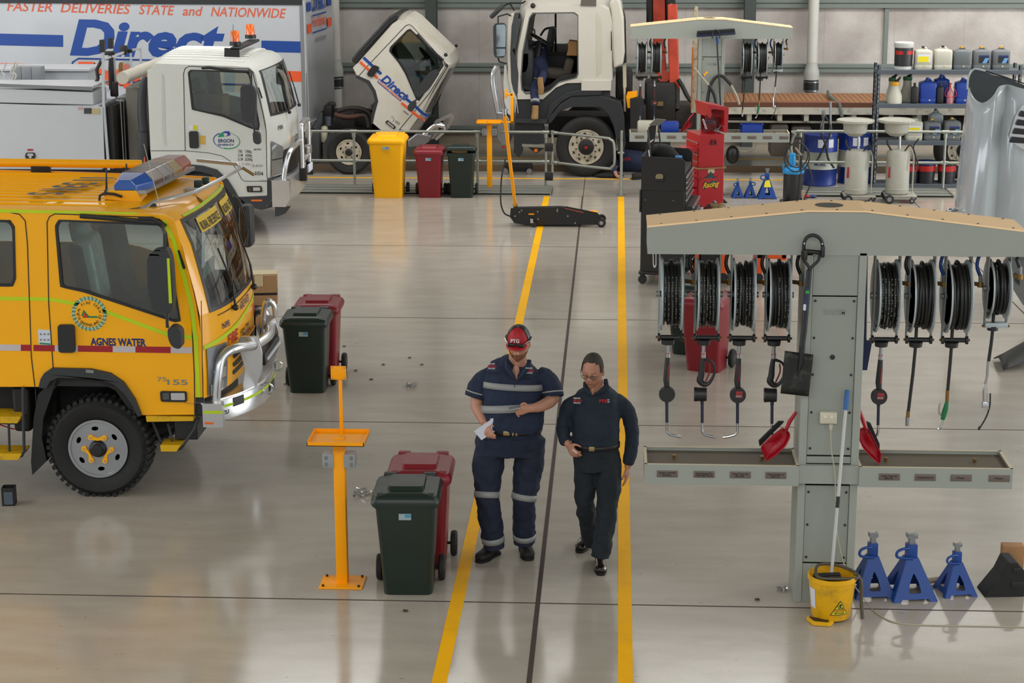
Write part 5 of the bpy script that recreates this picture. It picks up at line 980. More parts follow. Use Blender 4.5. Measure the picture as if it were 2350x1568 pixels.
# crane
CRN = mat('crane_orange_red', '#bb4630', .4, var=.08, dirt='#8a2a1c', dscale=2)
b = MB().plate(xz([(1498, -60), (1525, -60), (1527, 120), (1530, 168), (1503, 168), (1499, 100)], YT+.9), y0=YT+.8, y1=YT+1.05); b.build('inner_boom', CRN, t, bevel=.02)
sp(t, 'outer_boom', [(1532, 12), (1540, 8), (1555, 12), (1556, 60), (1559, 185), (1561, 210), (1548, 190), (1537, 212), (1534, 120)], CRN, YT+.55, 0, y1=YT+.85, bevel=.02)
sp(t, 'boom_tip', [(1537, 210), (1548, 190), (1560, 208), (1560, 250), (1550, 258), (1537, 250)], mat('boom_tip_grey', '#3c3b3a', .6), YT+.55, 0, [[(1544, 218), (1548, 211), (1552, 218), (1552, 236), (1548, 242), (1544, 236)]], y1=YT+.85)
sp(t, 'boom_extension', [(1533, -40), (1550, -40), (1550, 10), (1533, 10)], GRIME, YT+.6, 0, y1=YT+.8); MB().cyl(at(1492, 60, YT+.9), at(1492, -60, YT+.9), .07, n=12).cyl(at(1529, 60, YT+.9), at(1529, -60, YT+.9), .04, n=12).build('crane_ram', GRIME, t)
MB().cyl(at(1523, 175, YT+.7), at(1523, 175, YT+1.2), .11, n=20).build('crane_pivot', CRN, t)
b = MB().rbox(tuple(at(1515, 232, YT+.9)), (.55, .8, .75), .06).rbox(tuple(at(1555, 262, YT+1)), (.9, .9, .4), .05); b.build('crane_base', GRIME, t, whole=True)
MB().tube([at(*p, YT+.5) for p in ((1556, 182), (1566, 198), (1578, 222), (1590, 235))], .04, 8, smooth=3).build('crane_hose', HOSE, t); sp(t, 'data_plate', [(1503, 233), (1522, 233), (1522, 243), (1503, 243)], mat('plate_tan', '#6e5a36', .5), YT+.45, .005)
# tray
DECK = mat('deck_timber', '#8a5f3c', .65, var=.12, scale=5)
def tl(px, py): return at(px, py, YT).x
zt = at(1700, 246, YT).z; zb = at(1700, 262, YT).z; x0 = at(1600, 250, YT).x; x1 = 7.3
b = MB()
n = 64
for i in range(n): a = x0+(x1-x0)*i/n; b.bx(a, a+(x1-x0)/n*.9, YT+.06, YT+2.2, zt-.03, zt+.005)
b.build('deck_boards', DECK, t, smooth=False, whole=True)
MB().bx(x0, x1, YT-.0, YT+.07, zt-.0, zt+.08).build('deck_edge_board', mat('edge_board_brown', '#5a3622', .7), t, smooth=False); MB().bx(x0, x1, YT-.02, YT+.05, zb, zt-.002).build('tray_side_rail', mat('rail_cream', '#b4b0a2', .5, dirt='#7a6a54', dscale=5), t, smooth=False)
b = MB()
for px in (1650, 1720, 1790, 1851, 1960, 2045, 2110): x = tl(px, 265); b.bx(x-.04, x+.04, YT, YT+1.9, zb-.12, zb)
b.build('cross_member', mat('rail_cream', '#b4b0a2', .5), t, smooth=False); MB().bx(x0, x1, YT+.5, YT+.6, zb-.2, zb-.12).bx(x0, x1, YT+1.5, YT+1.6, zb-.2, zb-.12).build('tray_frame', GRIME, t, smooth=False)
MB().cyl((x0+.3, YT+.1, zb-.14), (x0+2.6, YT+.1, zb-.15), .02, n=8).build('rope_rail', mat('rail_cream', '#b4b0a2', .5), t)
b = MB().rbox(tuple(at(1786, 318, YT+.35)), (.32, .5, .58), .06); b.build('fuel_tank', mat('tank_tan_grey', '#57504a', .5), t); MB().rbox(tuple(at(1836, 318, YT+.35)), (.36, .5, .5), .06).build('fuel_tank', mat('tank_tan_grey', '#57504a', .5), t)
MB().tube([at(*p, YT+.3) for p in ((1690, 345), (1715, 348), (1730, 340), (1735, 328))], .018, 8, smooth=3).build('exhaust_tail', mat('rail_cream', '#b4b0a2', .5), t)
MB().ball(tuple(at(1681, 355, YT+.3)), .15, 10, (.8, 1, 1.1)).build('air_reservoir', BLK, t)
MB().tube([at(1900, 210, YT+1.9), at(1905, 222, YT+1.2), at(1927, 240, YT-.03), at(1932, 268, YT-.04)], .03, 6).build('load_strap', mat('strap_grey_green', '#57615c', .6), t); MB().bx(tl(1700, 240), tl(1948, 240), YT+.15, YT+.4, zt+.0, zt+.07).build('loose_plank', mat('plank_brown', '#7a4a2e', .7), t, smooth=False)
MB().bx(6.0, 6.6, YT+.2, YT+.8, .5, 1.0).build('rear_under_box', GRIME, t)
wheel(t, (6.1, YT+.05, .5), .5, .28, .28, DIRTW, style='steel10', tread=False)
# rusty white post leaning behind the far station
p = thing('leaning_post', 'rusty white steel post with orange strip standing behind the far lubricant station', 'post', tuple(at(1592, 262, 32.6)))
sp(p, 'post', [(1591, 30), (1596, 14), (1602, 16), (1602, 60), (1597, 262), (1586, 262)], mat('rusty_white', '#b3a68c', .7, var=.2, scale=10, dirt='#6b4428', dscale=9), 32.6, 0, y1=32.68)
sp(p, 'orange_strip', [(1588, 108), (1591, 108), (1587, 250), (1585, 250)], mat('strip_orange', '#c2601c', .6), 32.58, 0, y1=32.6)
MB().bx(at(1592, 262, 32.6).x-.05, at(1592, 262, 32.6).x+.04, 32.6, 32.68, 0, at(1592, 262, 32.6).z+.02).build('post_foot', GRIME, p)
# ---------------------------------------------------------------- lubricant stations and hose reels
def station(Y, lab, plates):
    t = thing('lubricant_station', lab, 'service station', (1.55, Y+.2, 0), group=None)
    b = MB().bx(1.345, 1.40, Y, Y+.42, 0, 2.62).bx(1.72, 1.775, Y, Y+.42, 0, 2.62).bx(1.36, 1.76, Y+.36, Y+.42, 0, 2.62); b.build('column', STGY, t, smooth=False, bevel=.004)
    b = MB().bx(1.402, 1.718, Y+.012, Y+.02, .31, .90).bx(1.402, 1.718, Y+.012, Y+.02, 1.13, 2.30).bx(1.402, 1.718, Y+.006, Y+.02, 0, .30).bx(1.402, 1.718, Y+.006, Y+.02, 2.31, 2.62).bx(1.402, 1.718, Y+.004, Y+.02, 1.07, 1.12); b.build('front_panel', mat('panel_grey', '#8e938b', .45, var=.03), t, smooth=False, bevel=.003)
    b = MB()
    for x in (1.425, 1.697):
        for z in (.35, .6, .85, 1.18, 1.45, 1.73, 2.0, 2.27): b.cyl((x, Y+.012, z), (x, Y+.006, z), .009, n=8)
    b.build('screw', BLK, t); MB().cyl((1.56, Y+.0125, 1.86), (1.56, Y+.006, 1.86), .018, n=16).build('cable_hole', BLK, t)
    b = MB().text('RAASM', (1.49, Y+.010, 2.17), (1, 0, 0), (0, 0, 1), .06, wid=.15, bold=.02); b.build('embossed_lettering', mat('panel_grey_dark', '#888d86', .45), t, smooth=False)
    sk = MB().rbox((1.545, Y-.01, 1.42), (.12, .05, .085), .006).build('power_socket', mat('socket_ivory', '#c7c2ae', .5), t); b = MB().rbox((1.522, Y-.036, 1.43), (.016, .006, .02), .002).rbox((1.566, Y-.036, 1.43), (.016, .006, .02), .002); b.build('switch', mat('switch_white', '#e0dccc', .4), sk)
    # beam
    prof = [(.235, 2.60), (2.86, 2.60), (2.86, 2.775), (1.75, 2.905), (1.35, 2.905), (.235, 2.79)]
    MB().plate(prof, y0=Y, y1=Y+.012).plate(prof, y0=Y+.42, y1=Y+.432).bx(.2355, .247, Y+.011, Y+.421, 2.601, 2.785).bx(2.848, 2.8595, Y+.011, Y+.421, 2.601, 2.77).build('beam', STGY, t, smooth=False, whole=True)
    top = [(.23, 2.79), (1.35, 2.908), (1.75, 2.908), (2.865, 2.775), (2.865, 2.787), (1.75, 2.92), (1.35, 2.92), (.23, 2.802)]
    MB().plate(top, y0=Y-.004, y1=Y+.436).build('top_cover', PLY, t, smooth=False)
    b = MB(); MB().cyl((1.52, Y+.22, 2.921), (1.52, Y+.22, 2.922), .1, n=28).build('round_opening', BLK, t)
    def zt(x): return 2.80+(x-.23)*.1071 if x < 1.35 else 2.92 if x < 1.75 else 2.92-(x-1.75)*.1193
    for i in range(11):
        x = .33+i*.245
        for y in (Y+.03, Y+.40): b.cyl((x, y, zt(x)), (x, y, zt(x)+.004), .008, n=8)
    b.build('cover_rivet', BLK, t)
    b = MB().bx(.25, 2.85, Y+.19, Y+.24, 2.6, 2.64); b.build('reel_rail', STGY, t, smooth=False)
    # trays
    for x0, x1, s_ in ((.235, 1.345, 0), (1.775, 2.865, 1)):
        b = MB().bx(x0, x1, Y-.06, Y-.045, .915, 1.065).bx(x0, x1, Y+.37, Y+.385, .915, 1.065).bx(x0+.0005, x0+.015, Y-.046, Y+.371, .916, 1.0645).bx(x1-.015, x1-.0005, Y-.046, Y+.371, .916, 1.0645).bx(x0, x1, Y-.05, Y+.38, .915, .925); tr = b.build('drip_tray', STGY, t, smooth=False)
        MB().bx(x0-.001, x1+.001, Y-.061, Y-.04, 1.0652, 1.067).bx(x0-.001, x0+.02, Y-.06, Y+.385, 1.0652, 1.067).bx(x1-.02, x1+.001, Y-.06, Y+.385, 1.0652, 1.067).bx(x0, x1, Y+.365, Y+.386, 1.0652, 1.067).build('tray_rim', STCR, tr, smooth=False)
        MB().bx(x0+.016, x1-.016, Y-.044, Y+.369, 1.03, 1.04).build('tray_mesh', mat('tray_mesh_brown', '#5c5242', .6, var=.3, scale=4), tr, smooth=False)
        for xx in (x0+.22, x0+.86): MB().cyl((xx, Y+.17, 1.04), (xx, Y+.17, 1.06), .012, n=8).cyl((xx, Y+.17, 1.06), (xx, Y+.17, 1.068), .018, n=8).build('brass_stud', BRASS, tr)
    MB().bx(1.345, 1.775, Y-.045, Y-.03, .93, 1.065).bx(1.345, 1.775, Y-.03, Y+.0, 1.05, 1.065).build('centre_box', STGY, t, smooth=False)
    for x, tx in plates:
        pl = MB().rbox((x, Y-.063, .995), (.15, .005, .05), .002).build('name_plate', mat('plate_brown', '#6d625a', .5, .3), t)
        if Y < 20:
            l = tx.split('|'); b = MB()
            for i, s_ in enumerate(l): b.text(s_, (x-.06 if len(s_) > 9 else x-.035, Y-.0665, .998-.018*i if len(l) > 1 else .99), (1, 0, 0), (0, 0, 1), .021, wid=.12 if len(s_) > 9 else .06, bold=.01)
            b.build('plate_lettering', BTXT, pl, smooth=False)
    return t
SY, FY = 13.2, 31.4
xs = [.40, .665, .925, 1.18]; xr = [1.99, 2.245, 2.50, 2.77]
st1 = station(SY, 'grey lubricant station nearest, with eight hose reels and a mop bucket at its foot', list(zip(xs+xr, ['Nulon 10W40|Oil', 'Deutz Nexgen Plus|10W40 CK-4', 'Castrol Trans Gear|80w-140', 'Nulon Gearbox oil|SAE 50', 'Castrol Trans Gear|80w-90', 'Compressed Air', 'Water', 'Waste'])))
st2 = station(FY, 'grey lubricant station far off, with a navy broom hung on its beam', [(x, '') for x in xs+xr])
FLW = mat('reel_flange_white', '#a9b3b6', .4, .2, var=.04); FLB = mat('reel_arm_grey', '#8a9594', .42)
HTX = mat('hose_print', '#8f9088', .6)
def reel(x, Y, label, grp, strands=6, small=False, inlet=HOSE, seed=0, printed=True, drop=None, near=True, simple=False):
    rn = random.Random(seed); r = .262 if not small else .215; zc = 2.27 if not small else 2.33; hw = .066 if not small else .055
    t = thing('hose_reel', label, 'hose reel', (x, Y, zc-r-.07), group=grp)
    for s_ in (-1, 1):
        f = MB().lathe([(.03, 0), (r-.03, .0), (r-.012, s_*.01), (r, s_*.012), (r+.002, s_*.002), (r-.02, -s_*.006), (.03, -s_*.006)], (x+s_*hw, Y, zc), 'X', 36).build('flange', FLW, t)
        a = MB().plate(rnd([(-.05, 2.6), (.05, 2.6), (.055, zc+.12), (.075, zc+.02), (.06, zc-.1), (.02, zc-r-.02), (.0, zc-r-.075), (-.03, zc-r-.075), (-.03, zc-.15), (-.05, zc)], .01), y0=-.004, y1=.004, fn=lambda a_, b_, c_, s_=s_: (x+s_*(hw+.022)+c_, Y-a_, b_)); a.build('bracket_arm', FLB, t, smooth=False)
    b = MB(); rows = []
    per = 2*hw/(strands); k = 40
    for i in range(strands):
        cx = x-hw+per*(i+.5); rr = r-.03-rn.random()*.02; tl_ = (rn.random()-.5)*per*.9
        b.tube([(cx+tl_*math.sin(2*math.pi*j/k+rn.random()*.15), Y+rr*math.cos(2*math.pi*j/k), zc+(rr+(.02 if j in (9, 10, 11) and i == strands//2 else 0))*math.sin(2*math.pi*j/k)) for j in range(k)], per*.53, 8, closed=True)
    b.lathe([(r-.06, -hw), (r-.06, hw)], (x, Y, zc), 'X', 24); co_ = b.build('hose_coil', HOSE, t, whole=True)
    if printed and near:
        b = MB()
        for i in range(strands):
            if rn.random() < .35: continue
            cx = x-hw+per*(i+.5)+.002
            for j in range(26):
                if rn.random() < .35: continue
                a0 = math.radians(140+j*4.5); rr = r-.026+per*.42
                b.box((cx+(rn.random()-.5)*.002, Y+rr*math.cos(a0), zc+rr*math.sin(a0)), (.0032, .002, .012), rx=a0-math.pi)
        b.build('hose_print', HTX, co_, whole=True, smooth=False)
    MB().cyl((x-hw-.045, Y, zc), (x+hw+.045, Y, zc), .022, n=14).build('axle', GTXT, t)
    # inlet hose from the beam down to the brass elbow
    b = MB().tube([(x+hw+.09, Y-.02, 2.6), (x+hw+.066, Y-.03, 2.55), (x+hw+.062, Y-.03, zc+.22), (x+hw+.085, Y-.03, zc+.16)], .013, 10, smooth=5); b.build('inlet_hose', inlet, t)
    MB().cyl((x+hw+.088, Y-.03, zc+.165), (x+hw+.092, Y-.03, zc+.11), .014, n=8).build('hose_ferrule', GTXT, t); MB().cyl((x+hw+.092, Y-.03, zc+.11), (x+hw+.092, Y-.03, zc+.075), .021, n=6).cyl((x+hw+.09, Y-.03, zc+.095), (x+hw+.03, Y-.0, zc+.095), .015, n=8).build('brass_elbow', BRASS, t)
    zg = zc-r-.055
    if small: g = MB().rbox((x+.0, Y-.02, zg+.01), (.16, .07, .035), .004).build('roller_guide', FLW, t); MB().cyl((x-.02, Y-.02, zg-.03), (x-.02, Y-.02, zg), .04, n=16).build('hose_stop', BLK, t)
    else:
        MB().cyl((x-hw-.02, Y-.02, zg), (x+hw+.02, Y-.02, zg), .017, n=12).lathe([(.03, -hw-.028), (.03, -hw-.012), (.017, -hw-.005)], (x, Y-.02, zg), 'X', 14).lathe([(.017, hw+.005), (.03, hw+.012), (.03, hw+.028)], (x, Y-.02, zg), 'X', 14).build('roller_guide', BLK, t)
        MB().cyl((x-.02, Y-.02, zg-.05), (x-.02, Y-.02, zg-.015), .046, .05, n=18).build('hose_stop', BLK, t)
    for s_ in (-1, 1): MB().cyl((x+s_*(hw+.03), Y-.02, zg), (x+s_*(hw+.042), Y-.02, zg), .01, n=6).build('guide_bolt', BRASS, t)
    if drop: drop(t, x-.02, Y-.02, zg-.05)
    return t
def line_down(t, x, Y, z, z2, dx=0): MB().tube([(x, Y, z+.3), (x, Y, z), (x+dx*.3, Y, z-(z-z2)*.4), (x+dx, Y, z2)], .0125, 10).build('delivery_hose', HOSE, t)
def gun(kind, tip=1, body=BLK):
    """oil control gun: swivel, handle with trigger guard, meter, nozzle; kind: 'edge' handle seen edge-on, 'open' loop visible"""
    def f(t, x, Y, z):
        MB().cyl((x, Y, z+.0), (x, Y, z-.06), .014, n=10).cyl((x, Y, z-.06), (x, Y, z-.10), .017, n=8).build('swivel', ALU, t)
        MB().cyl((x, Y, z-.066), (x, Y, z-.07), .0185, n=8).build('red_collar', RTXT, t)
        zz = z-.1
        if kind == 'edge': g = MB().tube([(x, Y, zz), (x-.002, Y, zz-.08), (x-.006, Y, zz-.17), (x, Y, zz-.23)], [.018, .022, .024, .02], 12).build('control_handle', BLK, t); MB().tube([(x+.006, Y-.022, zz-.05), (x+.002, Y-.026, zz-.17)], .005, 6).build('trigger', mat('trigger_red', '#7a1a1a', .5), g)
        else:
            g = MB().tube([(x, Y, zz), (x-.008, Y, zz-.06), (x-.012, Y, zz-.13), (x-.02, Y, zz-.17), (x+.01, Y, zz-.20), (x+.045, Y, zz-.19), (x+.075, Y, zz-.14), (x+.085, Y, zz-.08), (x+.06, Y, zz-.03), (x+.01, Y, zz-.01)], [.016, .02, .024, .026, .02, .014, .01, .009, .009, .012], 10, smooth=3).build('control_handle', BLK, t)
            MB().tube([(x+.045, Y, zz-.04), (x+.05, Y, zz-.10), (x+.02, Y, zz-.18)], .006, 6, smooth=3).build('trigger', mat('trigger_red', '#7a1a1a', .5), g)
        zm = zz-.275
        if kind == 'side': pass
        mtr = MB()
        if kind == 'edge' or kind == 'face':
            mtr.cyl((x, Y-.03, zm), (x, Y+.03, zm), .055, n=30)
            for i in range(30): a = 2*math.pi*i/30; mtr.box((x+.055*math.cos(a), Y-.01, zm+.055*math.sin(a)), (.008, .03, .005), ry=-a)
        else:
            mtr.cyl((x-.055, Y, zm), (x+.03, Y, zm), .052, .05, n=26)
            for i in range(26): a = 2*math.pi*i/26; mtr.box((x-.05, Y+.05*math.cos(a), zm+.05*math.sin(a)), (.02, .006, .006), rx=a)
        m_ = mtr.build('flow_meter', BLK, t, whole=True)
        if kind == 'edge' and tip < 0: MB().rbox((x+.008, Y-.031, zm+.008), (.05, .004, .05), .003).build('red_meter_face', mat('meter_red', '#8e1c1c', .4), m_); MB().rbox((x+.005, Y-.034, zm-.004), (.045, .004, .014), .002).build('meter_display', GTXT, m_)
        MB().cyl((x, Y, zm-.05), (x, Y, zm-.075), .013, n=8).cyl((x, Y, zm-.075), (x+.003, Y, zm-.215), .0115, n=10).build('nozzle_sleeve', mat('sleeve_navy', '#1c2136', .5), t)
        b = MB().tube([(x+.003, Y, zm-.21), (x+.004, Y, zm-.27), (x+.004+.012*tip, Y, zm-.30), (x+.004+.06*tip, Y, zm-.318), (x+.004+.105*tip, Y, zm-.325)], .009, 10, smooth=4); b.build('nozzle_spout', CHR, t)
    return f
RY = SY+.2; G1 = None
for i, (x, kd, tip, lb) in enumerate(((.415, 'edge', 1, 'black hose reel at the left end of the near station, nozzle tip to the right'), (.672, 'open', 1, 'second hose reel from the left on the near station, loop-handled oil gun'), (.928, 'edge', -1, 'third hose reel from the left, oil gun with red meter display'), (1.178, 'open', 1, 'hose reel beside the shovel, oil gun with open loop handle'))):
    reel(x, RY, lb, 'hose reels on the near station', strands=(5, 6, 6, 6)[i], seed=i, drop=gun(kd, tip))
reel(1.945, RY, 'hose reel just right of the near column, oil gun with round meter', 'hose reels on the near station', 6, seed=5, drop=gun('edge', -1.0))
def straight(t, x, Y, z):
    line_down(t, x, Y, z, 1.40, -.03); MB().cyl((x-.03, Y, 1.42), (x-.03, Y, 1.37), .014, n=8).build('brass_tail', BRASS, t); MB().cyl((x-.03, Y, 1.375), (x-.03, Y, 1.31), .018, .016, n=12).build('coupling', ALU, t)
def blowgun(t, x, Y, z):
    line_down(t, x, Y, z, 1.57, -.01); MB().cyl((x-.01, Y, 1.58), (x-.01, Y, 1.50), .014, n=8).build('brass_tail', BRASS, t)
    g = MB().tube([(x-.01, Y, 1.50), (x-.018, Y, 1.44), (x-.03, Y, 1.39), (x-.035, Y, 1.36)], [.012, .02, .02, .015], 10).build('spray_gun_body', mat('gun_green', '#0d6b3c', .4), t); MB().tube([(x-.06, Y, 1.485), (x-.065, Y, 1.43), (x-.058, Y, 1.39), (x-.03, Y, 1.38)], .008, 8).build('gun_lever', CHR, g); MB().tube([(x-.035, Y, 1.36), (x-.037, Y, 1.32), (x-.06, Y, 1.285)], .009, 8).build('spout', CHR, g)
def inflator(t, x, Y, z):
    line_down(t, x, Y, z, 1.80, -.015); b = MB().cyl((x-.015, Y, 1.81), (x-.018, Y, 1.70), .012, n=8).cyl((x-.018, Y, 1.70), (x-.03, Y, 1.62), .010, n=8); b.build('swivel', ALU, t)
    g = MB().tube([(x-.03, Y, 1.63), (x-.028, Y, 1.56), (x-.02, Y, 1.44)], [.014, .018, .016], 10).rbox((x-.02, Y, 1.47), (.05, .04, .06), .008).build('inflator_body', CHR, t, whole=True); MB().tube([(x+.01, Y, 1.56), (x+.012, Y, 1.47), (x-.01, Y, 1.38), (x-.05, Y, 1.30)], .006, 8, smooth=4).build('inflator_hose', HOSE, g); MB().cyl((x-.05, Y, 1.31), (x-.058, Y, 1.285), .009, n=8).build('chuck', BLK, g)
reel(2.19, RY, 'hose reel right of the column with long straight air hose and steel coupling', 'hose reels on the near station', 6, seed=6, inlet=HBLUE, printed=False, drop=straight)
reel(2.445, RY, 'hose reel with blue inlet hose and green water gun', 'hose reels on the near station', 5, seed=7, inlet=HBLUE, printed=False, drop=blowgun)
reel(2.73, RY, 'smallest hose reel at the right end of the near station, chrome tyre inflator', 'hose reels on the near station', 5, small=True, seed=8, printed=False, drop=inflator)
FRY = FY+.2
def dbl(t, x, Y, z):
    gun('edge', 1)(t, x, Y, z)
reel(.425, FRY, 'leftmost hose reel hanging from the far station beam', 'hose reels on the far station', 5, seed=11, near=False, drop=gun('edge', 1)); reel(.66, FRY, 'second hose reel from the left on the far station, before the orange crane', 'hose reels on the far station', 5, seed=12, near=False, drop=gun('edge', -1))
reel(2.145, FRY, 'hose reel just right of the far station column', 'hose reels on the far station', 5, seed=13, near=False, inlet=HBLUE, drop=straight); reel(2.395, FRY, 'middle hose reel of three right of the far station column', 'hose reels on the far station', 5, seed=14, near=False, inlet=HBLUE, drop=blowgun); reel(2.655, FRY, 'small rightmost hose reel on the far station', 'hose reels on the far station', 5, small=True, seed=15, near=False, drop=inflator)
# shovel hung on the near beam
t = thing('shovel', 'black square-mouth shovel hanging from a hook on the near station beam', 'shovel', (1.24, SY-.08, 1.55))
Ys = SY-.07; Ps = lambda a, c: at(a, c, Ys)
MB().tube([Ps(1866, 565), Ps(1868, 545), Ps(1864, 545)], .001, 4)
hk = MB().tube([Ps(1845, 586), Ps(1845, 560), Ps(1852, 545), Ps(1866, 540), Ps(1880, 546), Ps(1887, 560), Ps(1888, 588)], .013, 10, smooth=4)
b = MB().cyl(Ps(1841, 576), Ps(1884, 580), .016, n=12); b.build('grip', BLK, t)
MB().tube([Ps(1842, 576), Ps(1843, 594), Ps(1856, 612), Ps(1858, 624)], .011, 8, smooth=3).tube([Ps(1882, 580), Ps(1878, 598), Ps(1862, 614), Ps(1858, 624)], .011, 8, smooth=3).build('handle_fork', BLK, t)
MB().tube([Ps(1857, 620), Ps(1845, 760), Ps(1840, 800)], [.020, .021, .02], 12).build('shaft', mat('shaft_black', '#1b1e22', .4), t)
sp(t, 'shaft_label', [(1849, 660), (1858, 660), (1852, 712), (1843, 711)], mat('label_navy', '#25304f', .5), Ys-.021, .003); sp(t, 'label_green', [(1849, 667), (1857, 667), (1857, 674), (1848, 674)], mat('label_green_c', '#2c9a3c', .5), Ys-.025, .003); sp(t, 'barcode_label', [(1844, 698), (1850, 699), (1849, 713), (1843, 712)], PAPER, Ys-.025, .003)
rows = []
for i in range(7):
    k_ = i/6; L = Vector((1801, 805)).lerp(Vector((1791, 903)), k_); R_ = Vector((1867, 814)).lerp(Vector((1856, 910)), k_); rows.append([at(*L.lerp(R_, j/8), Ys-.02+.035*(1-(abs(j/8*2-1))**2)*1) for j in range(9)])
MB().grid(rows).build('blade', mat('blade_steel', '#2b2c2b', .45, .5, dirt='#5c5a55', dscale=6), t, solid=.004); MB().tube([Ps(1841, 795), Ps(1838, 830), Ps(1831, 862)], [.022, .018, .005], 10).build('blade_socket', BLK, t)
t = thing('tool_hook', 'black arched tool hook on the near beam holding the shovel grip', 'hook', tuple(Ps(1866, 560)))
hk.build('hook_arch', BLK, t); MB().rbox(tuple(at(1848, 585, Ys-.03)), (.028, .06, .08), .012).rbox(tuple(at(1888, 577, Ys-.03)), (.028, .06, .085), .012).build('rubber_jaw', BLK, t); MB().cyl(at(1846, 559, Ys-.012), at(1846, 559, Ys-.018), .006, n=8).cyl(at(1887, 560, Ys-.012), at(1887, 560, Ys-.018), .006, n=8).build('screw', ALU, t)
# broom on the far station
t = thing('push_broom', 'navy wide broom hung bristles-up on the far station beam', 'broom', tuple(at(1655, 240, FY-.08))); Yb = FY-.08
b = MB().rbox(tuple(at(1643, 78, Yb)), (.63, .06, .06), .01, ry=-.07); b.build('broom_head', mat('broom_navy', '#1d2340', .5), t); MB().rbox(tuple(at(1643, 72, Yb-.01)), (.61, .08, .05), .01, ry=-.07).build('bristles', mat('bristle_black', '#15161a', .9, var=.3, scale=60), t)
MB().cyl(at(1645, 84, Yb), at(1647, 100, Yb), .022, n=10).build('socket', HBLUE, t); MB().cyl(at(1645, 92, Yb), at(1654, 245, Yb), .013, n=10).build('handle', BLK, t)
t = thing('tool_hook', 'small black arched hook under the broom on the far beam', 'hook', tuple(at(1643, 80, Yb))); MB().tube([at(*p, Yb-.05) for p in ((1635, 88), (1636, 74), (1643, 69), (1650, 74), (1652, 88))], .012, 8, smooth=4).build('hook_arch', BLK, t)
# fluid hoses hooked on the far column
t = thing('suction_hose', 'black looped suction hose with steel wand hooked on the far column', 'hose', tuple(at(1660, 300, FY-.06)))
Yh = FY-.06
MB().tube([at(*p, Yh) for p in ((1615, 310), (1620, 260), (1628, 205), (1640, 180), (1655, 174), (1668, 184), (1678, 195))], .028, 10, smooth=5).build('hose', HOSE, t); MB().tube([at(1676, 192, Yh), at(1692, 222, Yh), at(1697, 240, Yh)], .02, 8).build('wand', mat('wand_worn', '#a39c8c', .5, .4), t)
t = thing('suction_hose', 'black hose with brass wand crossing the far column', 'hose', tuple(at(1645, 300, FY-.1))); MB().tube([at(*p, Yh-.05) for p in ((1627, 195), (1640, 220), (1645, 250))], .028, 10, smooth=4).build('hose', HOSE, t); MB().tube([at(1592, 155, Yh-.05), at(1628, 198, Yh-.05)], .02, 8).build('wand', mat('wand_worn', '#a39c8c', .5, .4), t); sp(t, 'yellow_lever', [(1614, 172), (1622, 163), (1625, 166), (1616, 175)], ORG, Yh-.06, .01)
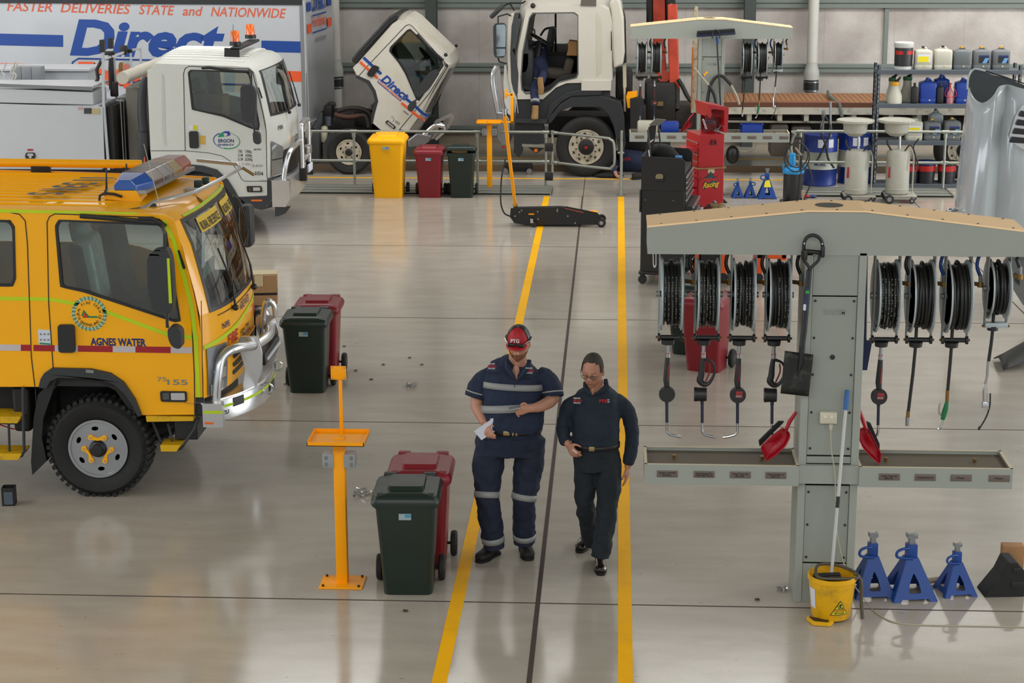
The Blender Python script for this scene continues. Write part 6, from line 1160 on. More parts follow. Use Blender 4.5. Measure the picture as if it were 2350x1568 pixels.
# ---------------------------------------------------------------- wheelie bins
STK = mat('sticker_pale_blue', '#8fa3a8', .5)
def bin_(label, x, y, rz, M_, big=False, grp=None, ajar=False, lidm=None):
    W, D, H = (.56, .68, .96) if big else (.44, .50, .765); lh = .11 if big else .10; wl = W+.055; dl = D+.05; wb = W*.82; db = D*.70
    t = thing('wheelie_bin', label, 'bin', (x, y, 0), rz, grp, local=True); lm_ = lidm or M_
    b = MB(); secs = []
    for k, z in ((0, .015), (.02, 0.0), (.02, .0), (.5, H*.5), (1, H-.02), (1, H)):
        w_ = wb+(W-wb)*k; d_ = db+(D-db)*k; yb = D/2+.0; y0 = yb-.02-d_; pts = rnd([(-w_/2, y0), (w_/2, y0), (w_/2, yb-.02), (-w_/2, yb-.02)], .05 if z > 0 else .06, 5)
        secs.append([Vector((p[0], p[1], z)) for p in pts])
    b.grid(secs, True).add(secs[0], [list(range(len(secs[0])))]); b.build('body', M_, t, whole=True, ang=50)
    MB().plate(rnd([(-W/2-.015, -D/2+.02-.03), (W/2+.015, -D/2+.02-.03), (W/2+.015, D/2), (-W/2-.015, D/2)], .05), y0=H-.045, y1=H, fn=lambda a, b_, c: (a, b_, c)).build('rim', M_, t)
    def lidshape(mb, sc, z, dy=0): return [Vector((p[0]*sc[0], p[1]*sc[1]+dy, z)) for p in rnd([(-.5, -.5), (.5, -.5), (.5, .5), (-.5, .5)], .12, 5)]
    l = MB(); rows = [lidshape(l, (wl, dl), H-.03), lidshape(l, (wl+.01, dl+.01), H-.005), lidshape(l, (wl, dl), H+.02), lidshape(l, (wl*.93, dl*.93), H+lh*.45), lidshape(l, (wl*.6, dl*.8), H+lh*.62, .0), lidshape(l, (wl*.55, dl*.6), H+lh*.64), lidshape(l, (wl*.52, dl*.54), H+lh*.9, .01), lidshape(l, (.001, .001), H+lh*.92)]
    l.grid(rows, True)
    if ajar: l.xf(Matrix.Translation((0, D/2, H)) @ Matrix.Rotation(-.14, 4, 'X') @ Matrix.Translation((0, -D/2, -H)))
    ld = l.build('lid', lm_, t, whole=True, ang=30)
    b = MB()
    for s_ in (-1, 1): b.rbox((s_*wl*.36, -dl*.36, H+lh*.42), (wl*.13, .05, .035), .012).rbox((s_*wl*.3, dl*.5, H+lh*.45), (wl*.2, .06, .04), .012)
    b.build('lid_lug', lm_, ld)
    for s_ in (-1, 1):
        x0 = s_*(wb/2+.055); r = .10 if not big else .1
        w_ = MB().lathe([(.03, -.02), (r-.01, -.024), (r, -.012), (r, .012), (r-.01, .024), (.03, .02)], (x0, D/2-.04, r), 'X', 28).build('wheel', RUB, t); MB().lathe([(.001, s_*.027), (.05, s_*.027), (.055, s_*.015)], (x0, D/2-.04, r), 'X', 18).build('wheel_hub', DKG, w_)
    MB().cyl((-wb/2-.05, D/2-.04, .1), (wb/2+.05, D/2-.04, .1), .012, n=8).build('axle', GRIME, t)
    MB().tube([(-wl*.38, D/2+.04, H-.01), (wl*.38, D/2+.04, H-.01)], .014, 8).build('handle', M_, t)
    yf = D/2-.02-D*.98; s2 = MB().bx(-.055 if big else -.045, .055 if big else .045, -D/2-.024, -D/2-.006, H-.125, H-.08); s2.build('sticker', STK, t, smooth=False)
    MB().bx(.0, .05 if big else .042, -D/2-.0255, -D/2-.024, H-.105, H-.083).build('sticker_band', mat('sticker_band_blue', '#3d88a6', .5), t, smooth=False)
    if ajar: MB().rbox((-.05, -.1, H+.02), (.26, .2, .05), .01, rz=.3, ry=.1).build('cardboard_scrap', CARD, t)
    return t
bin_('big yellow wheelie bin left of a red bin, before the far railing', -3.76, 30.85+.34, 0, BINY, True)
bin_('small red wheelie bin between the yellow and green bins at the far railing', -3.07, 30.95+.25, 0, BINR)
bin_('small dark green wheelie bin with lid ajar on cardboard at the far railing', -2.54, 30.95+.25, .03, BING, ajar=True)
bin_('dark green wheelie bin in front of a red one, beside the fire truck bull bar', -3.16, 18.68+.25, .02, BING)
bin_('red wheelie bin mostly hidden behind the green bin near the fire truck', -3.13, 19.28+.25, .02, BINR)
bin_('dark green wheelie bin nearest the camera, beside the yellow pedestal', -1.51, 13.08+.25, .03, BING)
bin_('red wheelie bin directly behind the nearest green bin', -1.465, 13.62+.25, .02, BINR)
bin_('red wheelie bin seen behind the left reels of the near station', 1.0, 19.72+.25, -.35, BINR)
bin_('dark green wheelie bin half hidden by the red bin behind the reels', .86, 20.7, -.3, BING)
# ---------------------------------------------------------------- yellow pedestals
def pedestal(lab, x, y, variant):
    t = thing('pedestal_stand', lab, 'stand', (x, y, 0), 0, local=True)
    MB().rbox((0, 0, .006), (.33, .27, .012), .004).build('base_plate', ORG, t)
    b = MB()
    for sx in (-1, 1):
        for sy in (-1, 1): b.cyl((sx*.135, sy*.105, .012), (sx*.135, sy*.105, .026), .01, n=6)
    b.build('anchor_bolt', GRIME, t)
    MB().rbox((0, 0, .58), (.085, .085, 1.15), .008).build('post', ORG, t)
    ty = 1.14
    MB().bx(-.21, .21, -.2, .16, ty, ty+.005).bx(-.21, .21, -.2, -.195, ty, ty+.03).bx(-.21, .21, .155, .16, ty, ty+.03).bx(-.21, -.205, -.2, .16, ty, ty+.03).bx(.205, .21, -.2, .16, ty, ty+.03).build('tray', ORG, t, smooth=False)
    if variant == 0:
        MB().rbox((.0, .13, 1.36), (.026, .012, .46), .003).build('arm', ORG, t); MB().rbox((-.01, .115, 1.615), (.115, .008, .105), .006).build('sign_plate', ORG, t)
        b = MB()
        for sx in (-1, 1):
            for sz in (-1, 1): b.cyl((-.01+sx*.045, .11, 1.615+sz*.04), (-.01+sx*.045, .106, 1.615+sz*.04), .005, n=6)
        b.build('screw', GTXT, t)
    else:
        MB().rbox((.30, .0, ty+.01), (.22, .026, .026), .003).rbox((.385, .0, ty+.24), (.05, .026, .50), .003).rbox((.33, .0, ty+.475), (.13, .026, .04), .003).rbox((.28, .0, ty+.49), (.035, .03, .15), .003).build('arm', ORG, t)
        MB().tube([(-.06, -.1, ty+.01), (-.03, -.1, ty+.025), (-.0, -.09, ty+.012)], .006, 6).build('loose_clip', CHR, t)
    for s_ in (-1, 1):
        o = MB().rbox((s_*.08, -.0, .98), (.085, .1, .11), .006).build('power_box', mat('socket_grey', '#8f9494', .4), t)
        b = MB()
        for dz in (-.025, .025): b.rbox((s_*.095, -.052, .98+dz), (.022, .004, .03), .002)
        b.build('outlet', mat('outlet_face', '#6f7476', .4), o)
    return t
pedestal('orange-yellow pedestal with flat tray and sign plate, beside the nearest green bin', -2.025, 13.43, 0)
pedestal('orange-yellow pedestal with tray and tall hooked arm at the far railing', -2.13, 32.0, 1)
# ---------------------------------------------------------------- railings
def fitting(mb, p, r=.034, h=.07, ax='Z'):
    d = {'Z': Vector((0, 0, h/2)), 'X': Vector((h/2, 0, 0))}[ax]; mb.cyl(Vector(p)-d, Vector(p)+d, r, n=14)
def rail(lab, y, x0, x1, posts, corner=None, ztop=.955, zmid=.45):
    t = thing('safety_railing', lab, 'railing', ((x0+x1)/2, y, 0))
    R_ = .024
    if corner: MB().tube(curve([(x1, y, ztop), (x0+.25, y, ztop), (x0+.06, y, ztop-.05), (x0, y, ztop-.2), (x0, y, zmid+.18), (x0+.05, y, zmid+.05), (x0+.22, y, zmid), (x1, y, zmid)], 5), R_, 12).build('looped_rail', GALV, t)
    else: MB().cyl((x0, y, ztop), (x1, y, ztop), R_, n=14).build('top_rail', GALV, t); MB().cyl((x0, y, zmid), (x1, y, zmid), R_, n=14).build('mid_rail', GALV, t)
    for x in posts:
        p = MB().cyl((x, y, 0), (x, y, ztop), R_*.95, n=14).build('post', GALV, t); b = MB(); fitting(b, (x, y, ztop), .032, .12, 'X'); fitting(b, (x, y, ztop-.06)); fitting(b, (x, y, zmid), .032, .12, 'X'); fitting(b, (x, y, zmid)); b.build('clamp_fitting', GALV, p, whole=True)
    return t
rail('galvanised pipe railing behind the yellow, red and green bins', 32.2, -6.6, -1.18, (-4.47, -2.35, -1.18)); 
rail('galvanised pipe railing with looped end behind the grey drain tanks', 32.1, 2.97, 5.9, (3.11, 5.53), corner=1, ztop=1.0, zmid=.48)
g = thing('railing_gate', 'galvanised looped pipe gate hinged on black hinges before the large truck wheel', 'gate', (-1.07, 32.2, 0))
P = lambda x, z: (x, 32.2-(x+1.07)*.72, z)
MB().tube(curve([P(-1.07, .95), P(-.2, .95), P(-.08, .93), P(-.02, .86), P(-.01, .56), P(-.06, .47), P(-.16, .44), P(-1.07, .44)], 5), .024, 12).build('looped_frame', GALV, g); MB().cyl(P(-1.07, .2), P(-1.07, .95), .023, n=12).build('hinge_post', GALV, g)
for z in (.70, .20): MB().rbox((-1.125, 32.17, z), (.14, .05, .14), .01).build('hinge', BLK, g)
b = MB(); fitting(b, P(-1.07, .95)); fitting(b, P(-1.07, .44)); fitting(b, P(-1.0, .44), .03, .06, 'X'); fitting(b, P(-1.0, .95), .03, .06, 'X'); b.build('clamp_fitting', GALV, g)
g = thing('gate_post', 'galvanised latch post on a base plate at the head of the right floor stripe', 'post', (.105, 31.42, 0))
MB().cyl((.105, 31.42, 0), (.105, 31.42, 1.09), .024, n=14).build('post', GALV, g); MB().rbox((.105, 31.42, .006), (.15, .13, .012), .004).cyl((.105, 31.42, 0), (.105, 31.42, .1), .034, n=14).build('base_flange', GALV, g); MB().cyl((.04, 31.42, .72), (.15, 31.42, .72), .018, n=8).build('latch', GALV, g)
# perforated floor channels
def channel(lab, x0, x1):
    t = thing('floor_channel', lab, 'channel', ((x0+x1)/2, 31.75, 0)); ch = MB()
    for i in range(3): y = 31.38+i*.27; ch.bx(x0, x1, y, y+.24, .004, .03).bx(x0, x1, y, y+.012, .0, .045).bx(x0, x1, y+.228, y+.24, 0, .045)
    ch.bx(x0, x1, 31.37, 32.17, 0, .012).bx(x0, x0+.02, 31.36, 32.18, 0, .05).bx(x1-.02, x1, 31.36, 32.18, 0, .05); ch.build('channel_section', mat('channel_grey', '#85877f', .5, .2), t, smooth=False, whole=True)
    b = MB(); n = int((x1-x0)/.17)
    for i in range(n):
        for y in (31.45, 31.72, 31.99): b.bx(x0+.08+i*.17, x0+.16+i*.17, y, y+.03, .0305, .032)
    b.build('slot_row', mat('slot_pale', '#9b9d96', .5), t, smooth=False, whole=True)
channel('grey perforated steel floor channel running behind the three far bins', -6.3, -1.06); channel('grey perforated steel floor channel behind the drain tanks', 3.12, 5.6)
# ---------------------------------------------------------------- axle stands
def axle_stand(lab, x, y, h, w, rz=0, grp=None, hx=-1, yellow=False):
    t = thing('axle_stand', lab, 'axle stand', (x, y, 0), rz, grp, local=True); hb = h*.62
    b = MB()
    for k in range(4):
        a = k*math.pi/2; Mx = Matrix.Rotation(a, 4, 'Z'); n0 = len(b.v)
        ot = [(-w/2, 0), (-w*.34, 0), (-w*.30, .02), (w*.30, .02), (w*.34, 0), (w/2, 0), (w*.13, hb), (-w*.13, hb)]; ho = rnd([(-w*.15, hb*.2), (w*.15, hb*.2), (w*.10, hb*.45), (0, hb*.68), (-w*.10, hb*.45)], w*.05)
        b.plate(ot, [ho], -.004, .004, fn=lambda A, B, C: (A, -(w/2)*(1-B/hb)-(w*.13)*(B/hb)+C, B)); b.xf(Mx, n0)
    b.build('pyramid_base', JACKB, t, smooth=False, whole=True)
    if yellow: MB().plate([(-w*.2, hb*.62), (w*.2, hb*.62), (w*.11, hb*.98), (-w*.11, hb*.98)], y0=0, y1=.002, fn=lambda A, B, C: (A, -(w/2)*(1-B/hb)-(w*.13)*(B/hb)-.006-C, B)).build('warning_label', mat('label_yellow', '#e0cf12', .5), t, smooth=False)
    MB().rbox((0, 0, hb+h*.09), (w*.23, w*.23, h*.24), .004).build('socket', JACKB, t)
    MB().rbox((0, 0, h*.88), (w*.13, w*.16, h*.2), .003).plate([(-w*.11, h*.93), (-w*.11, h), (-w*.05, h*.97), (w*.05, h*.97), (w*.11, h), (w*.11, h*.93)], y0=-w*.1, y1=w*.1).build('ratchet_saddle', mat('saddle_steel', '#8e9394', .35, .7), t)
    MB().tube([(0, -.02, hb+h*.14), (hx*w*.2, -.04, hb+h*.16), (hx*w*.36, -.05, hb+h*.12), (hx*w*.34, -.05, hb+h*.03), (0, -.05, hb-.0)], .011 if h > .4 else .009, 8, smooth=4).build('release_handle', JACKB, t)
    return t
axle_stand('blue axle stand beside the mop bucket, tall', 1.935, 13.42, .475, .29, .12, 'blue axle stands by the near station')
axle_stand('tallest middle blue axle stand of three beside the mop bucket', 2.215, 13.40, .48, .33, .15, 'blue axle stands by the near station')
axle_stand('short blue axle stand nearest the black wheel chock', 2.565, 13.47, .385, .25, .2, 'blue axle stands by the near station')
axle_stand('small blue axle stand right of the red tool cabinet', 2.03, 31.3, .32, .19, .1, 'blue axle stands far off'); axle_stand('small blue axle stand, middle of the far three', 2.24, 31.3, .335, .19, .1, 'blue axle stands far off', 1)
axle_stand('large blue axle stand with yellow label in the far row', 2.51, 31.28, .50, .30, .05, 'blue axle stands far off', yellow=True)
axle_stand('blue axle stand almost hidden by the red cabinet, behind a black chock', 1.72, 31.6, .34, .19, .1, 'blue axle stands far off')
def wedge(lab, x, y, w, d, h, rz, name='wheel_chock'):
    t = thing(name, lab, 'wheel chock', (x, y, 0), rz, local=True)
    MB().plate([(-d/2, 0), (d/2, 0), (d/2-.01, h*.75), (d*.28, h), (d*.05, h), (-d*.1, h*.6)], y0=-w/2, y1=w/2).build('wedge', mat('chock_black', '#161817', .7, var=.2), t, bevel=.008, smooth=False)
    MB().rbox((d*.3, -w/2-.002, h*.35), (d*.3, .006, h*.2), .003).rbox((d*.28, -w/2-.002, h*.78), (d*.22, .006, h*.16), .003).build('moulded_panel', BLK, t); return t
wedge('black rubber wheel chock at the right edge beside the blue stands', 2.90, 13.48, .22, .3, .27, .1)
wedge('black rubber wheel chock beside the red cabinet on the far floor', 1.62, 30.8, .2, .42, .3, 3.3)
t = thing('timber_block', 'small timber block behind the black wheel chock at the right edge', 'timber', (3.03, 13.75, 0)); MB().rbox((3.03, 13.75, .14), (.16, .1, .28), .004).build('block', WOOD, t)
t = thing('axle_part', 'short rusty pipe lying between the blue axle stands', 'pipe', (2.42, 13.6, 0)); MB().cyl((2.33, 13.58, .03), (2.52, 13.66, .03), .022, n=12).build('pipe', mat('rust_pipe_pale', '#8f8270', .7), t)
# ---------------------------------------------------------------- mop bucket
t = thing('mop_bucket', 'yellow mop bucket with wringer standing at the foot of the near station', 'bucket', (1.585, 12.92, 0)); bc = (1.585, 12.92, 0); BY = mat('bucket_yellow', '#e0a800', .45, dirt='#b08a20', dscale=8)
MB().lathe([(.001, .02), (.135, .02), (.14, .03), (.168, .30), (.176, .302), (.176, .33), (.168, .335), (.162, .33), (.158, .30), (.13, .04), (.001, .035)], bc, n=40).build('bucket_body', BY, t)
MB().plate(rnd([(1.40, 12.86), (1.44, 12.75), (1.56, 12.73), (1.60, 12.80), (1.50, 12.84)], .02), y0=.004, y1=.03, fn=lambda a, b, c: (a, b, c)).build('foot_plate', BY, t); MB().plate(rnd([(1.42, 12.85), (1.45, 12.765), (1.55, 12.745), (1.56, 12.80), (1.49, 12.82)], .015), y0=.03, y1=.033, fn=lambda a, b, c: (a, b, c)).build('foot_pad', BLK, t)
MB().tube([(1.46, 12.86, .36), (1.50, 13.0, .37), (1.62, 13.0, .37), (1.74, 12.92, .35), (1.76, 12.86, .33), (1.70, 12.83, .33), (1.5, 12.80, .34)], .012, 8, closed=True, smooth=4).build('wringer_rim', mat('wringer_brown', '#4a4232', .5), t)
MB().tube([(1.74, 12.9, .345), (1.785, 12.88, .30), (1.79, 12.86, .16), (1.80, 12.82, .03)], .013, 8, smooth=3).build('wringer_lever', mat('wringer_brown', '#4a4232', .5), t)
MB().rbox((1.55, 12.87, .31), (.2, .04, .03), .01, rz=.2).rbox((1.55, 12.95, .31), (.2, .04, .03), .01, rz=.2).build('wringer_roller', BLK, t)
def cyl_map(c, r0, r1, z0, z1, ang0): return lambda a, z, off=.002: Vector((c[0]+math.sin(ang0+a/r0)*(r0+(r1-r0)*(z-z0)/(z1-z0)+off), c[1]-math.cos(ang0+a/r0)*(r0+(r1-r0)*(z-z0)/(z1-z0)+off), z))
cm = cyl_map(bc, .14, .168, .03, .30, .3)
def curved_poly(pts, off, f, n=5):
    m_ = MB(); k = len(pts); cx = sum(p[0] for p in pts)/k; cz = sum(p[1] for p in pts)/k
    for i in range(k):
        a, b_ = Vector(pts[i]), Vector(pts[(i+1) % k]); c = Vector((cx, cz))
        m_.grid([[f(*(c.lerp(a.lerp(b_, j/n), q/n)), off) for j in range(n+1)] for q in range(1, n+1)]+[]); m_.add([f(cx, cz, off)]+[f(*(c.lerp(a.lerp(b_, j/n), 1/n)), off) for j in range(n+1)], [(0, j+1, j+2) for j in range(n)])
    return m_
curved_poly([(-.066, .07), (.066, .07), (0, .185)], .002, cm).build('warning_border', BTXT, t, whole=True); curved_poly([(-.058, .075), (.058, .075), (0, .176)], .003, cm).build('warning_triangle', mat('warning_yellow', '#cfc418', .5), t, whole=True)
wl = MB().text('CAUTION', (0, 0, 0), (1, 0, 0), (0, 1, 0), .024, wid=.075, bold=.03, fn=lambda a, c: cm(a-.0375, .098+c, .004)); wl.build('caution_lettering', RTXT, t, smooth=False); MB().text('WET FLOOR', (0, 0, 0), (1, 0, 0), (0, 1, 0), .018, wid=.075, bold=.03, fn=lambda a, c: cm(a-.0375, .08+c, .004)).build('wet_floor_lettering', BTXT, t, smooth=False)
b = MB(); pc = lambda a, z: cm(a, z, .006); b.ball(pc(.0, .155), .006, 6); b.tube([pc(.0, .147), pc(.004, .133), pc(-.012, .122)], .0028, 6).tube([pc(.004, .133), pc(.018, .124), pc(.022, .13)], .0028, 6).tube([pc(.0, .145), pc(-.012, .138), pc(-.018, .145)], .0022, 6).tube([pc(.0, .145), pc(.014, .15)], .0022, 6).tube([pc(-.03, .118), pc(.03, .118)], .0015, 6); b.build('slipping_figure', BTXT, t, whole=True)
MB().grid([[cyl_map(bc, .14, .168, .03, .30, -1.15)(-.03+.06*j/6, z) for j in range(7)] for z in (.10, .25)]).build('white_label', PAPER, t)
t = thing('mop', 'white-handled mop with blue grip leaning on the near station from the bucket', 'mop', (1.57, 12.95, .05))
MB().cyl((1.572, 12.95, .10), (1.664, 13.155, 1.54), .0125, n=12).build('handle', mat('mop_handle_white', '#b9b9b5', .4), t); MB().cyl((1.661, 13.148, 1.49), (1.668, 13.163, 1.63), .018, .016, n=12).build('blue_grip', mat('grip_blue', '#2b5f9c', .5), t); MB().cyl((1.617, 13.045, .79), (1.622, 13.057, .87), .014, n=12).build('black_band', BTXT, t); MB().ball((1.57, 12.95, .12), .06, 8, (1, 1, .8)).build('mop_head', mat('mop_cotton', '#8d8674', .95, var=.3, scale=50), t)
t = thing('power_cord', 'thin white power cord from the column socket across the floor to the right', 'cord', (1.57, 13.15, 1.35))
b = MB(); b.cyl((1.56, 13.14, 1.38), (1.56, 13.14, 1.34), .016, .01, n=10); b.build('plug', mat('plug_clear', '#b9b5a5', .4), t)
MB().tube([(1.56, 13.14, 1.35), (1.568, 13.13, 1.2), (1.60, 13.11, 1.0), (1.625, 13.10, .6), (1.72, 13.15, .25), (1.84, 13.25, .05), (1.88, 13.2, .004), (1.93, 12.98, .004), (2.05, 12.82, .004), (2.3, 12.79, .004), (2.7, 12.79, .004), (3.2, 12.78, .004)], .0045, 6, smooth=5).build('cord', mat('cord_offwhite', '#a9a48f', .6), t)
# dustpans with brushes
def dustpan(lab, pts_handle, pan, brush, Y, lean=.0):
    t = thing('dustpan', lab, 'dustpan', tuple(at(*pan[0], Y)))
    q = xz(pan, Y); c = Vector((sum(p[0] for p in q)/len(q), sum(p[1] for p in q)/len(q)))
    rows = [[Vector((c.x+(p[0]-c.x)*k, Y+dy, c.y+(p[1]-c.y)*k)) for p in rnd(q, .015)] for k, dy in ((.02, .03), (.8, .028), (.95, .01), (1, -.03))]
    MB().grid(rows, True).build('pan', mat('dustpan_red', '#a80f22', .35), t, solid=.003, whole=True); MB().tube([at(a, b_, Y-.0) for a, b_ in pts_handle], [.012, .016, .012], 10).build('handle', mat('dustpan_red', '#a80f22', .35), t)
    MB().plate(xz(brush, Y), y0=Y+.03, y1=Y+.07).build('brush_bristles', mat('bristle_black', '#15161a', .9, var=.3, scale=60), t)
    return t
dustpan('red dustpan and brush leaning left of the near column on the tray', [(1803, 990), (1812, 968), (1827, 946)], [(1797, 980), (1812, 990), (1813, 1002), (1803, 1022), (1778, 1045), (1758, 1057), (1744, 1024), (1770, 1000)], [(1800, 972), (1788, 972), (1742, 1017), (1744, 1028), (1770, 1002)], SY+.12)
dustpan('red dustpan and brush leaning right of the near column on the tray', [(1990, 992), (1981, 966), (1972, 940)], [(1968, 986), (1985, 977), (1994, 985), (2022, 1040), (2018, 1064), (2000, 1050), (1978, 1025), (1968, 1002)], [(1990, 972), (2000, 976), (2020, 1022), (2020, 1040), (1994, 988)], SY+.12)
dustpan('red dustpan on the left tray of the far station beside a blue jug', [(1577, 280), (1585, 268), (1594, 258)], [(1577, 276), (1590, 281), (1584, 292), (1560, 304), (1568, 290)], [(1576, 280), (1570, 286), (1562, 302), (1570, 290)], FY+.12)
# navy shovel hung behind the column
t = thing('grain_scoop', 'navy plastic scoop with long handle hanging behind the near column', 'scoop', (1.80, SY+.5, 1.75)); MB().cyl(at(1987, 586, SY+.5), at(1984, 790, SY+.5), .016, n=10).build('handle', mat('handle_navy', '#1b2348', .5), t); sp(t, 'blade', [(1973, 782), (2002, 782), (1990, 850), (1972, 850)], mat('scoop_navy', '#17244e', .5), SY+.48, .0, y1=SY+.5)
# ---------------------------------------------------------------- litter on the floor
def scrap(lab, px, py, m_, s=.06, name='plastic_scrap', seed=1):
    rn = random.Random(seed); t = thing(name, lab, 'litter', tuple(gnd(px, py)), local=True); rows = []
    for i in range(7): rows.append([Vector(((j/6-.5)*s*(1.1-.2*rn.random()), (i/6-.5)*s*(1.1-.25*rn.random()), .003+rn.random()*s*.32)) for j in range(7)])
    MB().grid(rows).build('crumpled_sheet', m_, t, whole=True); return t
CLP = glass('clear_film', '#e6e8ea', .25, .15)
scrap('crumpled clear plastic bag on the floor left of the nearest bins', 836, 1138, CLP, .17, 'plastic_bag', 2); scrap('flattened clear wrapper on the floor behind the pedestal', 945, 888, CLP, .12, 'plastic_wrapper', 3); scrap('clear wrapper beside the foot of the near column', 1795, 1355, CLP, .08, 'plastic_wrapper', 5)
LF = mat('leaf_litter', '#4a3a26', .8)
for i, (px, py) in enumerate(((816, 852), (880, 838), (790, 796), (776, 829), (940, 822), (968, 838), (852, 872), (655, 883), (1738, 1378), (930, 1404))): scrap('tiny dry leaf scrap lying on the grey floor', px, py, LF, .035, 'dry_leaf', 10+i)['group'] = 'leaf scraps on the floor'
# ---------------------------------------------------------------- trolley jack
t = thing('trolley_jack', 'long black trolley jack with upright yellow handle on the left floor stripe', 'jack', (-.85, 28.7, 0)); YJ = 28.48; JB = mat('jack_black', '#161717', .45)
sd = [(1172, 478), (1290, 476), (1300, 474), (1370, 488), (1378, 496), (1384, 512), (1372, 516), (1210, 517), (1180, 512), (1170, 498)]
for y in (YJ, YJ+.28): sp(t, 'side_plate', sd, JB, y, 0, y1=y+.02, bevel=.004)
sp(t, 'lift_arm', [(1180, 480), (1288, 478), (1345, 490), (1350, 500), (1200, 500)], JB, YJ+.04, 0, y1=YJ+.26); MB().lathe([(.001, 0), (.08, 0), (.085, .02), (.08, .035), (.001, .035)], at(1359, 490, YJ+.15), n=20).build('saddle', ORG, t)
for y in (YJ-.03, YJ+.3): MB().lathe([(.001, y), (.065, y), (.07, y+.01), (.07, y+.045), (.065, y+.05), (.001, y+.05)], (at(1380, 508, YJ).x, 0, .07), 'Y', 24).build('front_wheel', BLK, t); MB().lathe([(.001, y-.006), (.03, y-.006), (.03, y)], (at(1380, 508, YJ).x, 0, .07), 'Y', 16).build('wheel_cap', ALU, t)
for y in (YJ-.05, YJ+.33): MB().rbox((at(1221, 508, YJ).x, y, .1), (.05, .05, .07), .01).build('caster_fork', CHR, t); MB().lathe([(.001, y-.015), (.042, y-.015), (.042, y+.015), (.001, y+.015)], (at(1225, 513, YJ).x, 0, .043), 'Y', 16).build('caster_wheel', BLK, t)
b = MB()
for px, py in ((1192, 487), (1197, 483), (1234, 486), (1279, 481), (1279, 485), (1303, 496), (1235, 503), (1320, 512), (1182, 496)): p = at(px, py, YJ); b.cyl((p.x, YJ, p.z), (p.x, YJ-.008, p.z), .012, n=8)
b.build('bolt', ALU, t); sp(t, 'yellow_label', [(1213, 490), (1226, 490), (1226, 493), (1213, 493)], ORG, YJ, .003); sp(t, 'red_label', [(1296, 477), (1340, 487), (1338, 489), (1296, 479)], mat('label_dull_red', '#9c4a3c', .5), YJ, .004)
MB().cyl(at(1183, 478, YJ+.15), at(1158, 265, 28.0), .026, n=14).build('handle_bar', ORG, t); MB().cyl(at(1184, 482, YJ+.15), at(1182, 468, YJ+.14), .034, n=12).build('handle_socket', BLK, t); MB().cyl(at(1158, 264, 28.0), at(1157, 250, 28.0), .032, .036, n=12).cyl(at(1148, 254, 28.0), at(1166, 252, 28.0), .012, n=8).build('handle_head', ALU, t)
MB().tube([at(*p, YJ-.02) for p in ((1172, 497), (1158, 490), (1150, 470), (1149, 440), (1152, 400), (1160, 365))], .012, 8, smooth=4).build('air_hose', HOSE, t)
# second jack under the large truck (seen as twin rollers)
t = thing('air_jack', 'black twin-roller jack lying under the front of the large truck', 'jack', (at(1190, 388, 33.9).x, 33.9, 0)); MB().rbox(tuple(at(1190, 383, 33.9)), (.5, .25, .14), .02).build('jack_body', JB, t)
for px in (1160, 1215): c = at(px, 388, 33.74); MB().lathe([(.03, 33.7), (.05, 33.7), (.052, 33.72), (.052, 33.75), (.001, 33.75)], (c.x, 0, .052), 'Y', 18).build('roller', GTXT, t)
# ---------------------------------------------------------------- black tool cabinet
BC = mat('cabinet_black', '#211f1d', .5, var=.1)
t = thing('tool_cabinet', 'tall black roller tool cabinet with raised lid and silver drawer handles', 'tool cabinet', (.62, 24.75, 0)); x0, x1, y0, y1 = .335, .90, 24.3, 25.25
MB().bx(x0, x1, y0, y1, .16, 1.24).build('lower_chest', BC, t, smooth=False, bevel=.01); MB().plate([(x0+.0, 1.24), (x1, 1.24), (x1, 1.62), (x1-.05, 1.665), (x0, 1.68)], y0=y0, y1=y0+.02).plate([(x0+.0, 1.24), (x1, 1.24), (x1, 1.62), (x1-.05, 1.665), (x0, 1.68)], y0=y1-.02, y1=y1).bx(x0+.001, x0+.02, y0+.019, y1-.019, 1.24, 1.68).bx(x0+.002, x1-.01, y0+.019, y1-.019, 1.24, 1.50).build('upper_chest', BC, t, smooth=False, whole=True)
MB().bx(x0-.02, x0-.0, y0-.02, y1, .95, 1.24).build('side_lip', BLK, t, bevel=.008)
zs = [1.43, 1.36, 1.29, 1.22, 1.13, 1.04, .92, .78, .64, .50, .36]
for i, z in enumerate(zs):
    h = (zs[i]-zs[i+1] if i+1 < len(zs) else .14)-.012; out = .09 if z < 1.1 else .0
    d = MB().bx(x1, x1+.012+out, y0+.02, y1-.02, z-h, z).build('drawer', BC, t, smooth=False); MB().bx(x1+.012+out, x1+.03+out, y0+.03, y1-.03, z-.024, z-.004).build('drawer_handle', POL, d, smooth=False)
MB().plate(xz([(1505, 403), (1509, 400), (1518, 400), (1522, 404), (1521, 411), (1504, 411)], y0), y0=y0-.025, y1=y0).build('side_handle', mat('handle_tan', '#8d8360', .5), t); MB().plate(xz([(1502, 411), (1524, 411), (1522, 417), (1504, 417)], y0), y0=y0-.02, y1=y0).build('handle_cup', BLK, t)
b = MB()
for px in (1480, 1545): p = at(px, 461, y0); b.cyl((p.x, y0, p.z), (p.x, y0-.006, p.z), .008, n=8)
b.build('rivet', GTXT, t); MB().bx(x0-.02, x1+.02, y0-.03, y1+.02, .13, .17).build('bumper_base', BLK, t, bevel=.015)
for (xx, yy) in ((x0+.03, y0+.03), (x1-.05, y0+.05), (x0+.05, y1-.05), (x1-.05, y1-.05)): MB().rbox((xx, yy, .115), (.06, .06, .04), .008).build('caster_fork', BLK, t); MB().lathe([(.001, yy-.02), (.05, yy-.022), (.058, yy-.012), (.058, yy+.012), (.05, yy+.022), (.001, yy+.02)], (xx, 0, .058), 'Y', 20).build('caster_wheel', BLK, t)
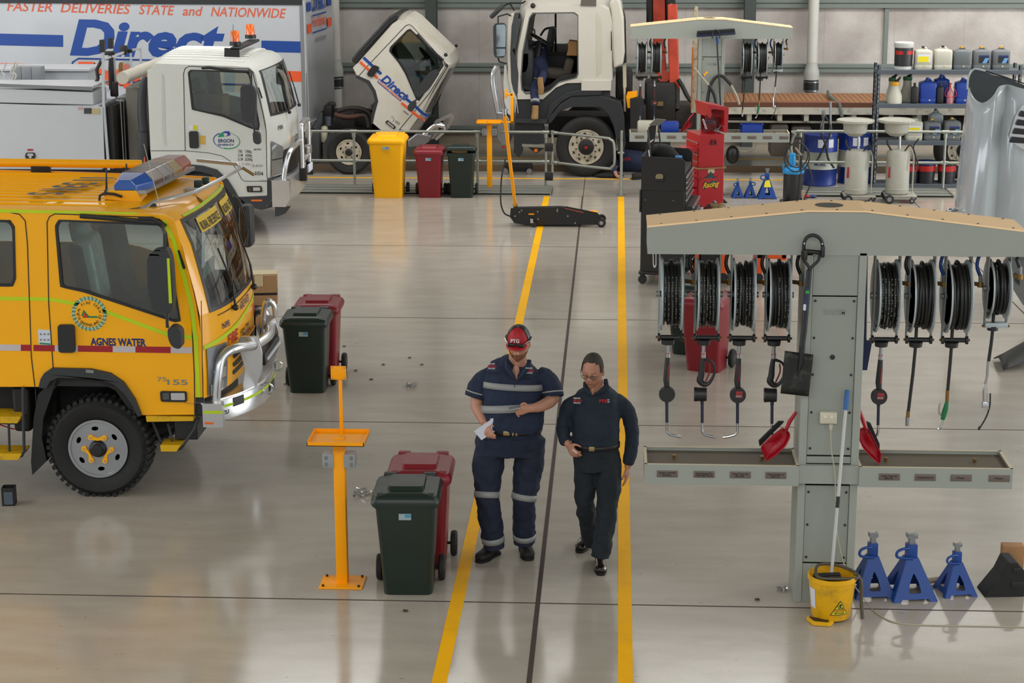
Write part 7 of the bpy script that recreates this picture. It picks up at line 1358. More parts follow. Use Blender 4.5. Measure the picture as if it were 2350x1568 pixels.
sp(t, 'white_logo_outline', rnd([(1497, 570), (1506, 570), (1506, 612), (1502, 618), (1498, 612)], 3), WTXT, y0, .004, [rnd([(1499, 573), (1504, 573), (1504, 609), (1502, 613), (1500, 609)], 2)])
# raised lid standing on gas struts
ld = MB(); A = [Vector((x0+.02, y1-.15, 1.70)), Vector((x0+.18, y1-.1, 2.28)), Vector((x0+.30, y1-.1, 2.30)), Vector((x0+.14, y1-.15, 1.70))]
MB().plate(xz([(1467, 368), (1474, 293), (1480, 288), (1492, 288), (1490, 310), (1480, 368)], 24.9), y0=24.86, y1=24.9).build('raised_lid', BC, t, smooth=False); sp(t, 'lid_top', [(1476, 289), (1500, 290), (1516, 276), (1492, 274)], mat('lid_grey', '#6f6c64', .5), 24.8, .0, y1=24.84); MB().tube([at(1479, 300, 24.6), at(1486, 345, 24.5), at(1487, 366, 24.45)], .012, 6).tube([at(1494, 292, 25.0), at(1499, 335, 25.0), at(1501, 348, 25.0)], .012, 6).build('gas_strut', BLK, t); MB().cyl(at(1484, 346, 24.48), at(1487, 365, 24.45), .007, n=6).cyl(at(1499, 334, 24.98), at(1501, 345, 24.98), .007, n=6).build('strut_rod', CHR, t)
sp(t, 'lid_lettering_patch', [(1474, 328), (1486, 320), (1486, 324), (1474, 333)], WTXT, 24.855, .004)
def spin(t, a, px, py):
    M0 = Matrix.Translation((px, py, 0)) @ Matrix.Rotation(a, 4, 'Z') @ Matrix.Translation((-px, -py, 0)); t.location = M0 @ t.location; t.rotation_euler.z += a
spin(t, -.135, .90, 24.3)
t = thing('blue_box', 'small bright blue box standing inside the open black cabinet', 'box', (.83, 24.9, 1.5)); MB().rbox((.835, 24.9, 1.555), (.09, .12, .11), .006).build('carton', mat('box_sky_blue', '#2f7fc0', .5), t)
t = thing('tool_bag', 'black soft tool bag heaped on the black cabinet', 'bag', (.62, 25.1, 1.5)); MB().ball((.60, 25.1, 1.62), .16, 10, (1.3, .8, .8)).ball((.72, 25.1, 1.58), .1, 8, (1.4, .8, .7)).build('bag_body', mat('bag_black', '#131313', .8, bump=.4), t, remesh=.02)
# ---------------------------------------------------------------- red tool chest stack
x0, x1, y0, y1 = 1.15, 1.52, 26.0, 26.62
t = thing('roller_cabinet', 'red roller tool cabinet with racing star decal under a smaller red chest', 'tool cabinet', (1.26, 26.4, 0)); LR = mat('chest_side_red', '#b3232b', .4)
MB().bx(x0, x1, y0, y1, .12, 1.27).build('cabinet_body', LR, t, smooth=False, bevel=.008)
for i, (z, h) in enumerate(((1.25, .10), (1.14, .12), (1.0, .14), (.85, .14), (.7, .28), (.4, .24))): d = MB().bx(x0-.02-(.06 if i in (1, 2) else 0), x0, y0+.02, y1-.02, z-h, z).build('drawer', RED, t, smooth=False); MB().bx(x0-.035-(.06 if i in (1, 2) else 0), x0-.02-(.06 if i in (1, 2) else 0), y0+.05, y1-.05, z-.05, z-.035).build('drawer_pull', mat('pull_dark_red', '#5a0f14', .5), d, smooth=False)
MB().bx(x0-.03, x1+.02, y0-.03, y1+.02, 1.27, 1.29).build('timber_top', WOOD, t, smooth=False)
sp(t, 'cream_sticker', rnd([(1626, 386), (1642, 386), (1642, 399), (1626, 399)], 2), mat('sticker_cream', '#cdbf9c', .6), y0, .003)
for (a, c) in ((1, 1), (1, 0), (0, 1), (0, 0)): MB().lathe([(.001, -.015), (.05, -.018), (.055, 0), (.05, .018), (.001, .015)], (x0+.06+a*(x1-x0-.12), y0+.06+c*(y1-y0-.12), .055), 'Y', 18).build('caster_wheel', BLK, t)
# star decal with lettering
cx_, cz_ = xz([(1632, 417)], y0)[0]; star = []
for i in range(10): a = math.pi/2+i*math.pi/5; r_ = .155 if i % 2 == 0 else .085; star.append((cx_+math.cos(a)*r_*1.05, cz_+math.sin(a)*r_*.9))
dc = MB().m(0).plate(rnd(star, .01, 2), y0=y0-.003, y1=y0).m(1).plate([(cx_+(p[0]-cx_)*.9, cz_+(p[1]-cz_)*.9) for p in star], y0=y0-.004, y1=y0).m(2)
for i in range(9):
    for j in range(6):
        px_, pz_ = cx_-.08+i*.02, cz_-.03+j*.022
        if abs(px_-cx_)+abs(pz_-cz_)*.9 < .1 and (i+j) % 2: dc.bx(px_, px_+.013, y0-.005, y0-.004, pz_, pz_+.013)
dc = dc.build('star_decal', [BTXT, mat('decal_green', '#14503c', .5), mat('decal_purple', '#4b3d9c', .5)], t, smooth=False, whole=True)
b = MB().text('Snap-on', (cx_-.15, y0-.006, cz_-.01), (1, 0, .05), (0, 0, 1), .1, wid=.29, bold=.035, shear=.2); b.build('red_lettering', mat('decal_red', '#d12a20', .5), dc, smooth=False); b = MB().text('Racing', (cx_-.11, y0-.006, cz_-.095), (1, 0, .12), (0, 0, 1), .1, wid=.24, bold=.03, shear=.35); b.build('yellow_lettering', mat('decal_yellow', '#e8b81c', .5), dc, smooth=False)
spin(t, .31, 1.15, 26.0)
t = thing('tool_chest', 'smaller red tool chest with open lid and spanners on top of the red cabinet', 'tool chest', (1.27, 26.4, 1.29)); z0 = 1.291
MB().bx(x0+.0, x1-.005, y0+.0, y1-.1, z0, z0+.45).build('chest_body', RED, t, smooth=False, bevel=.006)
for i, (z, h) in enumerate(((.36, .07), (.28, .07), (.2, .09), (.1, .08))): d = MB().bx(x0-.014-(.20 if i == 1 else 0), x0, y0+.03, y1-.13 if i != 1 else y0+.3, z0+z-h, z0+z-.01).build('drawer', RED, t, smooth=False); MB().bx(x0-.026-(.20 if i == 1 else 0), x0-.014-(.20 if i == 1 else 0), y0+.03, y1-.13 if i != 1 else y0+.3, z0+z-.03, z0+z-.016).build('drawer_trim', POL, d, smooth=False)
sp(t, 'side_handle', [(1634, 322), (1645, 322), (1647, 334), (1632, 334)], mat('pull_dark_red', '#5a0f14', .5), y0, .02, [[(1637, 325), (1643, 325), (1644, 331), (1636, 331)]])
sp(t, 'open_lid', [(1630, 240), (1670, 248), (1680, 250), (1677, 306), (1668, 307), (1669, 256), (1637, 250), (1636, 272)], RED, y0+.05, 0, y1=y0+.6); sp(t, 'lid_lining', [(1638, 250), (1669, 256), (1668, 300), (1640, 300)], mat('lining_dark_red', '#6e161a', .5), y0+.55, 0, y1=y0+.57); sp(t, 'white_rag_patch', rnd([(1649, 254), (1668, 258), (1669, 273), (1658, 273), (1648, 262)], 3), PAPER, y0+.53, .01)
MB().plate(xz([(1632, 265), (1668, 272), (1662, 300), (1627, 304)], y0+.2), y0=y0+.2, y1=y0+.22).build('tool_board', mat('lining_dark_red', '#6e161a', .5), t, smooth=False)
b = MB()
for i in range(7): b.cyl(at(1624+i*1.2, 276+i*3.4, y0+.17), at(1654+i*.6, 280+i*3.4, y0+.17), .008, n=6).ball(tuple(at(1624+i*1.2, 276+i*3.4, y0+.17)), .016, 6)
b.build('spanner', CHR, t); MB().cyl(at(1653, 305, y0+.15), at(1668, 290, y0+.15), .014, n=8).build('steel_tube', ALU, t)
spin(t, .31, 1.15, 26.0)
# ---------------------------------------------------------------- orange bench with blue tray and clutter
t = thing('work_bench', 'orange-legged mobile bench behind the near beam carrying rags and tools', 'bench', (1.6, 24.8, 0)); OR2 = mat('bench_orange', '#e8560c', .45)
MB().rbox((1.66, 24.85, .82), (1.24, .75, .05), .01).build('bench_top', mat('bench_top_navy', '#1d2b52', .5), t); MB().bx(1.05, 1.11, 24.5, 25.15, .12, .79).bx(1.40, 1.47, 24.5, 25.15, .12, .79).bx(1.05, 1.47, 24.5, 24.56, .42, .50).build('left_leg_frame', OR2, t, bevel=.01, smooth=False); MB().bx(1.86, 1.94, 24.5, 25.15, .12, .79).bx(2.18, 2.25, 24.5, 25.15, .30, .79).bx(1.86, 2.25, 24.5, 24.56, .32, .6).build('right_leg_frame', OR2, t, bevel=.01, smooth=False)
MB().bx(1.12, 1.39, 24.6, 25.1, .14, .42).build('black_bin_under_bench', BLK, t, bevel=.02)
for (a, c) in ((1.08, 24.55), (1.44, 24.55), (1.9, 24.55), (2.2, 24.55)): MB().lathe([(.001, c-.02), (.055, c-.02), (.06, c), (.055, c+.02), (.001, c+.02)], (a, 0, .06), 'Y', 16).build('caster_wheel', BLK, t)
BX = lambda px, py: at(px, py, 24.75)
ZT = .8452
def on(px, dz): p = BX(px, 495); return Vector((p.x, 24.75, ZT+dz))
t = thing('spray_bottle', 'white bottle with red cap on the orange bench', 'bottle', tuple(on(1609, 0))); MB().lathe([(.001, 0), (.034, 0), (.036, .01), (.036, .09), (.03, .105), (.015, .115), (.014, .12)], on(1609, 0), n=20).build('bottle_body', mat('bottle_white', '#c6cbd2', .4), t); MB().lathe([(.017, .115), (.016, .14), (.012, .15), (.001, .15)], on(1609, 0), n=14).build('cap', RTXT, t)
t = thing('brown_bag', 'crumpled brown paper bag on the orange bench', 'bag', tuple(on(1646, 0))); rn = random.Random(4); b = MB()
for i in range(12): b.ball(tuple(on(1646, .09)+Vector(((rn.random()-.5)*.13, (rn.random()-.5)*.1, (rn.random()-.5)*.1))), .035+.03*rn.random(), 5, (1, .8, .7))
b.build('crumpled_paper', mat('kraft_paper', '#8a7350', .85, bump=.5), t, remesh=.012)
t = thing('hydraulic_pump', 'dark red pump assembly lying on the orange bench', 'pump', tuple(on(1625, 0))); MB().cyl(on(1607, .02), on(1632, .14), .04, n=16).cyl(on(1626, .11), on(1641, .175), .028, n=12).build('pump_body', mat('pump_oxide_red', '#54201a', .5), t, remesh=.008); MB().cyl(on(1640, .17), on(1643, .185), .03, n=12).build('flange', ALU, t)
t = thing('steel_tube', 'white pipe lying at the front of the orange bench', 'pipe', tuple(on(1600, 0))); MB().cyl(on(1596, .025)+Vector((0, -.2, 0)), on(1636, .015)+Vector((0, -.2, 0)), .014, n=12).build('pipe', mat('pipe_white', '#c4c6cc', .4), t)
t = thing('rag', 'oily brown rag beside the brown paper bag', 'rag', tuple(on(1640, 0))); MB().ball(tuple(on(1645, .03)+Vector((0, -.15, 0))), .07, 8, (1.4, 1, .5)).build('cloth', mat('rag_brown', '#38221c', .9, bump=.5), t)
t = thing('oil_bottle', 'small dark bottle right of the brown paper bag', 'bottle', tuple(on(1663, 0))); MB().lathe([(.001, 0), (.036, 0), (.038, .01), (.038, .06), (.02, .11), (.01, .15), (.001, .15)], on(1662, 0), n=18).build('bottle_body', mat('bottle_smoke', '#3f3f3c', .3), t)
t = thing('rusty_joint', 'rusty shaft joint at the right end of the bench clutter', 'part', tuple(on(1680, 0))); MB().cyl(on(1676, .05), on(1693, .08), .03, n=14).build('shaft', GRIME, t); MB().cyl(on(1670, 0), on(1670, .09), .028, n=14).build('socket', mat('joint_steel_dark', '#3a4040', .45, .5), t)
t = thing('maroon_pouch', 'maroon pouch at the left end of the orange bench', 'pouch', tuple(on(1592, 0))); MB().rbox(tuple(on(1594, .03)), (.1, .16, .06), .02).build('pouch_body', mat('pouch_maroon', '#5c1522', .7), t)
# ---------------------------------------------------------------- drums, oil drainers, grease kit
def drum(lab, x, y, top=.88):
    t = thing('oil_drum', lab, 'drum', (x, y, 0)); z3 = top/3
    MB().lathe([(.001, .02), (.285, .0), (.29, .02), (.285, .03), (.285, z3-.01), (.292, z3)], (x, y, 0), n=40).build('lower_band', DRUMB, t); MB().lathe([(.292, z3), (.285, z3+.01), (.285, 2*z3-.01), (.292, 2*z3)], (x, y, 0), n=40).build('white_band', mat('drum_white', '#a5a89e', .45), t); MB().lathe([(.292, 2*z3), (.285, 2*z3+.01), (.285, top-.03), (.29, top-.01), (.285, top), (.27, top-.01), (.001, top-.012)], (x, y, 0), n=40).build('upper_band', DRUMB, t)
    for a, wd in ((-.05, .13), (.55, .1)): cmx = cyl_map((x, y, 0), .285, .285, 0, 1, a); MB().grid([[cmx(-wd/2+wd*j/6, z, .003) for j in range(7)] for z in (top*.76, top*.92)]).build('paper_label', PAPER, t)
    cmx = cyl_map((x, y, 0), .285, .285, 0, 1, -.1); MB().text('MOBIL', (0, 0, 0), (1, 0, 0), (0, 1, 0), .07, wid=.2, bold=.02, fn=lambda a, c: cmx(a-.1, .36+c, .004)).build('drum_lettering', NAVY, t, smooth=False); return t
drum('blue and white oil drum behind the railing loop, left of the drain tanks', 3.53, 32.75)
drum('blue and white oil drum behind the first drain tank', 4.15, 33.0)
MB()
t = thing('drum_pump', 'steel hand pump with black hoses standing on the blue drum', 'pump', (3.6, 32.7, .88)); MB().cyl((3.55, 32.7, .88), (3.55, 32.7, 1.25), .02, n=10).rbox((3.55, 32.68, 1.22), (.06, .06, .14), .01).build('pump_barrel', mat('pump_steel', '#8c8f90', .35, .7), t); MB().cyl((3.66, 32.5, .86), (3.64, 32.5, 1.45), .02, n=10).build('pump_tube', ALU, t)
MB().tube([(3.55, 32.6, 1.2), (3.48, 32.4, 1.0), (3.56, 32.35, .75), (3.62, 32.35, .5), (3.72, 32.3, .35)], .018, 8, smooth=4).tube([(3.57, 32.6, 1.2), (3.66, 32.4, 1.0), (3.56, 32.38, .75), (3.44, 32.35, .48), (3.36, 32.3, .45)], .018, 8, smooth=4).build('pump_hose', HOSE, t)
def drainer(lab, x, y):
    t = thing('oil_drainer', lab, 'oil drainer', (x, y, 0)); T = CREAMP
    MB().lathe([(.001, .13), (.16, .13), (.185, .15), (.19, .17), (.19, .80), (.17, .84), (.1, .86), (.001, .862)], (x, y, 0), n=36).build('tank', T, t); MB().lathe([(.192, .21), (.198, .215), (.198, .225), (.192, .23)], (x, y, 0), n=30).build('tank_hoop', T, t)
    MB().cyl((x+.01, y, .86), (x+.01, y, 1.07), .022, n=12).build('telescopic_tube', CHR, t)
    MB().lathe([(.001, 1.06), (.10, 1.08), (.185, 1.14), (.195, 1.25), (.2, 1.28), (.29, 1.30), (.30, 1.31), (.30, 1.345), (.29, 1.35), (.285, 1.33), (.2, 1.30), (.18, 1.2), (.001, 1.16)], (x-.05, y, 0), n=40).build('drain_pan', T, t)
    b = MB()
    for i in range(24): a = 2*math.pi*i/24; b.box((x-.05+.3*math.cos(a), y+.3*math.sin(a), 1.327), (.012, .012, .03), rz=a)
    b.lathe([(.296, 1.318), (.303, 1.318), (.303, 1.336), (.296, 1.336)], (x-.05, y, 0), n=30); b.build('pan_rim', T, t, whole=True)
    MB().bx(x-.2, x+.3, y-.2, y+.2, .10, .13).build('base_frame', T, t, bevel=.01)
    for (dx, dy, r) in ((-.15, -.24, .075), (-.15, .22, .075), (.22, -.2, .045), (.3, .12, .045)): w_ = MB().lathe([(.02, -.02), (r-.01, -.022), (r, -.01), (r, .01), (r-.01, .022), (.02, .02)], (x+dx, y+dy, r), 'Y', 22).build('wheel', BLK, t); MB().lathe([(.001, -.024), (r*.5, -.024), (r*.5, -.01)], (x+dx, y+dy, r), 'Y', 14).build('wheel_hub', GTXT, w_)
    b = MB().tube([(x+.24, y-.05, .15), (x+.24, y-.05, .75), (x+.20, y-.05, .85)], .012, 8); b.build('push_handle', T, t); b = MB().tube([(x+.08, y-.1, .84), (x+.16, y-.16, .95), (x+.24, y-.18, .8), (x+.26, y-.18, .55), (x+.3, y-.16, .62), (x+.22, y-.1, .9), (x+.3, y-.1, 1.05)], .012, 8, smooth=4); b.build('suction_hose', HOSE, t)
    MB().tube([(x-.12, y-.05, .84), (x-.19, y-.05, .95), (x-.2, y-.05, 1.02)], .016, 8).build('grip', BLK, t); MB().rbox((x-.16, y-.14, .5), (.004, .05, .18), .002, rz=-.8).build('red_white_label', MARK_R, t)
    return t
drainer('left grey upright oil drainer with round catch pan', 3.93, 30.95); drainer('right grey upright oil drainer with round catch pan', 4.60, 31.0)
t = thing('grease_trolley', 'black grease drum trolley with bright blue lid and pump, two wheels', 'grease trolley', (2.86, 30.35, 0)); x, y = 2.85, 30.35; SKY = mat('lid_sky_blue', '#1788c4', .4)
MB().lathe([(.001, .10), (.15, .10), (.155, .11), (.155, .58), (.001, .58)], (x, y, 0), n=32).build('drum_body', BLK, t); MB().lathe([(.165, .56), (.175, .58), (.17, .62), (.1, .66), (.001, .67)], (x, y, 0), n=32).build('blue_lid', SKY, t); MB().lathe([(.001, .66), (.05, .67), (.055, .8), (.045, .84), (.05, .85), (.04, .88), (.001, .88)], (x-.02, y, 0), n=20).build('pump_head', SKY, t)
for s_ in (-1, 1): MB().tube([(x+s_*.16, y-.05, .62), (x+s_*.17, y-.06, .68), (x+s_*.15, y-.06, .72)], .015, 6).build('lid_clamp', SKY, t)
for dx, dy in ((-.19, -.2), (.2, -.05)): w_ = MB().lathe([(.02, -.02), (.075, -.024), (.085, -.01), (.085, .01), (.075, .024), (.02, .02)], (x+dx, y+dy, .085), 'X', 24).build('wheel', BLK, t); MB().lathe([(.001, -.027), (.035, -.027), (.035, .027), (.001, .027)], (x+dx, y+dy, .085), 'X', 14).build('wheel_hub', DKG, w_)
MB().bx(x-.2, x+.2, y-.2, y+.1, .07, .10).bx(x-.26, x-.2, y-.22, y-.18, .09, .11).build('base_frame', BLK, t, bevel=.006); MB().tube([(x+.09, y-.12, .08), (x+.10, y-.12, .6), (x+.11, y-.12, 1.1), (x+.08, y-.12, 1.14), (x+.0, y-.12, 1.14)], .022, 10).build('push_handle', BLK, t); b = MB()
for k, rr in ((0, .20), (.04, .17)): b.tube([(x+.03+rr*math.cos(a)*1.0, y-.18-k, .84+k+rr*math.sin(a)*1.15) for a in [i*.5236 for i in range(12)]], .011, 8, closed=True, smooth=3)
b.build('coiled_hose', HOSE, t, whole=True); MB().tube([(x+.2, y-.18, .75), (x+.28, y-.18, .5), (x+.22, y-.18, .3), (x+.12, y-.18, .06)], .011, 8, smooth=4).build('hanging_hose', HOSE, t); MB().tube([(x-.0, y-.22, 1.0), (x+.05, y-.22, .93), (x+.1, y-.22, .88)], .018, 8).build('grease_gun', mat('gun_tan', '#8a7c70', .4, .4), t); MB().rbox((x+.15, y-.12, .24), (.05, .01, .13), .004).build('label', mat('label_tan', '#b08f78', .6), t)
t = thing('work_glove', 'red and navy work glove lying on the floor channel', 'glove', (3.2, 31.3, 0)); MB().ball((3.17, 31.3, .03), .05, 6, (1.5, 1, .5)).build('cuff', MARK_R, t); MB().ball((3.27, 31.3, .03), .05, 6, (1.4, 1, .5)).build('fingers', NAVY, t)
# ---------------------------------------------------------------- storage shelf
SYF = 32.42; SH = lambda px, py, d=.2: at(px, py, SYF+d)
t = thing('storage_shelf', 'grey-blue perforated steel shelf rack holding drums and jerry cans by the back wall', 'shelf', (5.6, 32.7, 0)); x0, x1 = 4.40, 6.80
for x in (x0, x1-.05):
    for y in (SYF, SYF+.45):
        p = MB().bx(x, x+.05, y, y+.012, 0, 2.08).bx(x, x+.012, y, y+.05, 0, 2.08).build('upright_post', SHELF, t, smooth=False, whole=True); b = MB()
        for i in range(24): b.bx(x+.018, x+.032, y-.002, y, .1+i*.08, .13+i*.08)
        b.build('post_holes', mat('slot_pale', '#9b9d96', .5), p, smooth=False, whole=True)
ZS = [.06, .80, 1.43, 2.0]
for z in ZS: MB().bx(x0, x1, SYF-.01, SYF+.5, z-.07, z).build('shelf_board', SHELF, t, smooth=False, bevel=.004)
GJ = mat('jerry_grey', '#5f6466', .5); WJ = mat('jerry_white', '#b7b5a6', .5); BJ = mat('jerry_blue', '#153a94', .4); CY = mat('cap_yellow', '#d99a10', .4)
def jerry(lab, px, z, m_, w=.29, h=.36, d=.24, dy=.2, cap=CY, label=None, grp=None, py=200):
    x = at(px, py, SYF+dy).x; t = thing('jerry_can', lab, 'container', (x, SYF+dy, z+.001), 0, grp, local=True)
    rows = [[Vector((p[0]*k, p[1]*k2, zz)) for p in rnd([(-w/2, -d/2), (w/2, -d/2), (w/2, d/2), (-w/2, d/2)], .05, 4)] for k, k2, zz in ((.01, .01, 0), (.95, .95, 0), (1, 1, .03), (1, 1, .07), (.985, .985, .075), (1, 1, .08), (1, 1, h*.78), (.93, .93, h*.86), (.4, .8, h*.92), (.3, .5, h*.93), (.01, .01, h*.93))]
    MB().grid(rows, True).build('can_body', m_, t, whole=True); MB().tube([(-w*.16, -.02, h*.88), (-w*.1, -.02, h*.98), (w*.1, -.02, h*.98), (w*.2, -.02, h*.88)], .018, 8, smooth=3).build('grip', m_, t); MB().cyl((-.01, -.02, h*.98), (-.01, -.02, h*1.06), .028, n=14).build('cap', cap, t)
    MB().cyl((.02, -d/2, .055), (.02, -d/2-.01, .055), .014, n=12).build('tap_bung', mat('bung_cream', '#c9b98a', .5), t)
    if label == 'y': MB().bx(-.11, .11, -d/2-.002, -d/2, .12, .25).build('label', PAPER, t, smooth=False); MB().bx(-.1, .075, -d/2-.004, -d/2-.002, .125, .22).build('yellow_label_panel', mat('label_yellow', '#e0cf12', .5), t, smooth=False)
    if label == 'b': MB().bx(-.06, .11, -d/2-.002, -d/2, .11, .24).build('label', BTXT, t, smooth=False); MB().bx(-.06, .10, -d/2-.004, -d/2-.002, .215, .24).build('blue_band', NAVY, t, smooth=False); MB().plate([(-.0, .11), (.07, .11), (.11, .195), (.045, .195)], y0=-d/2-.004, y1=-d/2-.002).build('sky_panel', mat('label_sky', '#5f93c4', .5), t, smooth=False)
    return t
t = thing('oil_pail', 'black and white twenty litre pail with red band, leftmost on the top shelf', 'pail', tuple(SH(2074, 158))); c = (SH(2074, 120).x, SYF+.2, 2.001)
MB().lathe([(.001, 0), (.14, 0), (.15, .05), (.155, .36), (.001, .36)], c, n=32).build('pail_body', mat('pail_charcoal', '#2a2b2e', .45), t); MB().lathe([(.158, .36), (.165, .37), (.165, .44), (.15, .45), (.001, .445)], c, n=32).build('pail_lid', mat('pail_white', '#c2c2be', .4), t)
cm2 = cyl_map(c, .15, .155, 2.05, 2.36, 0)
for a0, a1 in ((-.17, -.03), (.03, .17)): MB().grid([[cm2(a0+(a1-a0)*j/6, z, .003) for j in range(7)] for z in (2.25, 2.31)]).build('red_band', RTXT, t)
MB().lathe([(.142, .0), (.15, .0), (.153, .05), (.146, .05)], c, n=30).build('white_base', mat('pail_white', '#c2c2be', .4), t)
jerry('white jerry can with yellow label on the top shelf beside the pail', 2115, 2.0, WJ, cap=BLK, label='y'); jerry('plain white jerry can on the top shelf', 2160, 2.0, WJ, .3, .37, cap=BLK)
jerry('plain grey jerry can with yellow cap on the top shelf', 2203, 2.0, GJ); jerry('grey jerry can with blue label, second from right on the top shelf', 2248, 2.0, GJ, label='b'); jerry('grey jerry can with blue label, rightmost on the top shelf', 2292, 2.0, GJ, label='b')
ZM = 1.43
jerry('blue plastic drum can in the middle of the second shelf', 2129, ZM, BJ, .29, .40, .26, cap=BJ); jerry('blue drum can set back behind the first blue can', 2160, ZM, BJ, .26, .44, .2, .36, cap=BJ); jerry('blue drum can at the right of the second shelf by the white bonnet', 2210, ZM, BJ, .27, .40, .26, cap=BJ)
def pourer(lab, px, dy, lid, h=.30, w=.25):
    x = SH(px, 200, dy).x; t = thing('oil_measure', lab, 'jug', (x, SYF+dy, ZM+.001), 0, local=True); MB().lathe([(.001, 0), (w*.5, .0), (w*.5, .12), (w*.30, .26), (w*.28, h), (.001, h)], n=20).build('jug_body', WJ, t); MB().lathe([(w*.3, h), (w*.32, h+.02), (w*.3, h+.06), (.001, h+.07)], n=16).build('lid', lid, t); MB().tube([(0, 0, h+.05), (.05, 0, h+.09), (.09, 0, h+.14)], [.03, .024, .012], 8).build('spout', BLK, t)
pourer('white oil measuring jug with yellow lid at the left of the second shelf', 2054, .12, CY); pourer('oil jug with green lid at the far left behind the yellow-lidded jug', 2047, .40, mat('lid_green', '#1d5a34', .5), .34, .2); pourer('oil jug with green lid and black spout set back on the second shelf', 2082, .38, mat('lid_green', '#1d5a34', .5), .36)
for px, lb in ((2099, 'tall slim black bottle left of the blue cans on the second shelf'), (2158, 'tall slim black bottle between blue cans on the second shelf')):
    t = thing('oil_bottle', lb, 'bottle', (SH(px, 200, .1).x, SYF+.1, ZM+.001), 0, local=True); MB().rbox((0, 0, .14), (.11, .1, .28), .02).build('bottle_body', BLK, t); MB().rbox((0, 0, .31), (.04, .04, .07), .008).build('neck', BLK, t)
t = thing('hand_sprayer', 'pink-red pump sprayer bottle on the second shelf', 'sprayer', (SH(2181, 200, .1).x, SYF+.1, ZM+.001), 0, local=True); MB().lathe([(.001, 0), (.055, 0), (.06, .18), (.03, .23), (.02, .26), (.001, .26)], n=18).build('bottle_body', mat('sprayer_pink', '#a86a72', .4), t); MB().cyl((0, 0, .26), (0, 0, .33), .012, n=8).rbox((0, 0, .335), (.05, .02, .015), .004).build('pump', RTXT, t); MB().tube([(.04, -.04, .28), (.09, -.05, .2), (.08, -.05, .12), (-.07, -.05, .12), (-.09, -.05, .2), (-.04, -.04, .28)], .006, 6, smooth=3).build('sprayer_hose', RTXT, t)
ZL = .80
jerry('white jerry can with yellow label on the third shelf', 2097, ZL, WJ, .28, .36, cap=GJ, label='y', py=300); jerry('grey jerry can with blue label, left of two on the third shelf', 2138, ZL, GJ, .28, .34, label='b', py=300); jerry('grey jerry can with blue label and yellow tap, nearest the bonnet on the third shelf', 2184, ZL, GJ, .28, .36, label='b', py=300); jerry('pale translucent can set back on the third shelf', 2146, ZL, mat('can_pale', '#8e979a', .4), .24, .48, .2, .38, cap=GJ, py=300)
def pail(lab, px, m_, rim, h=.38):
    x = SH(px, 400, .2).x; t = thing('oil_pail', lab, 'pail', (x, SYF+.2, .061), 0, local=True); MB().lathe([(.001, 0), (.14, 0), (.155, h), (.001, h)], n=26).build('pail_body', m_, t); MB().lathe([(.157, h-.06), (.165, h-.05), (.165, h), (.001, h+.01)], n=26).build('pail_lid', rim, t); MB().lathe([(.15, h*.55), (.153, h*.55), (.156, h*.8), (.152, h*.8)], n=26).build('red_band', RTXT, t)
pail('dark pail with blue lid on the bottom shelf', 2125, mat('pail_dark', '#1f1d22', .5), DRUMB); pail('dark pail with red band at the right of the bottom shelf', 2172, mat('pail_dark', '#1f1d22', .5), BLK); pail('dark pail behind the right drain tank on the bottom shelf', 2087, mat('pail_dark', '#1f1d22', .5), BINR)
# far station tray contents
def onft(px, w, h, m_, lab, nm, cat, d=.2, cap=None): 
    x = at(px, 310, FY+.15).x; t = thing(nm, lab, cat, (x, FY+.15, 1.042), 0, local=True); MB().rbox((0, 0, h/2), (w, d, h), .035).build('container_body', m_, t)
onft(1486, .34, .20, WJ, 'off-white jug standing in the left tray of the far station', 'oil_container', 'container'); onft(1537, .30, .19, BJ, 'blue jug in the left tray of the far station', 'oil_container', 'container')
x = at(1725, 300, FY+.15).x; t = thing('parts_bin', 'open blue plastic bin in the right tray of the far station', 'bin', (x, FY+.15, 1.042), 0, local=True); MB().plate([(-.17, 0), (.17, 0), (.19, .15), (-.19, .15)], y0=-.12, y1=-.115).plate([(-.17, 0), (.17, 0), (.19, .15), (-.19, .15)], y0=.115, y1=.12).bx(-.185, -.17, -.12, .12, 0, .15).bx(.17, .185, -.12, .12, 0, .15).bx(-.17, .17, -.12, .12, 0, .01).build('bin_shell', BJ, t, smooth=False, whole=True)
# ---------------------------------------------------------------- white tilted bonnet on the right
t = thing('tilted_bonnet_truck', 'large glossy white truck bonnet tilted up at the right edge', 'truck', (5.6, 22.5, 0)); BW = mat('bonnet_white', '#bcc4c8', .22, coat=.8, var=.02)
cols = [(2180, 2222, 200, 23.0), (2186, 2225, 212, 22.7), (2196, 2236, 228, 22.4), (2212, 2256, 236, 22.15), (2230, 2277, 222, 22.05), (2250, 2292, 201, 22.0), (2276, 2311, 194, 22.08), (2312, 2334, 200, 21.95), (2360, 2385, 212, 21.9), (2450, 2470, 225, 22.0), (2560, 2580, 240, 22.4)]
rows = []
for i in range(13):
    k = i/12; r_ = []
    for xb, xt, yt, Y in cols: py = 590+(yt-590)*k; bow = -10*math.sin(math.pi*k)*(1 if xb < 2300 else .3); r_.append(at(xb+(xt-xb)*k**.8+bow*.6, py, Y-.25*math.sin(math.pi*min(1, k*1.0))*.6))
    rows.append(curve(r_, 3))
MB().grid(rows).build('bonnet_shell', BW, t, solid=.02, whole=True)
sp(t, 'bonnet_lining', [(2221, 203), (2224, 176), (2237, 160), (2262, 165), (2275, 172), (2300, 176), (2420, 222), (2420, 300), (2230, 250)], mat('bonnet_lining_dark', '#3c4043', .5, var=.25), 23.1, 0, y1=23.16); MB().tube([at(*p, 23.06) for p in ((2220, 205), (2223, 176), (2236, 158), (2262, 163))], .012, 8, smooth=3).build('bonnet_rim', BW, t); MB().tube([at(*p, 23.05) for p in ((2262, 163), (2300, 175), (2360, 195))], .008, 6).build('rubber_edge', BTXT, t)
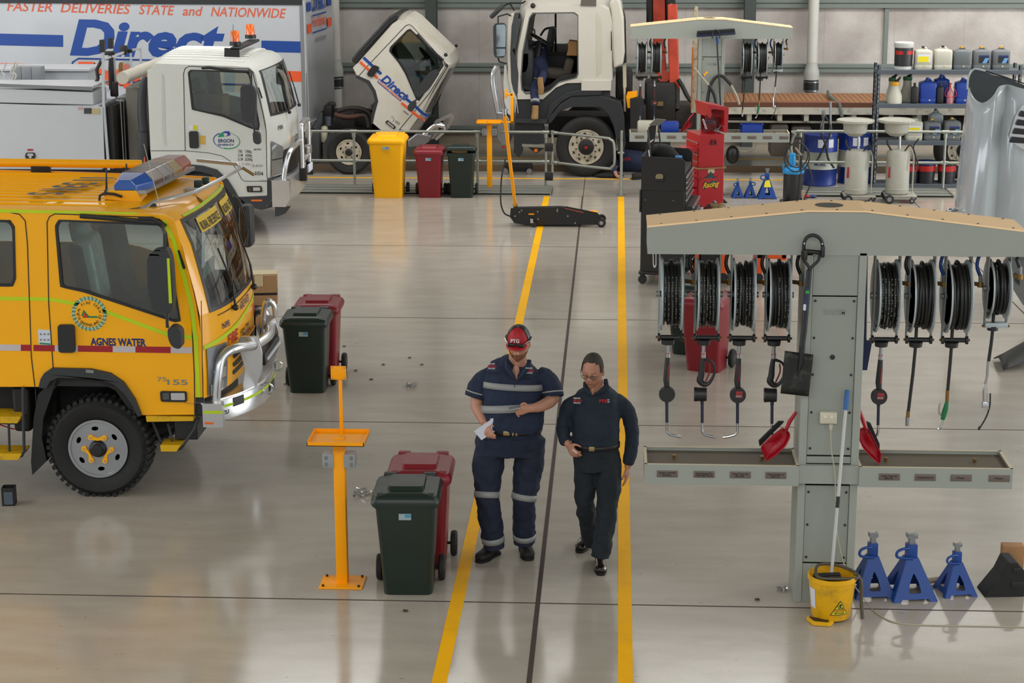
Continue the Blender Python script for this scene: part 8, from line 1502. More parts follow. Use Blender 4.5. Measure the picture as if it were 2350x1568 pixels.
gv = sp(t, 'grille_surround', rnd([(2347, 240), (2362, 240), (2362, 350), (2345, 341), (2322, 326), (2316, 312), (2330, 268)], 4), POL, 21.72, 0, y1=21.8); 
for i in range(4): y = 254+i*20; x = 2343-i*7; sp(gv, 'grille_slot', rnd([(x, y), (2362, y+4), (2362, y+16), (x-6, y+13)], 3), BLK, 21.7, .012, y1=21.73)
MB().tube([at(2192, 482, 22.6), at(2175, 486, 22.5), at(2164, 492, 22.45)], .025, 8).ball(tuple(at(2166, 491, 22.45)), .04, 6).ball(tuple(at(2180, 484, 22.5)), .04, 6).build('bonnet_latch', CHR, t)
sp(t, 'step_panel', [(2312, 583), (2420, 583), (2420, 740), (2350, 702), (2314, 645)], mat('step_alloy', '#6f716f', .5, .4), 22.2, 0, y1=22.3); sp(t, 'step_slot', [(2330, 625), (2340, 635), (2340, 655), (2330, 645)], BLK, 22.19, .006)
wheel(t, (6.3, 22.2, .52), .52, .3, .29, DIRTW, style='steel10', tread=False); MB().rbox((6.3, 22.9, .9), (2.0, 1.2, .5), .05).build('chassis', GRIME, t)
t = thing('floor_guard', 'dark grey moulded plastic guard on the floor at the right edge', 'guard', tuple(gnd(2335, 850))); g0 = gnd(2350, 857); MB().grid([[Vector((g0.x-.22+.5*j/6, g0.y+.55-i*.09*1.0+.05*j, max(.0, (.10+.22*j/6)*math.sin(math.pi*(i+.6)/7.5)))) for j in range(7)] for i in range(7)]).build('guard_shell', mat('guard_grey', '#2f2f2d', .6), t, solid=.01, whole=True)
# ---------------------------------------------------------------- trolley with carton behind the fire truck
z = .55; A = gnd(635, 674, z); t = thing('platform_trolley', 'blue flat trolley behind the fire truck nose carrying a taped carton', 'trolley', (A.x-.4, A.y-.3, 0)); MB().plate([(A.x-.95, A.y+.02), (A.x, A.y), (A.x-.12, A.y-.75), (A.x-1.07, A.y-.73)], y0=z-.03, y1=z, fn=lambda a, b, c: (a, b, c)).build('platform_top', BLK, t, smooth=False)
TB = mat('trolley_blue', '#1d6f9c', .45); MB().plate([(A.x-.95, A.y+.01), (A.x-.01, A.y-.01), (A.x-.13, A.y-.74), (A.x-1.06, A.y-.72)], y0=z-.10, y1=z-.03, fn=lambda a, b, c: (a, b, c)).build('blue_skirt', TB, t, smooth=False); MB().bx(A.x-.9, A.x-.2, A.y-.68, A.y-.1, .12, z-.10).build('blue_cabinet', TB, t, smooth=False, bevel=.01)
for dx, dy in ((-.85, -.65), (-.25, -.65), (-.25, -.15), (-.85, -.15)): MB().lathe([(.001, -.015), (.05, -.018), (.06, 0), (.05, .018), (.001, .015)], (A.x+dx, A.y+dy, .06), 'Y', 16).build('caster_wheel', BLK, t)
c = gnd(594, 702, z); cx_, cy_ = c.x, c.y+.17; t = thing('carton', 'taped brown cardboard carton on the blue trolley', 'box', (cx_, cy_, z)); MB().rbox((cx_, cy_, z+.17), (.36, .32, .34), .006, rz=.15).build('carton_body', mat('carton_brown', '#a8855c', .8), t); MB().rbox((cx_, cy_, z+.13), (.364, .324, .03), .004, rz=.15).build('black_tape', BTXT, t)
b = MB(); Mx = Matrix.Translation((cx_, cy_, z)) @ Matrix.Rotation(.15, 4, 'Z'); b.bx(-.185, .185, -.12, .12, .342, .348).bx(-.06, .03, -.166, -.162, .22, .345).bx(.182, .187, -.1, .1, .2, .345); b.xf(Mx); b.build('packing_tape', mat('tape_cream', '#cfc09a', .6), t, smooth=False, whole=True)
# ---------------------------------------------------------------- people
def cloth(n, c, v=.16): return mat(n, c, .85, var=v, scale=5, bump=.25)
SK = mat('skin', '#b4826a', .5, var=.06, scale=20); SK2 = mat('skin_tan', '#b07c64', .5, var=.06, scale=20)
def loftE(mb, secs, n=22, xd=(1, 0, 0)):
    """ellipse sections (centre, half-width, half-depth)"""
    P = [Vector(s_[0]) for s_ in secs]; rows = []
    for i, s_ in enumerate(secs):
        d = (P[min(i+1, len(P)-1)]-P[max(i-1, 0)]).normalized(); x = Vector(xd); x = (x-d*x.dot(d)).normalized(); y = d.cross(x)
        rows.append([P[i]+x*s_[1]*math.cos(a)+y*s_[2]*math.sin(a) for a in [2*math.pi*k/n for k in range(n)]])
    mb.grid(rows, True).add(rows[0], [list(range(n))]).add(rows[-1], [list(range(n))]); return mb
def hand(mb, w, d, side, nrm, curl=(.5, .6, .7, .8), thumb=.6, s=1.0):
    """palm and five separate fingers; d towards the fingers, side towards the thumb, nrm out of the palm"""
    w, d, side, nrm = Vector(w), Vector(d).normalized(), Vector(side), Vector(nrm); side = (side-d*side.dot(d)).normalized(); n2 = d.cross(side); nrm = n2 if n2.dot(nrm) > 0 else -n2
    loftE(mb, [(w-d*.03, .027*s, .021*s), (w+d*.02*s, .032*s, .018*s), (w+d*.06*s, .041*s, .016*s), (w+d*.092*s, .040*s, .013*s)], 14, side); tips = []
    for i, (L, r_) in enumerate(((.074, .0088), (.082, .0092), (.076, .0088), (.060, .0078))):
        p = w+d*(.088-.004*abs(i-1.3))*s+side*(.030-.020*i)*s; dd = d.copy(); pts = [p-d*.015, p]; c = curl[i]
        for k, f in enumerate((.45, .32, .26)): q = Matrix.Rotation(c*(.8+.25*k), 3, side.cross(d).cross(side) if False else dd.cross(nrm).normalized()) @ dd; dd = q.normalized(); p = p+dd*L*f*s; pts.append(p)
        mb.tube(pts, [r_*s, r_*s, r_*.95*s, r_*.88*s, r_*.7*s], 8); tips.append(p)
    p = w+d*.025*s+side*.026*s; t1 = p+(side*.8+d*.75+nrm*thumb*.4).normalized()*.038*s; t2 = t1+(side*.3+d*.85+nrm*thumb).normalized()*.030*s; t3 = t2+(d+nrm*thumb*1.2-side*.1).normalized()*.024*s
    mb.tube([p-side*.01, p, t1, t2, t3], [.014*s, .015*s, .0118*s, .0105*s, .008*s], 8); return tips, t3
def headpt(a, b, r=1.0, jaw=1.0, p=None):
    """a around (0 = face), b from chin (-1) to crown (1); returns local point, face towards -Y"""
    z = math.sin(b*math.pi/2); cr = math.cos(b*math.pi/2)**.75 if abs(b) < 1 else 0
    wx = .074*(1 if z > -.1 else 1-.26*(-z-.1)*jaw); wy = .094; x = math.sin(a)*wx*cr; y = -math.cos(a)*wy*cr; zz = z*.122
    f = max(0, math.cos(a))
    if f > 0:
        g = lambda ax, az, sx, sz: math.exp(-((math.sin(a)-ax)/sx)**2-((z-az)/sz)**2)
        y -= .026*g(0, -.16, .13, .16)+.012*g(0, .02, .10, .2)+.008*(g(.34, .24, .25, .08)+g(-.34, .24, .25, .08))+.010*g(0, -.52, .3, .09)+.016*g(0, -.82, .34, .16)
        y += .016*(g(.37, .08, .15, .10)+g(-.37, .08, .15, .10))+.006*g(0, -.36, .3, .06)+.004*g(0, -.52, .28, .02)
    return Vector((x*r, y*r, zz*r))
def person(name, lab, root, hc, yaw, pitch, roll, skin, s=1.0):
    t = thing(name, lab, 'person', root); HM = Matrix.Translation(hc) @ Matrix.Rotation(yaw, 4, 'Z') @ Matrix.Rotation(roll, 4, 'Y') @ Matrix.Rotation(pitch, 4, 'X') @ Matrix.Scale(s, 4)
    return t, HM
def add_head(b, HM, jaw=1.0, ears=True):
    k = len(b.v); b.grid([[headpt(2*math.pi*i/40, -1+2*j/30, 1, jaw) for i in range(40)] for j in range(31)], True)
    b.tube([(0, -.088, .02), (0, -.112, -.015), (0, -.118, -.022)], [.007, .011, .009], 8).ball((-.012, -.106, -.026), .009, 6).ball((.012, -.106, -.026), .009, 6)
    if ears:
        for s_ in (-1, 1): b.ball((s_*.078, .008, -.005), .03, 8, (.33, .62, 1.05))
    b.xf(HM, k)
def face_parts(t, HM, lipc='#8a4f42', skm=SK2):
    for s_ in (-1, 1):
        e = MB().ball((s_*.029, -.078, .002), .011, 8); e.xf(HM); eo = e.build('eye', mat('eye_white', '#b9b2aa', .3), t); i_ = MB().ball((s_*.029, -.086, -.002), .0055, 6); i_.xf(HM); i_.build('iris', mat('iris_dark', '#1f1712', .3), eo)
        l = MB().ball((s_*.029, -.0765, .009), .0145, 8, (1.2, 1, .75)); l.xf(HM); l.build('eyelid', skm, t)
    m_ = MB().tube([(-.024, -.083, -.064), (-.01, -.094, -.061), (.01, -.094, -.061), (.024, -.083, -.064)], [.002, .0045, .0045, .002], 8, smooth=3); m_.xf(HM); m_.build('lips', mat('lips'+lipc[1:], lipc, .5), t)
def shell(HM, test, off, nu=44, nv=34, jaw=1.0, fn=None):
    b = MB(); vs = {}
    for j in range(nv):
        for i in range(nu):
            a0, a1, b0, b1 = 2*math.pi*i/nu, 2*math.pi*(i+1)/nu, -1+2*j/nv, -1+2*(j+1)/nv
            if not test((a0+a1)/2, (b0+b1)/2): continue
            ids = []
            for a, bb in ((a0, b0), (a1, b0), (a1, b1), (a0, b1)):
                key = (round(a % (2*math.pi), 4), round(bb, 4))
                if key not in vs: p = headpt(a, bb, 1, jaw); n_ = Vector((p.x, p.y, p.z*.6)).normalized(); vs[key] = len(b.v); b.v.append(p+n_*(off if not fn else fn(a, bb)))
                ids.append(vs[key])
            b.f.append(ids); b.mi.append(0)
    b.xf(HM); return b
def boot(t, heel, toe, m_, sole, h=.12, w=.052, lift=0):
    h0, t0 = Vector(heel), Vector(toe); d = (t0-h0); L = d.length; d.normalize(); sd = Vector((-d.y, d.x, 0)).normalized(); up = Vector((0, 0, 1))
    b = MB(); loftE(b, [(h0-d*.01+up*.05, w*.6, .04), (h0+d*.03+up*.058, w*.85, .05), (h0+d*L*.35+up*.062, w*.85, .052), (h0+d*L*.6+up*.048, w*1.0, .038), (h0+d*L*.85+up*.042, w*.98, .034), (h0+d*L*.98+up*.036, w*.6, .022)], 16, sd); loftE(b, [(h0+d*.05+up*.05, w*.85, w*1.05), (h0+d*.045+up*h, w*.85, w*1.0)], 14, sd); o = b.build('boot', m_, t, remesh=.008, sm_it=2)
    s_ = MB(); q = rnd([(-.03, -w*.75), (L*.4, -w*.75), (L*.7, -w*1.05), (L+.005, -w*.6), (L+.005, w*.6), (L*.7, w*1.05), (L*.4, w*.75), (-.03, w*.75)], .03); s_.plate(q, y0=0, y1=.022, fn=lambda a, c, z: h0+d*a+sd*c+up*z); s_.build('sole', sole, o); return o
def band(t, secs, m_, name='reflective_band', xd=(1, 0, 0), n=26):
    b = MB(); P = [Vector(s_[0]) for s_ in secs]; rows = []
    for i, s_ in enumerate(secs):
        d = (P[-1]-P[0]).normalized(); x = Vector(xd); x = (x-d*x.dot(d)).normalized(); y = d.cross(x); rows.append([P[i]+x*s_[1]*math.cos(a)+y*s_[2]*math.sin(a) for a in [2*math.pi*k/n for k in range(n)]])
    return b.grid(rows, True).build(name, m_, t, solid=.003, whole=True)
def lerp_sec(secs, k):
    n = len(secs)-1; f = k*n; i = min(int(f), n-1); f -= i; a, b = secs[i], secs[i+1]; return (Vector(a[0]).lerp(Vector(b[0]), f), a[1]+(b[1]-a[1])*f, a[2]+(b[2]-a[2])*f)
RFL = mat('reflective_tape', '#8b8d8c', .5, var=.05); NV = cloth('navy_work_cloth', '#17233b'); NV2 = cloth('navy_trouser_cloth', '#161f33'); SHT = cloth('dark_navy_shirt', '#15222f'); JN = cloth('dark_denim', '#161e25'); BELT = mat('belt_leather', '#161412', .5); BKL = mat('buckle_brass', '#a08d62', .35, .9); BOOTM = mat('boot_black', '#1c1815', .7, var=.3, dirt='#3a3128'); SOLE = mat('boot_sole', '#0f0e0e', .8)
# --- man with the cap and phone
Y = 13.97; A = lambda px, py, d=0: at(px, py, Y+d)
hc = A(1190, 788, -.07); t, HM = person('person', 'heavily built man in navy reflective workwear and red cap, looking at a phone', (A(1165, 1270).x, Y, 0), hc, -.10, .34, .03, SK, 1.07)
body = MB(); add_head(body, HM, .8)
body.tube([A(1188, 850, 0), A(1188, 815, -.03), A(1190, 795, -.05)], [.075, .068, .065], 14)
tor = [(A(1187, 820, .02), .075, .075), (A(1185, 829, .02), .13, .10), (A(1182, 841, .02), .185, .12), (A(1179, 858, .01), .215, .145), (A(1176, 880, .01), .225, .155), (A(1175, 912, -.01), .228, .17), (A(1177, 945, -.03), .238, .19), (A(1178, 968, -.03), .238, .188), (A(1177, 985, -.01), .222, .165)]
loftE(body, [(c, a*.88, b_*.88) for c, a, b_ in tor])
LA = [A(1136, 864, .02), A(1104, 887, .03), A(1094, 925, .0), A(1102, 950, -.06), A(1112, 972, -.12)]; RAa = [A(1232, 864, .02), A(1262, 887, .03), A(1268, 915, -.02), A(1243, 932, -.18), A(1216, 938, -.29)]
body.tube(LA, [.035, .050, .050, .044, .030], 14, smooth=3); body.tube(RAa, [.035, .050, .052, .044, .030], 14, smooth=3)
hand(body, LA[-1], A(1119, 990, -.18)-LA[-1], (.6, -.5, .3), (.3, .3, -.6), (.35, .4, .5, .6), .5); hand(body, RAa[-1], A(1190, 943, -.34)-RAa[-1], (-.1, -.2, 1), (-.2, -.5, -.2), (.55, .5, .5, .55), .5)
legs = {}
for nm, pts, yy in (('L', ((1130, 1005), (1120, 1070), (1117, 1140), (1127, 1200), (1133, 1250)), (0, -.02, -.08, -.04, -.02)), ('R', ((1214, 1005), (1214, 1070), (1202, 1145), (1203, 1200), (1204, 1240)), (0, .02, -.02, .06, .10))):
    P = [A(p[0], p[1], y_) for p, y_ in zip(pts, yy)]; legs[nm] = P; body.tube(P, [.10, .085, .062, .052, .042], 14)
fL = (gnd(1138, 1272), gnd(1097, 1293)); fR = (gnd(1202, 1262), gnd(1214, 1288))
for P, f_ in ((legs['L'], fL), (legs['R'], fR)): loftE(body, [(P[-1], .04, .045), (f_[0]+Vector((0, 0, .07)), .036, .04), (f_[0].lerp(f_[1], .75)+Vector((0, 0, .04)), .03, .022)], 12)
body.ball(tuple(A(1184, 852, -.105)), .05, 8, (.55, .5, 1)).ball(tuple(A(1184, 864, -.13)), .035, 8, (.4, .5, 1)); body.build('body', SK, t, remesh=.006, sm_it=3)
face_parts(t, HM, skm=SK)
shell(HM, lambda a, b_: (math.cos(a) > -.2 and b_ < -.26 and not (math.cos(a) > .82 and -.42 < b_ < -.30)), .003, jaw=.8).build('beard', mat('beard_ginger', '#7a4f36', .9, var=.3, scale=80), t, solid=.002, whole=True)
sh = MB(); loftE(sh, tor); 
cufL = [A(1134, 858, .02), A(1112, 872, .03), A(1097, 892, .02), A(1092, 910, .01)]; cufR = [A(1234, 858, .02), A(1255, 872, .03), A(1266, 892, .02), A(1268, 910, .0)]
sh.tube(cufL, [.066, .080, .082, .078], 16, smooth=3).tube(cufR, [.066, .080, .082, .080], 16, smooth=3)
sh.build('shirt', NV, t, remesh=.009, sm_it=3, disp=.024)
band(t, [(c, a+.013, b_+.016) for c, a, b_ in (lerp_sec(tor, .485), lerp_sec(tor, .545))], RFL); band(t, [(c, a+.013, b_+.016) for c, a, b_ in (lerp_sec(tor, .675), lerp_sec(tor, .74))], RFL)
for c_ in (cufL, cufR): a, b_ = c_[-1], c_[-2]; band(t, [(a.lerp(b_, .42), .086, .086), (a.lerp(b_, .62), .088, .088)], RFL); band(t, [(a.lerp(b_, -.08), .086, .086), (a.lerp(b_, .36), .088, .088)], NV, 'rolled_cuff')
MB().tube([A(1163, 828, -.08), A(1165, 846, -.14), A(1176, 862, -.165), A(1184, 872, -.17)], [.016, .024, .018, .006], 8).tube([A(1215, 828, -.08), A(1212, 846, -.14), A(1200, 858, -.165), A(1188, 872, -.17)], [.016, .024, .018, .006], 8).build('collar', NV, t)
def chest_txt(px, py, Yd, rows, par, sz=.022, wd=.062):
    for i, (s_, m_) in enumerate(rows): MB().text(s_, A(px, py-1.5+i*(6.6 if i < 2 else 5.4), Yd), (1, 0, 0), (0, -.1, 1), sz*(1.25 if m_ == RTXT else .7), wid=wd if m_ == RTXT else wd*.85, bold=.03).build('shirt_lettering', m_, par, smooth=False)
chest_txt(1120, 838, -.155, (('FRASER COAST', WTXT), ('ISUZU', RTXT), ('TRUCKS', WTXT)), t); chest_txt(1206, 848, -.16, (('FRASER COAST', WTXT), ('ISUZU', RTXT), ('TRUCKS', WTXT)), t)
b = MB().tube([A(1111, 853, -.14), A(1128, 856, -.165), A(1146, 856, -.175)], .005, 6).tube([A(1199, 866, -.175), A(1215, 868, -.17), A(1234, 864, -.15)], .005, 6); b.build('pocket_flap', mat('navy_dark_seam', '#0c1322', .8), t); MB().cyl(A(1181, 872, -.17), A(1181, 890, -.186), .003, n=6).build('placket_button', NV, t)
tr = MB(); loftE(tr, [(A(1177, 972, -.01), .215, .162), (A(1176, 1000, 0), .228, .168), (A(1174, 1040, 0), .225, .155)])
for P, rr in ((legs['L'], (.125, .12, .092, .092, .082, .088)), (legs['R'], (.125, .12, .090, .090, .085, .09))): Q = P[:-1]+[P[-1], P[-1]+(P[-1]-P[-2])*.12]; tr.tube(Q, list(rr), 16)
tr.rbox(tuple(A(1092, 1070, 0)), (.04, .13, .17), .015).rbox(tuple(A(1232, 1072, .02)), (.04, .13, .17), .015); tr.build('trousers', NV2, t, remesh=.009, sm_it=3, disp=.028)
for P, ks in ((legs['L'], ((1.92, .097), (3.72, .088))), (legs['R'], ((1.92, .097), (3.70, .09)))):
    for k, r_ in ks: i = int(k); c0 = P[i].lerp(P[i+1], k-i); d = (P[i+1]-P[i]).normalized(); band(t, [(c0-d*.024, r_+.003, r_+.003), (c0+d*.024, r_+.003, r_+.003)], RFL)
zb = A(1170, 996, -.19).z; bc_ = A(1177, 990).x; band(t, [(Vector((bc_, Y-.015, zb-.02)), .229, .184), (Vector((bc_, Y-.015, zb+.02)), .231, .186)], BELT, 'belt'); MB().rbox(tuple(A(1162, 995, -.2)), (.05, .01, .036), .006).rbox(tuple(A(1177, 996, -.2)), (.014, .01, .034), .003).rbox(tuple(A(1185, 996, -.2)), (.014, .01, .034), .003).build('belt_buckle', BKL, t)
boot(t, fL[0], fL[1], BOOTM, SOLE, .13, .056); boot(t, fR[0], fR[1], BOOTM, SOLE, .13, .056)
# cap
CR_ = mat('cap_red', '#a8101e', .6); cp = shell(HM, lambda a, b_: b_ > .20+.0*math.cos(a), .014, jaw=.8); cap_o = cp.build('cap', CR_, t, solid=.003, whole=True)
shell(HM, lambda a, b_: b_ > .20 and (math.cos(a) < .45), .0165, jaw=.8).build('cap_black_panel', BLK, cap_o, solid=.002, whole=True)
br = MB().grid([[Vector((x*.078*(1-.25*k**2), -.088-.062*k*(1-(x*.75)**2*.35)+.02*(x**2), .048-.012*k-.014*x*x)) for x in [i/5-1 for i in range(11)]] for k in [j/5 for j in range(6)]]); br.xf(HM); br.build('cap_brim', CR_, cap_o, solid=.004, whole=True)
b = MB().text('PTG', (0, 0, 0), (1, 0, 0), (0, 1, 0), .036, wid=.062, bold=.03, fn=lambda x, z: HM @ Vector((x-.038, -.112+.35*z, .077+z*.9))); b.build('cap_lettering', WTXT, cap_o, smooth=False)
sg_ = MB().rbox((-.032, -.112, .055), (.052, .014, .03), .008).rbox((.032, -.112, .055), (.052, .014, .03), .008).tube([(-.055, -.106, .062), (0, -.115, .064), (.055, -.106, .062)], .005, 6).tube([(-.058, -.10, .06), (-.088, -.04, .058), (-.09, .02, .05)], .004, 6).tube([(.058, -.10, .06), (.088, -.04, .058), (.09, .02, .05)], .004, 6); sg_.xf(HM)
sgl = thing('sunglasses', 'black wraparound sunglasses resting on the peak of the red cap', 'sunglasses', tuple(HM @ Vector((0, -.11, .05)))); sg_.build('frame_and_lenses', mat('sunglass_black', '#0d0d0f', .15, coat=.8), sgl, whole=True)
ph = thing('mobile_phone', 'silver mobile phone held in the capped man\'s hand', 'phone', tuple(A(1183, 935, -.36))); MB().rbox(tuple(A(1181, 937, -.38)), (.085, .05, .013), .005, rz=.1, ry=-.2, rx=.15).build('phone_body', ALU, ph); MB().rbox(tuple(A(1181, 937, -.38)+Vector((0, 0, .007))), (.075, .042, .002), .001, rz=.1, ry=-.2, rx=.15).build('screen', mat('screen_grey', '#6c7478', .1), ph)
pp = thing('folded_papers', 'folded white papers in the capped man\'s lowered hand', 'paper', tuple(A(1118, 985, -.24))); MB().plate(xz([(1088, 990), (1128, 962), (1150, 982), (1105, 1010)], Y-.17), y0=Y-.176, y1=Y-.17).build('outer_sheet', PAPER, pp, smooth=False); MB().plate(xz([(1124, 962), (1131, 960), (1151, 984), (1148, 988)], Y-.18), y0=Y-.182, y1=Y-.178).build('inner_fold', PAPER, pp, smooth=False)
# --- man in dark shirt with glasses
Y = 13.95; hc = A(1360, 851, -.08); t, HM = person('person', 'grey-haired man in dark navy shirt and jeans wearing glasses, walking with a pen', (A(1360, 1280).x, Y, 0), hc, -.22, .26, .06, SK2, 1.05)
body = MB(); add_head(body, HM, 1.0); body.tube([A(1370, 905, 0), A(1368, 885, -.03), A(1364, 862, -.06)], [.066, .06, .058], 14)
tor = [(A(1370, 882, .02), .068, .07), (A(1370, 890, .02), .11, .09), (A(1370, 900, .02), .155, .11), (A(1369, 918, .01), .182, .125), (A(1368, 950, 0), .188, .135), (A(1367, 985, -.02), .183, .145), (A(1367, 1010, -.02), .178, .14), (A(1367, 1024, -.01), .17, .13)]
loftE(body, [(c, a*.88, b_*.88) for c, a, b_ in tor])
LA = [A(1324, 914, .02), A(1305, 934, .03), A(1296, 965, .02), A(1292, 985, .0), A(1296, 1008, -.05), A(1305, 1022, -.09)]; RAa = [A(1416, 914, .02), A(1436, 934, .03), A(1446, 965, .04), A(1450, 1000, .04), A(1447, 1045, .0), A(1440, 1072, -.02)]
body.tube(LA, [.03, .036, .034, .034, .032, .027], 12, smooth=3).tube(RAa, [.03, .036, .034, .034, .032, .027], 12, smooth=3)
hand(body, LA[-1], A(1316, 1040, -.16)-LA[-1], (.5, -.5, .5), (.3, .3, -.5), (.8, .85, .9, .9), 1.0, .95); hand(body, RAa[-1], A(1438, 1110, -.03)-RAa[-1], (-.3, -.9, 0), (-.9, .2, 0), (.22, .25, .3, .35), .3, .95)
lg = [[A(1343, 1040), A(1345, 1090, .0), A(1342, 1150, -.02), A(1350, 1200, .10), A(1355, 1240, .22)], [A(1393, 1040), A(1398, 1095, -.04), A(1394, 1165, -.14), A(1387, 1220, -.16), A(1378, 1272, -.18)]]
for P in lg: body.tube(P, [.085, .078, .056, .048, .038], 12)
fs = [(gnd(1352, 1248)+Vector((0, 0, .01)), gnd(1328, 1270)), (gnd(1376, 1288), gnd(1379, 1322))]
for P, f_ in zip(lg, fs): loftE(body, [(P[-1], .036, .04), (f_[0]+Vector((0, 0, .06)), .034, .036), (f_[0].lerp(f_[1], .75)+Vector((0, 0, .035)), .028, .02)], 12)
body.ball(tuple(A(1359, 900, -.10)), .032, 8, (.6, .5, 1)); body.build('body', SK2, t, remesh=.006, sm_it=3); face_parts(t, HM, '#7d4a40')
hl = lambda a: .46+(.10 if math.cos(a) > .75 else 0)-(.62 if math.cos(a) < -.3 else (.42 if math.cos(a) < .45 else 0))
shell(HM, lambda a, b_: b_ > hl(a), .006, fn=lambda a, b_: .006+.007*max(0, b_)+.0015*math.sin(a*31)*math.cos(b_*25)).build('hair', mat('hair_grey_brown', '#39322b', .8, var=.45, scale=60, bump=.5), t, solid=.003, whole=True)
b = MB()
for s_ in (-1, 1): b.tube([(s_*.032+.024*math.cos(a), -.108, .004+.016*math.sin(a)) for a in [i*.5236 for i in range(12)]], .0018, 6, closed=True).tube([(s_*.056, -.106, .008), (s_*.080, -.05, .008), (s_*.082, .01, .004)], .0018, 6)
b.tube([(-.008, -.109, .008), (.008, -.109, .008)], .0018, 6); b.xf(HM); gl = thing('eyeglasses', 'thin dark-framed glasses worn by the grey-haired man', 'glasses', tuple(HM @ Vector((0, -.11, 0)))); b.build('frame', BLK, gl, whole=True); b = MB()
for s_ in (-1, 1): b.plate(circ(s_*.032, .004, .023, 14, .015), y0=-.1085, y1=-.1075)
b.xf(HM); b.build('lens', glass('eyeglass_lens', '#f8f8f8', 0), gl)
sh = MB(); loftE(sh, tor); slL = [A(1328, 918, .02), A(1307, 934, .03), A(1296, 962, .03), A(1292, 985, .0), A(1296, 1008, -.05), A(1301, 1016, -.07)]; slR = [A(1412, 918, .02), A(1434, 934, .03), A(1446, 965, .04), A(1450, 1000, .04), A(1447, 1045, .0), A(1442, 1066, -.01)]
sh.tube(slL, [.056, .062, .058, .054, .046, .038], 16, smooth=3).tube(slR, [.056, .062, .058, .054, .050, .044], 16, smooth=3); sh.build('shirt', SHT, t, remesh=.009, sm_it=3, disp=.024)
MB().tube([A(1343, 878, -.06), A(1344, 893, -.11), A(1354, 904, -.14), A(1358, 908, -.145)], [.016, .022, .014, .005], 8).tube([A(1390, 872, -.05), A(1392, 888, -.10), A(1376, 900, -.14), A(1360, 908, -.145)], [.016, .022, .014, .005], 8).build('collar', SHT, t)
chest_txt(1316, 917, -.145, (('FRASER COAST', WTXT), ('ISUZU', RTXT), ('TRUCKS', WTXT)), t); MB().text('PTG', A(1375, 924, -.155), (1, 0, 0), (0, -.1, 1), .035, wid=.065, bold=.05).build('shirt_lettering', RTXT, t, smooth=False); MB().text('S', A(1393, 924, -.15), (1, 0, 0), (0, -.1, 1), .04, wid=.02).build('shirt_lettering', WTXT, t, smooth=False)
tr = MB(); loftE(tr, [(A(1367, 1008, -.01), .168, .128), (A(1367, 1035, 0), .176, .136), (A(1368, 1075, 0), .175, .13)]); 
for P, rr in zip(lg, ((.095, .095, .078, .072, .066, .068), (.10, .10, .082, .08, .072, .074))): tr.tube(P+[P[-1]+(P[-1]-P[-2])*.14], list(rr), 16)
tr.build('jeans', JN, t, remesh=.009, sm_it=3, disp=.028); zb = A(1360, 1031, -.15).z; band(t, [(Vector((A(1367, 1030).x, Y-.01, zb-.018)), .187, .150), (Vector((A(1367, 1030).x, Y-.01, zb+.018)), .187, .150)], BELT, 'belt'); MB().rbox(tuple(A(1358, 1031, -.16)), (.045, .01, .036), .006).build('belt_buckle', BKL, t)
DSH = mat('dress_shoe', '#1c1210', .25, coat=.6); boot(t, fs[0][0], fs[0][1], DSH, SOLE, .09, .048); boot(t, fs[1][0], fs[1][1], DSH, SOLE, .09, .048)
pn = thing('pen', 'short white pen in the grey-haired man\'s hand', 'pen', tuple(A(1320, 1037, -.2))); MB().cyl(A(1315, 1033, -.2), A(1324, 1040, -.22), .0045, n=8).build('barrel', mat('pen_white', '#d8d8d8', .4), pn); MB().cyl(A(1314, 1032, -.2), A(1315, 1033, -.2), .005, n=8).build('cap', WTXT, pn)
# --- mechanic reaching into the large truck's cab
Y = 33.4; NV3 = cloth('mechanic_navy', '#1a2440'); TAN = mat('boot_tan', '#8a6a42', .8, var=.2)
t = thing('person', 'mechanic in navy workwear and tan boots leaning headfirst into the large truck cab', 'person', (A(1228, 270).x, Y+.1, 0)); body = MB()
hip = A(1236, 150, .5); L1 = [hip+Vector((-.05, 0, 0)), A(1226, 185, .35), A(1226, 215, .02), A(1229, 240, -.12)]; L2 = [hip+Vector((.06, 0, 0)), A(1249, 160, .45), A(1247, 172, .15), A(1241, 190, .02)]
spn = [(hip, .15, .12), (A(1234, 128, .7), .16, .12), (A(1236, 112, .9), .17, .12), (A(1236, 105, 1.1), .12, .10)]; loftE(body, [(c, a*.85, b_*.85) for c, a, b_ in spn]); body.ball(tuple(A(1236, 108, 1.35)), .1, 8).tube([A(1228, 112, .95), A(1222, 105, 1.1), A(1216, 108, 1.2)], [.05, .04, .03], 8).tube([A(1245, 112, .95), A(1250, 112, 1.1), A(1248, 118, 1.2)], [.05, .04, .03], 8)
for P in (L1, L2): body.tube(P, [.085, .07, .05, .035], 10)
body.build('body', SK2, t, remesh=.012); c = MB(); loftE(c, spn); c.build('shirt', NV3, t, remesh=.014, sm_it=2); c = MB(); c.ball(tuple(hip), .17, 10, (1, .9, .9))
for P in (L1, L2): c.tube(P, [.12, .095, .075, .07], 12)
c.build('trousers', NV3, t, remesh=.014, sm_it=2); band(t, [(A(1226, 186, .34), .098, .098), (A(1226, 192, .3), .096, .096)], RFL); band(t, [(A(1228, 230, -.06), .080, .080), (A(1228, 236, -.09), .078, .078)], RFL); band(t, [(A(1233, 118, .82), .166, .13), (A(1233, 122, .77), .166, .13)], RFL)
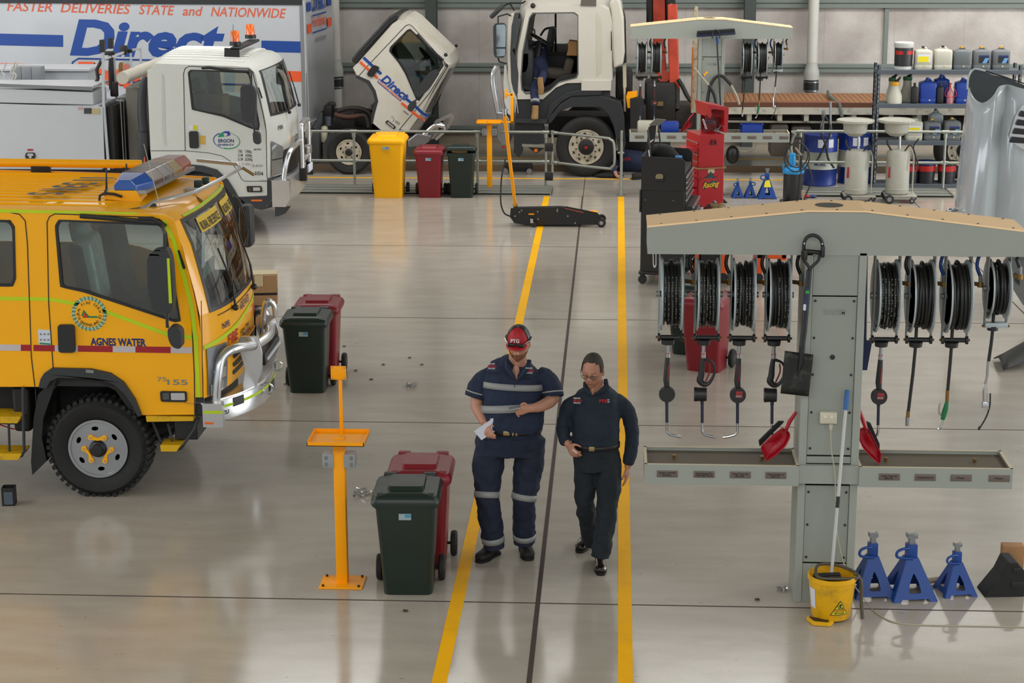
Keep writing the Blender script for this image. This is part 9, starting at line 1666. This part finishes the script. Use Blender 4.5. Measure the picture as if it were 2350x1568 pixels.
b = MB(); loftE(b, [(A(1229, 242, -.12), .055, .055), (A(1228, 260, -.14), .06, .075), (A(1227, 271, -.15), .065, .11), (A(1227, 273.5, -.15), .065, .11)]); b.build('boot', TAN, t, remesh=.012); b = MB(); loftE(b, [(A(1240, 177, -.06), .045, .02), (A(1240, 188, -.07), .055, .03), (A(1242, 205, -.08), .055, .03), (A(1241, 217, -.08), .045, .025)]); b.build('boot_sole_up', TAN, t, remesh=.012)
# --- man lying under the truck
t = thing('person', 'person lying on the floor under the crane truck, navy shirt with red logo', 'person', (A(1455, 400, .4).x, 33.6, 0)); body = MB(); sec = [(Vector((-.05, 33.9, .22)), .15, .16), (Vector((.15, 33.85, .24)), .2, .2), (Vector((.45, 33.8, .22)), .2, .19), (Vector((.8, 33.75, .18)), .17, .16)]
loftE(body, [(c, a*.85, b_*.85) for c, a, b_ in sec], xd=(0, 1, 0)); body.ball((-.14, 34.0, .32), .11, 10).tube([(.05, 33.6, .25), (-.02, 33.45, .14), (.02, 33.3, .06)], [.05, .045, .03], 10); hand(body, (.02, 33.3, .055), (.3, -1, -.1), (1, 0, 0), (0, 0, -1), (.1, .1, .1, .1), .1); body.tube([(.8, 33.8, .16), (1.2, 33.8, .14), (1.6, 33.9, .1)], [.09, .07, .05], 10).tube([(.8, 33.65, .16), (1.2, 33.6, .2), (1.5, 33.6, .08)], [.09, .07, .05], 10); body.build('body', SK2, t, remesh=.012)
c = MB(); loftE(c, sec, xd=(0, 1, 0)); c.tube([(.05, 33.62, .25), (-.03, 33.48, .15), (.0, 33.36, .08)], [.075, .065, .05], 12); c.build('shirt', NV3, t, remesh=.014, sm_it=2); c = MB().tube([(.7, 33.8, .17), (1.2, 33.8, .15), (1.6, 33.9, .1)], [.14, .1, .07], 12).tube([(.7, 33.65, .17), (1.2, 33.6, .21), (1.5, 33.6, .08)], [.14, .1, .07], 12); c.build('trousers', NV3, t, remesh=.014); MB().ball((-.14, 34.02, .34), .115, 8).build('hair', mat('hair_dark_brown', '#2c1a12', .9), t)
MB().text('PTG', (.13, 33.63, .24), (1, 0, .3), (-.2, -.5, 1), .09, wid=.15, bold=.06).build('shirt_lettering', RTXT, t, smooth=False)
t = thing('cloth_mat', 'black rumpled mat by the large truck wheel on the yellow line', 'mat', (-.05, 33.35, 0)); MB().ball((-.1, 33.4, .03), .12, 8, (2.2, 1, .4)).build('mat_cloth', mat('mat_black', '#111113', .9, bump=.5), t); t = thing('boot', 'black work boot of the person lying beside the black cabinet', 'boot', (.45, 33.2, 0)); MB().rbox((.42, 33.2, .06), (.26, .11, .12), .04, rz=.5).build('boot_upper', BOOTM, t); MB().rbox((.42, 33.2, .012), (.28, .12, .024), .01, rz=.5).build('sole', SOLE, t)
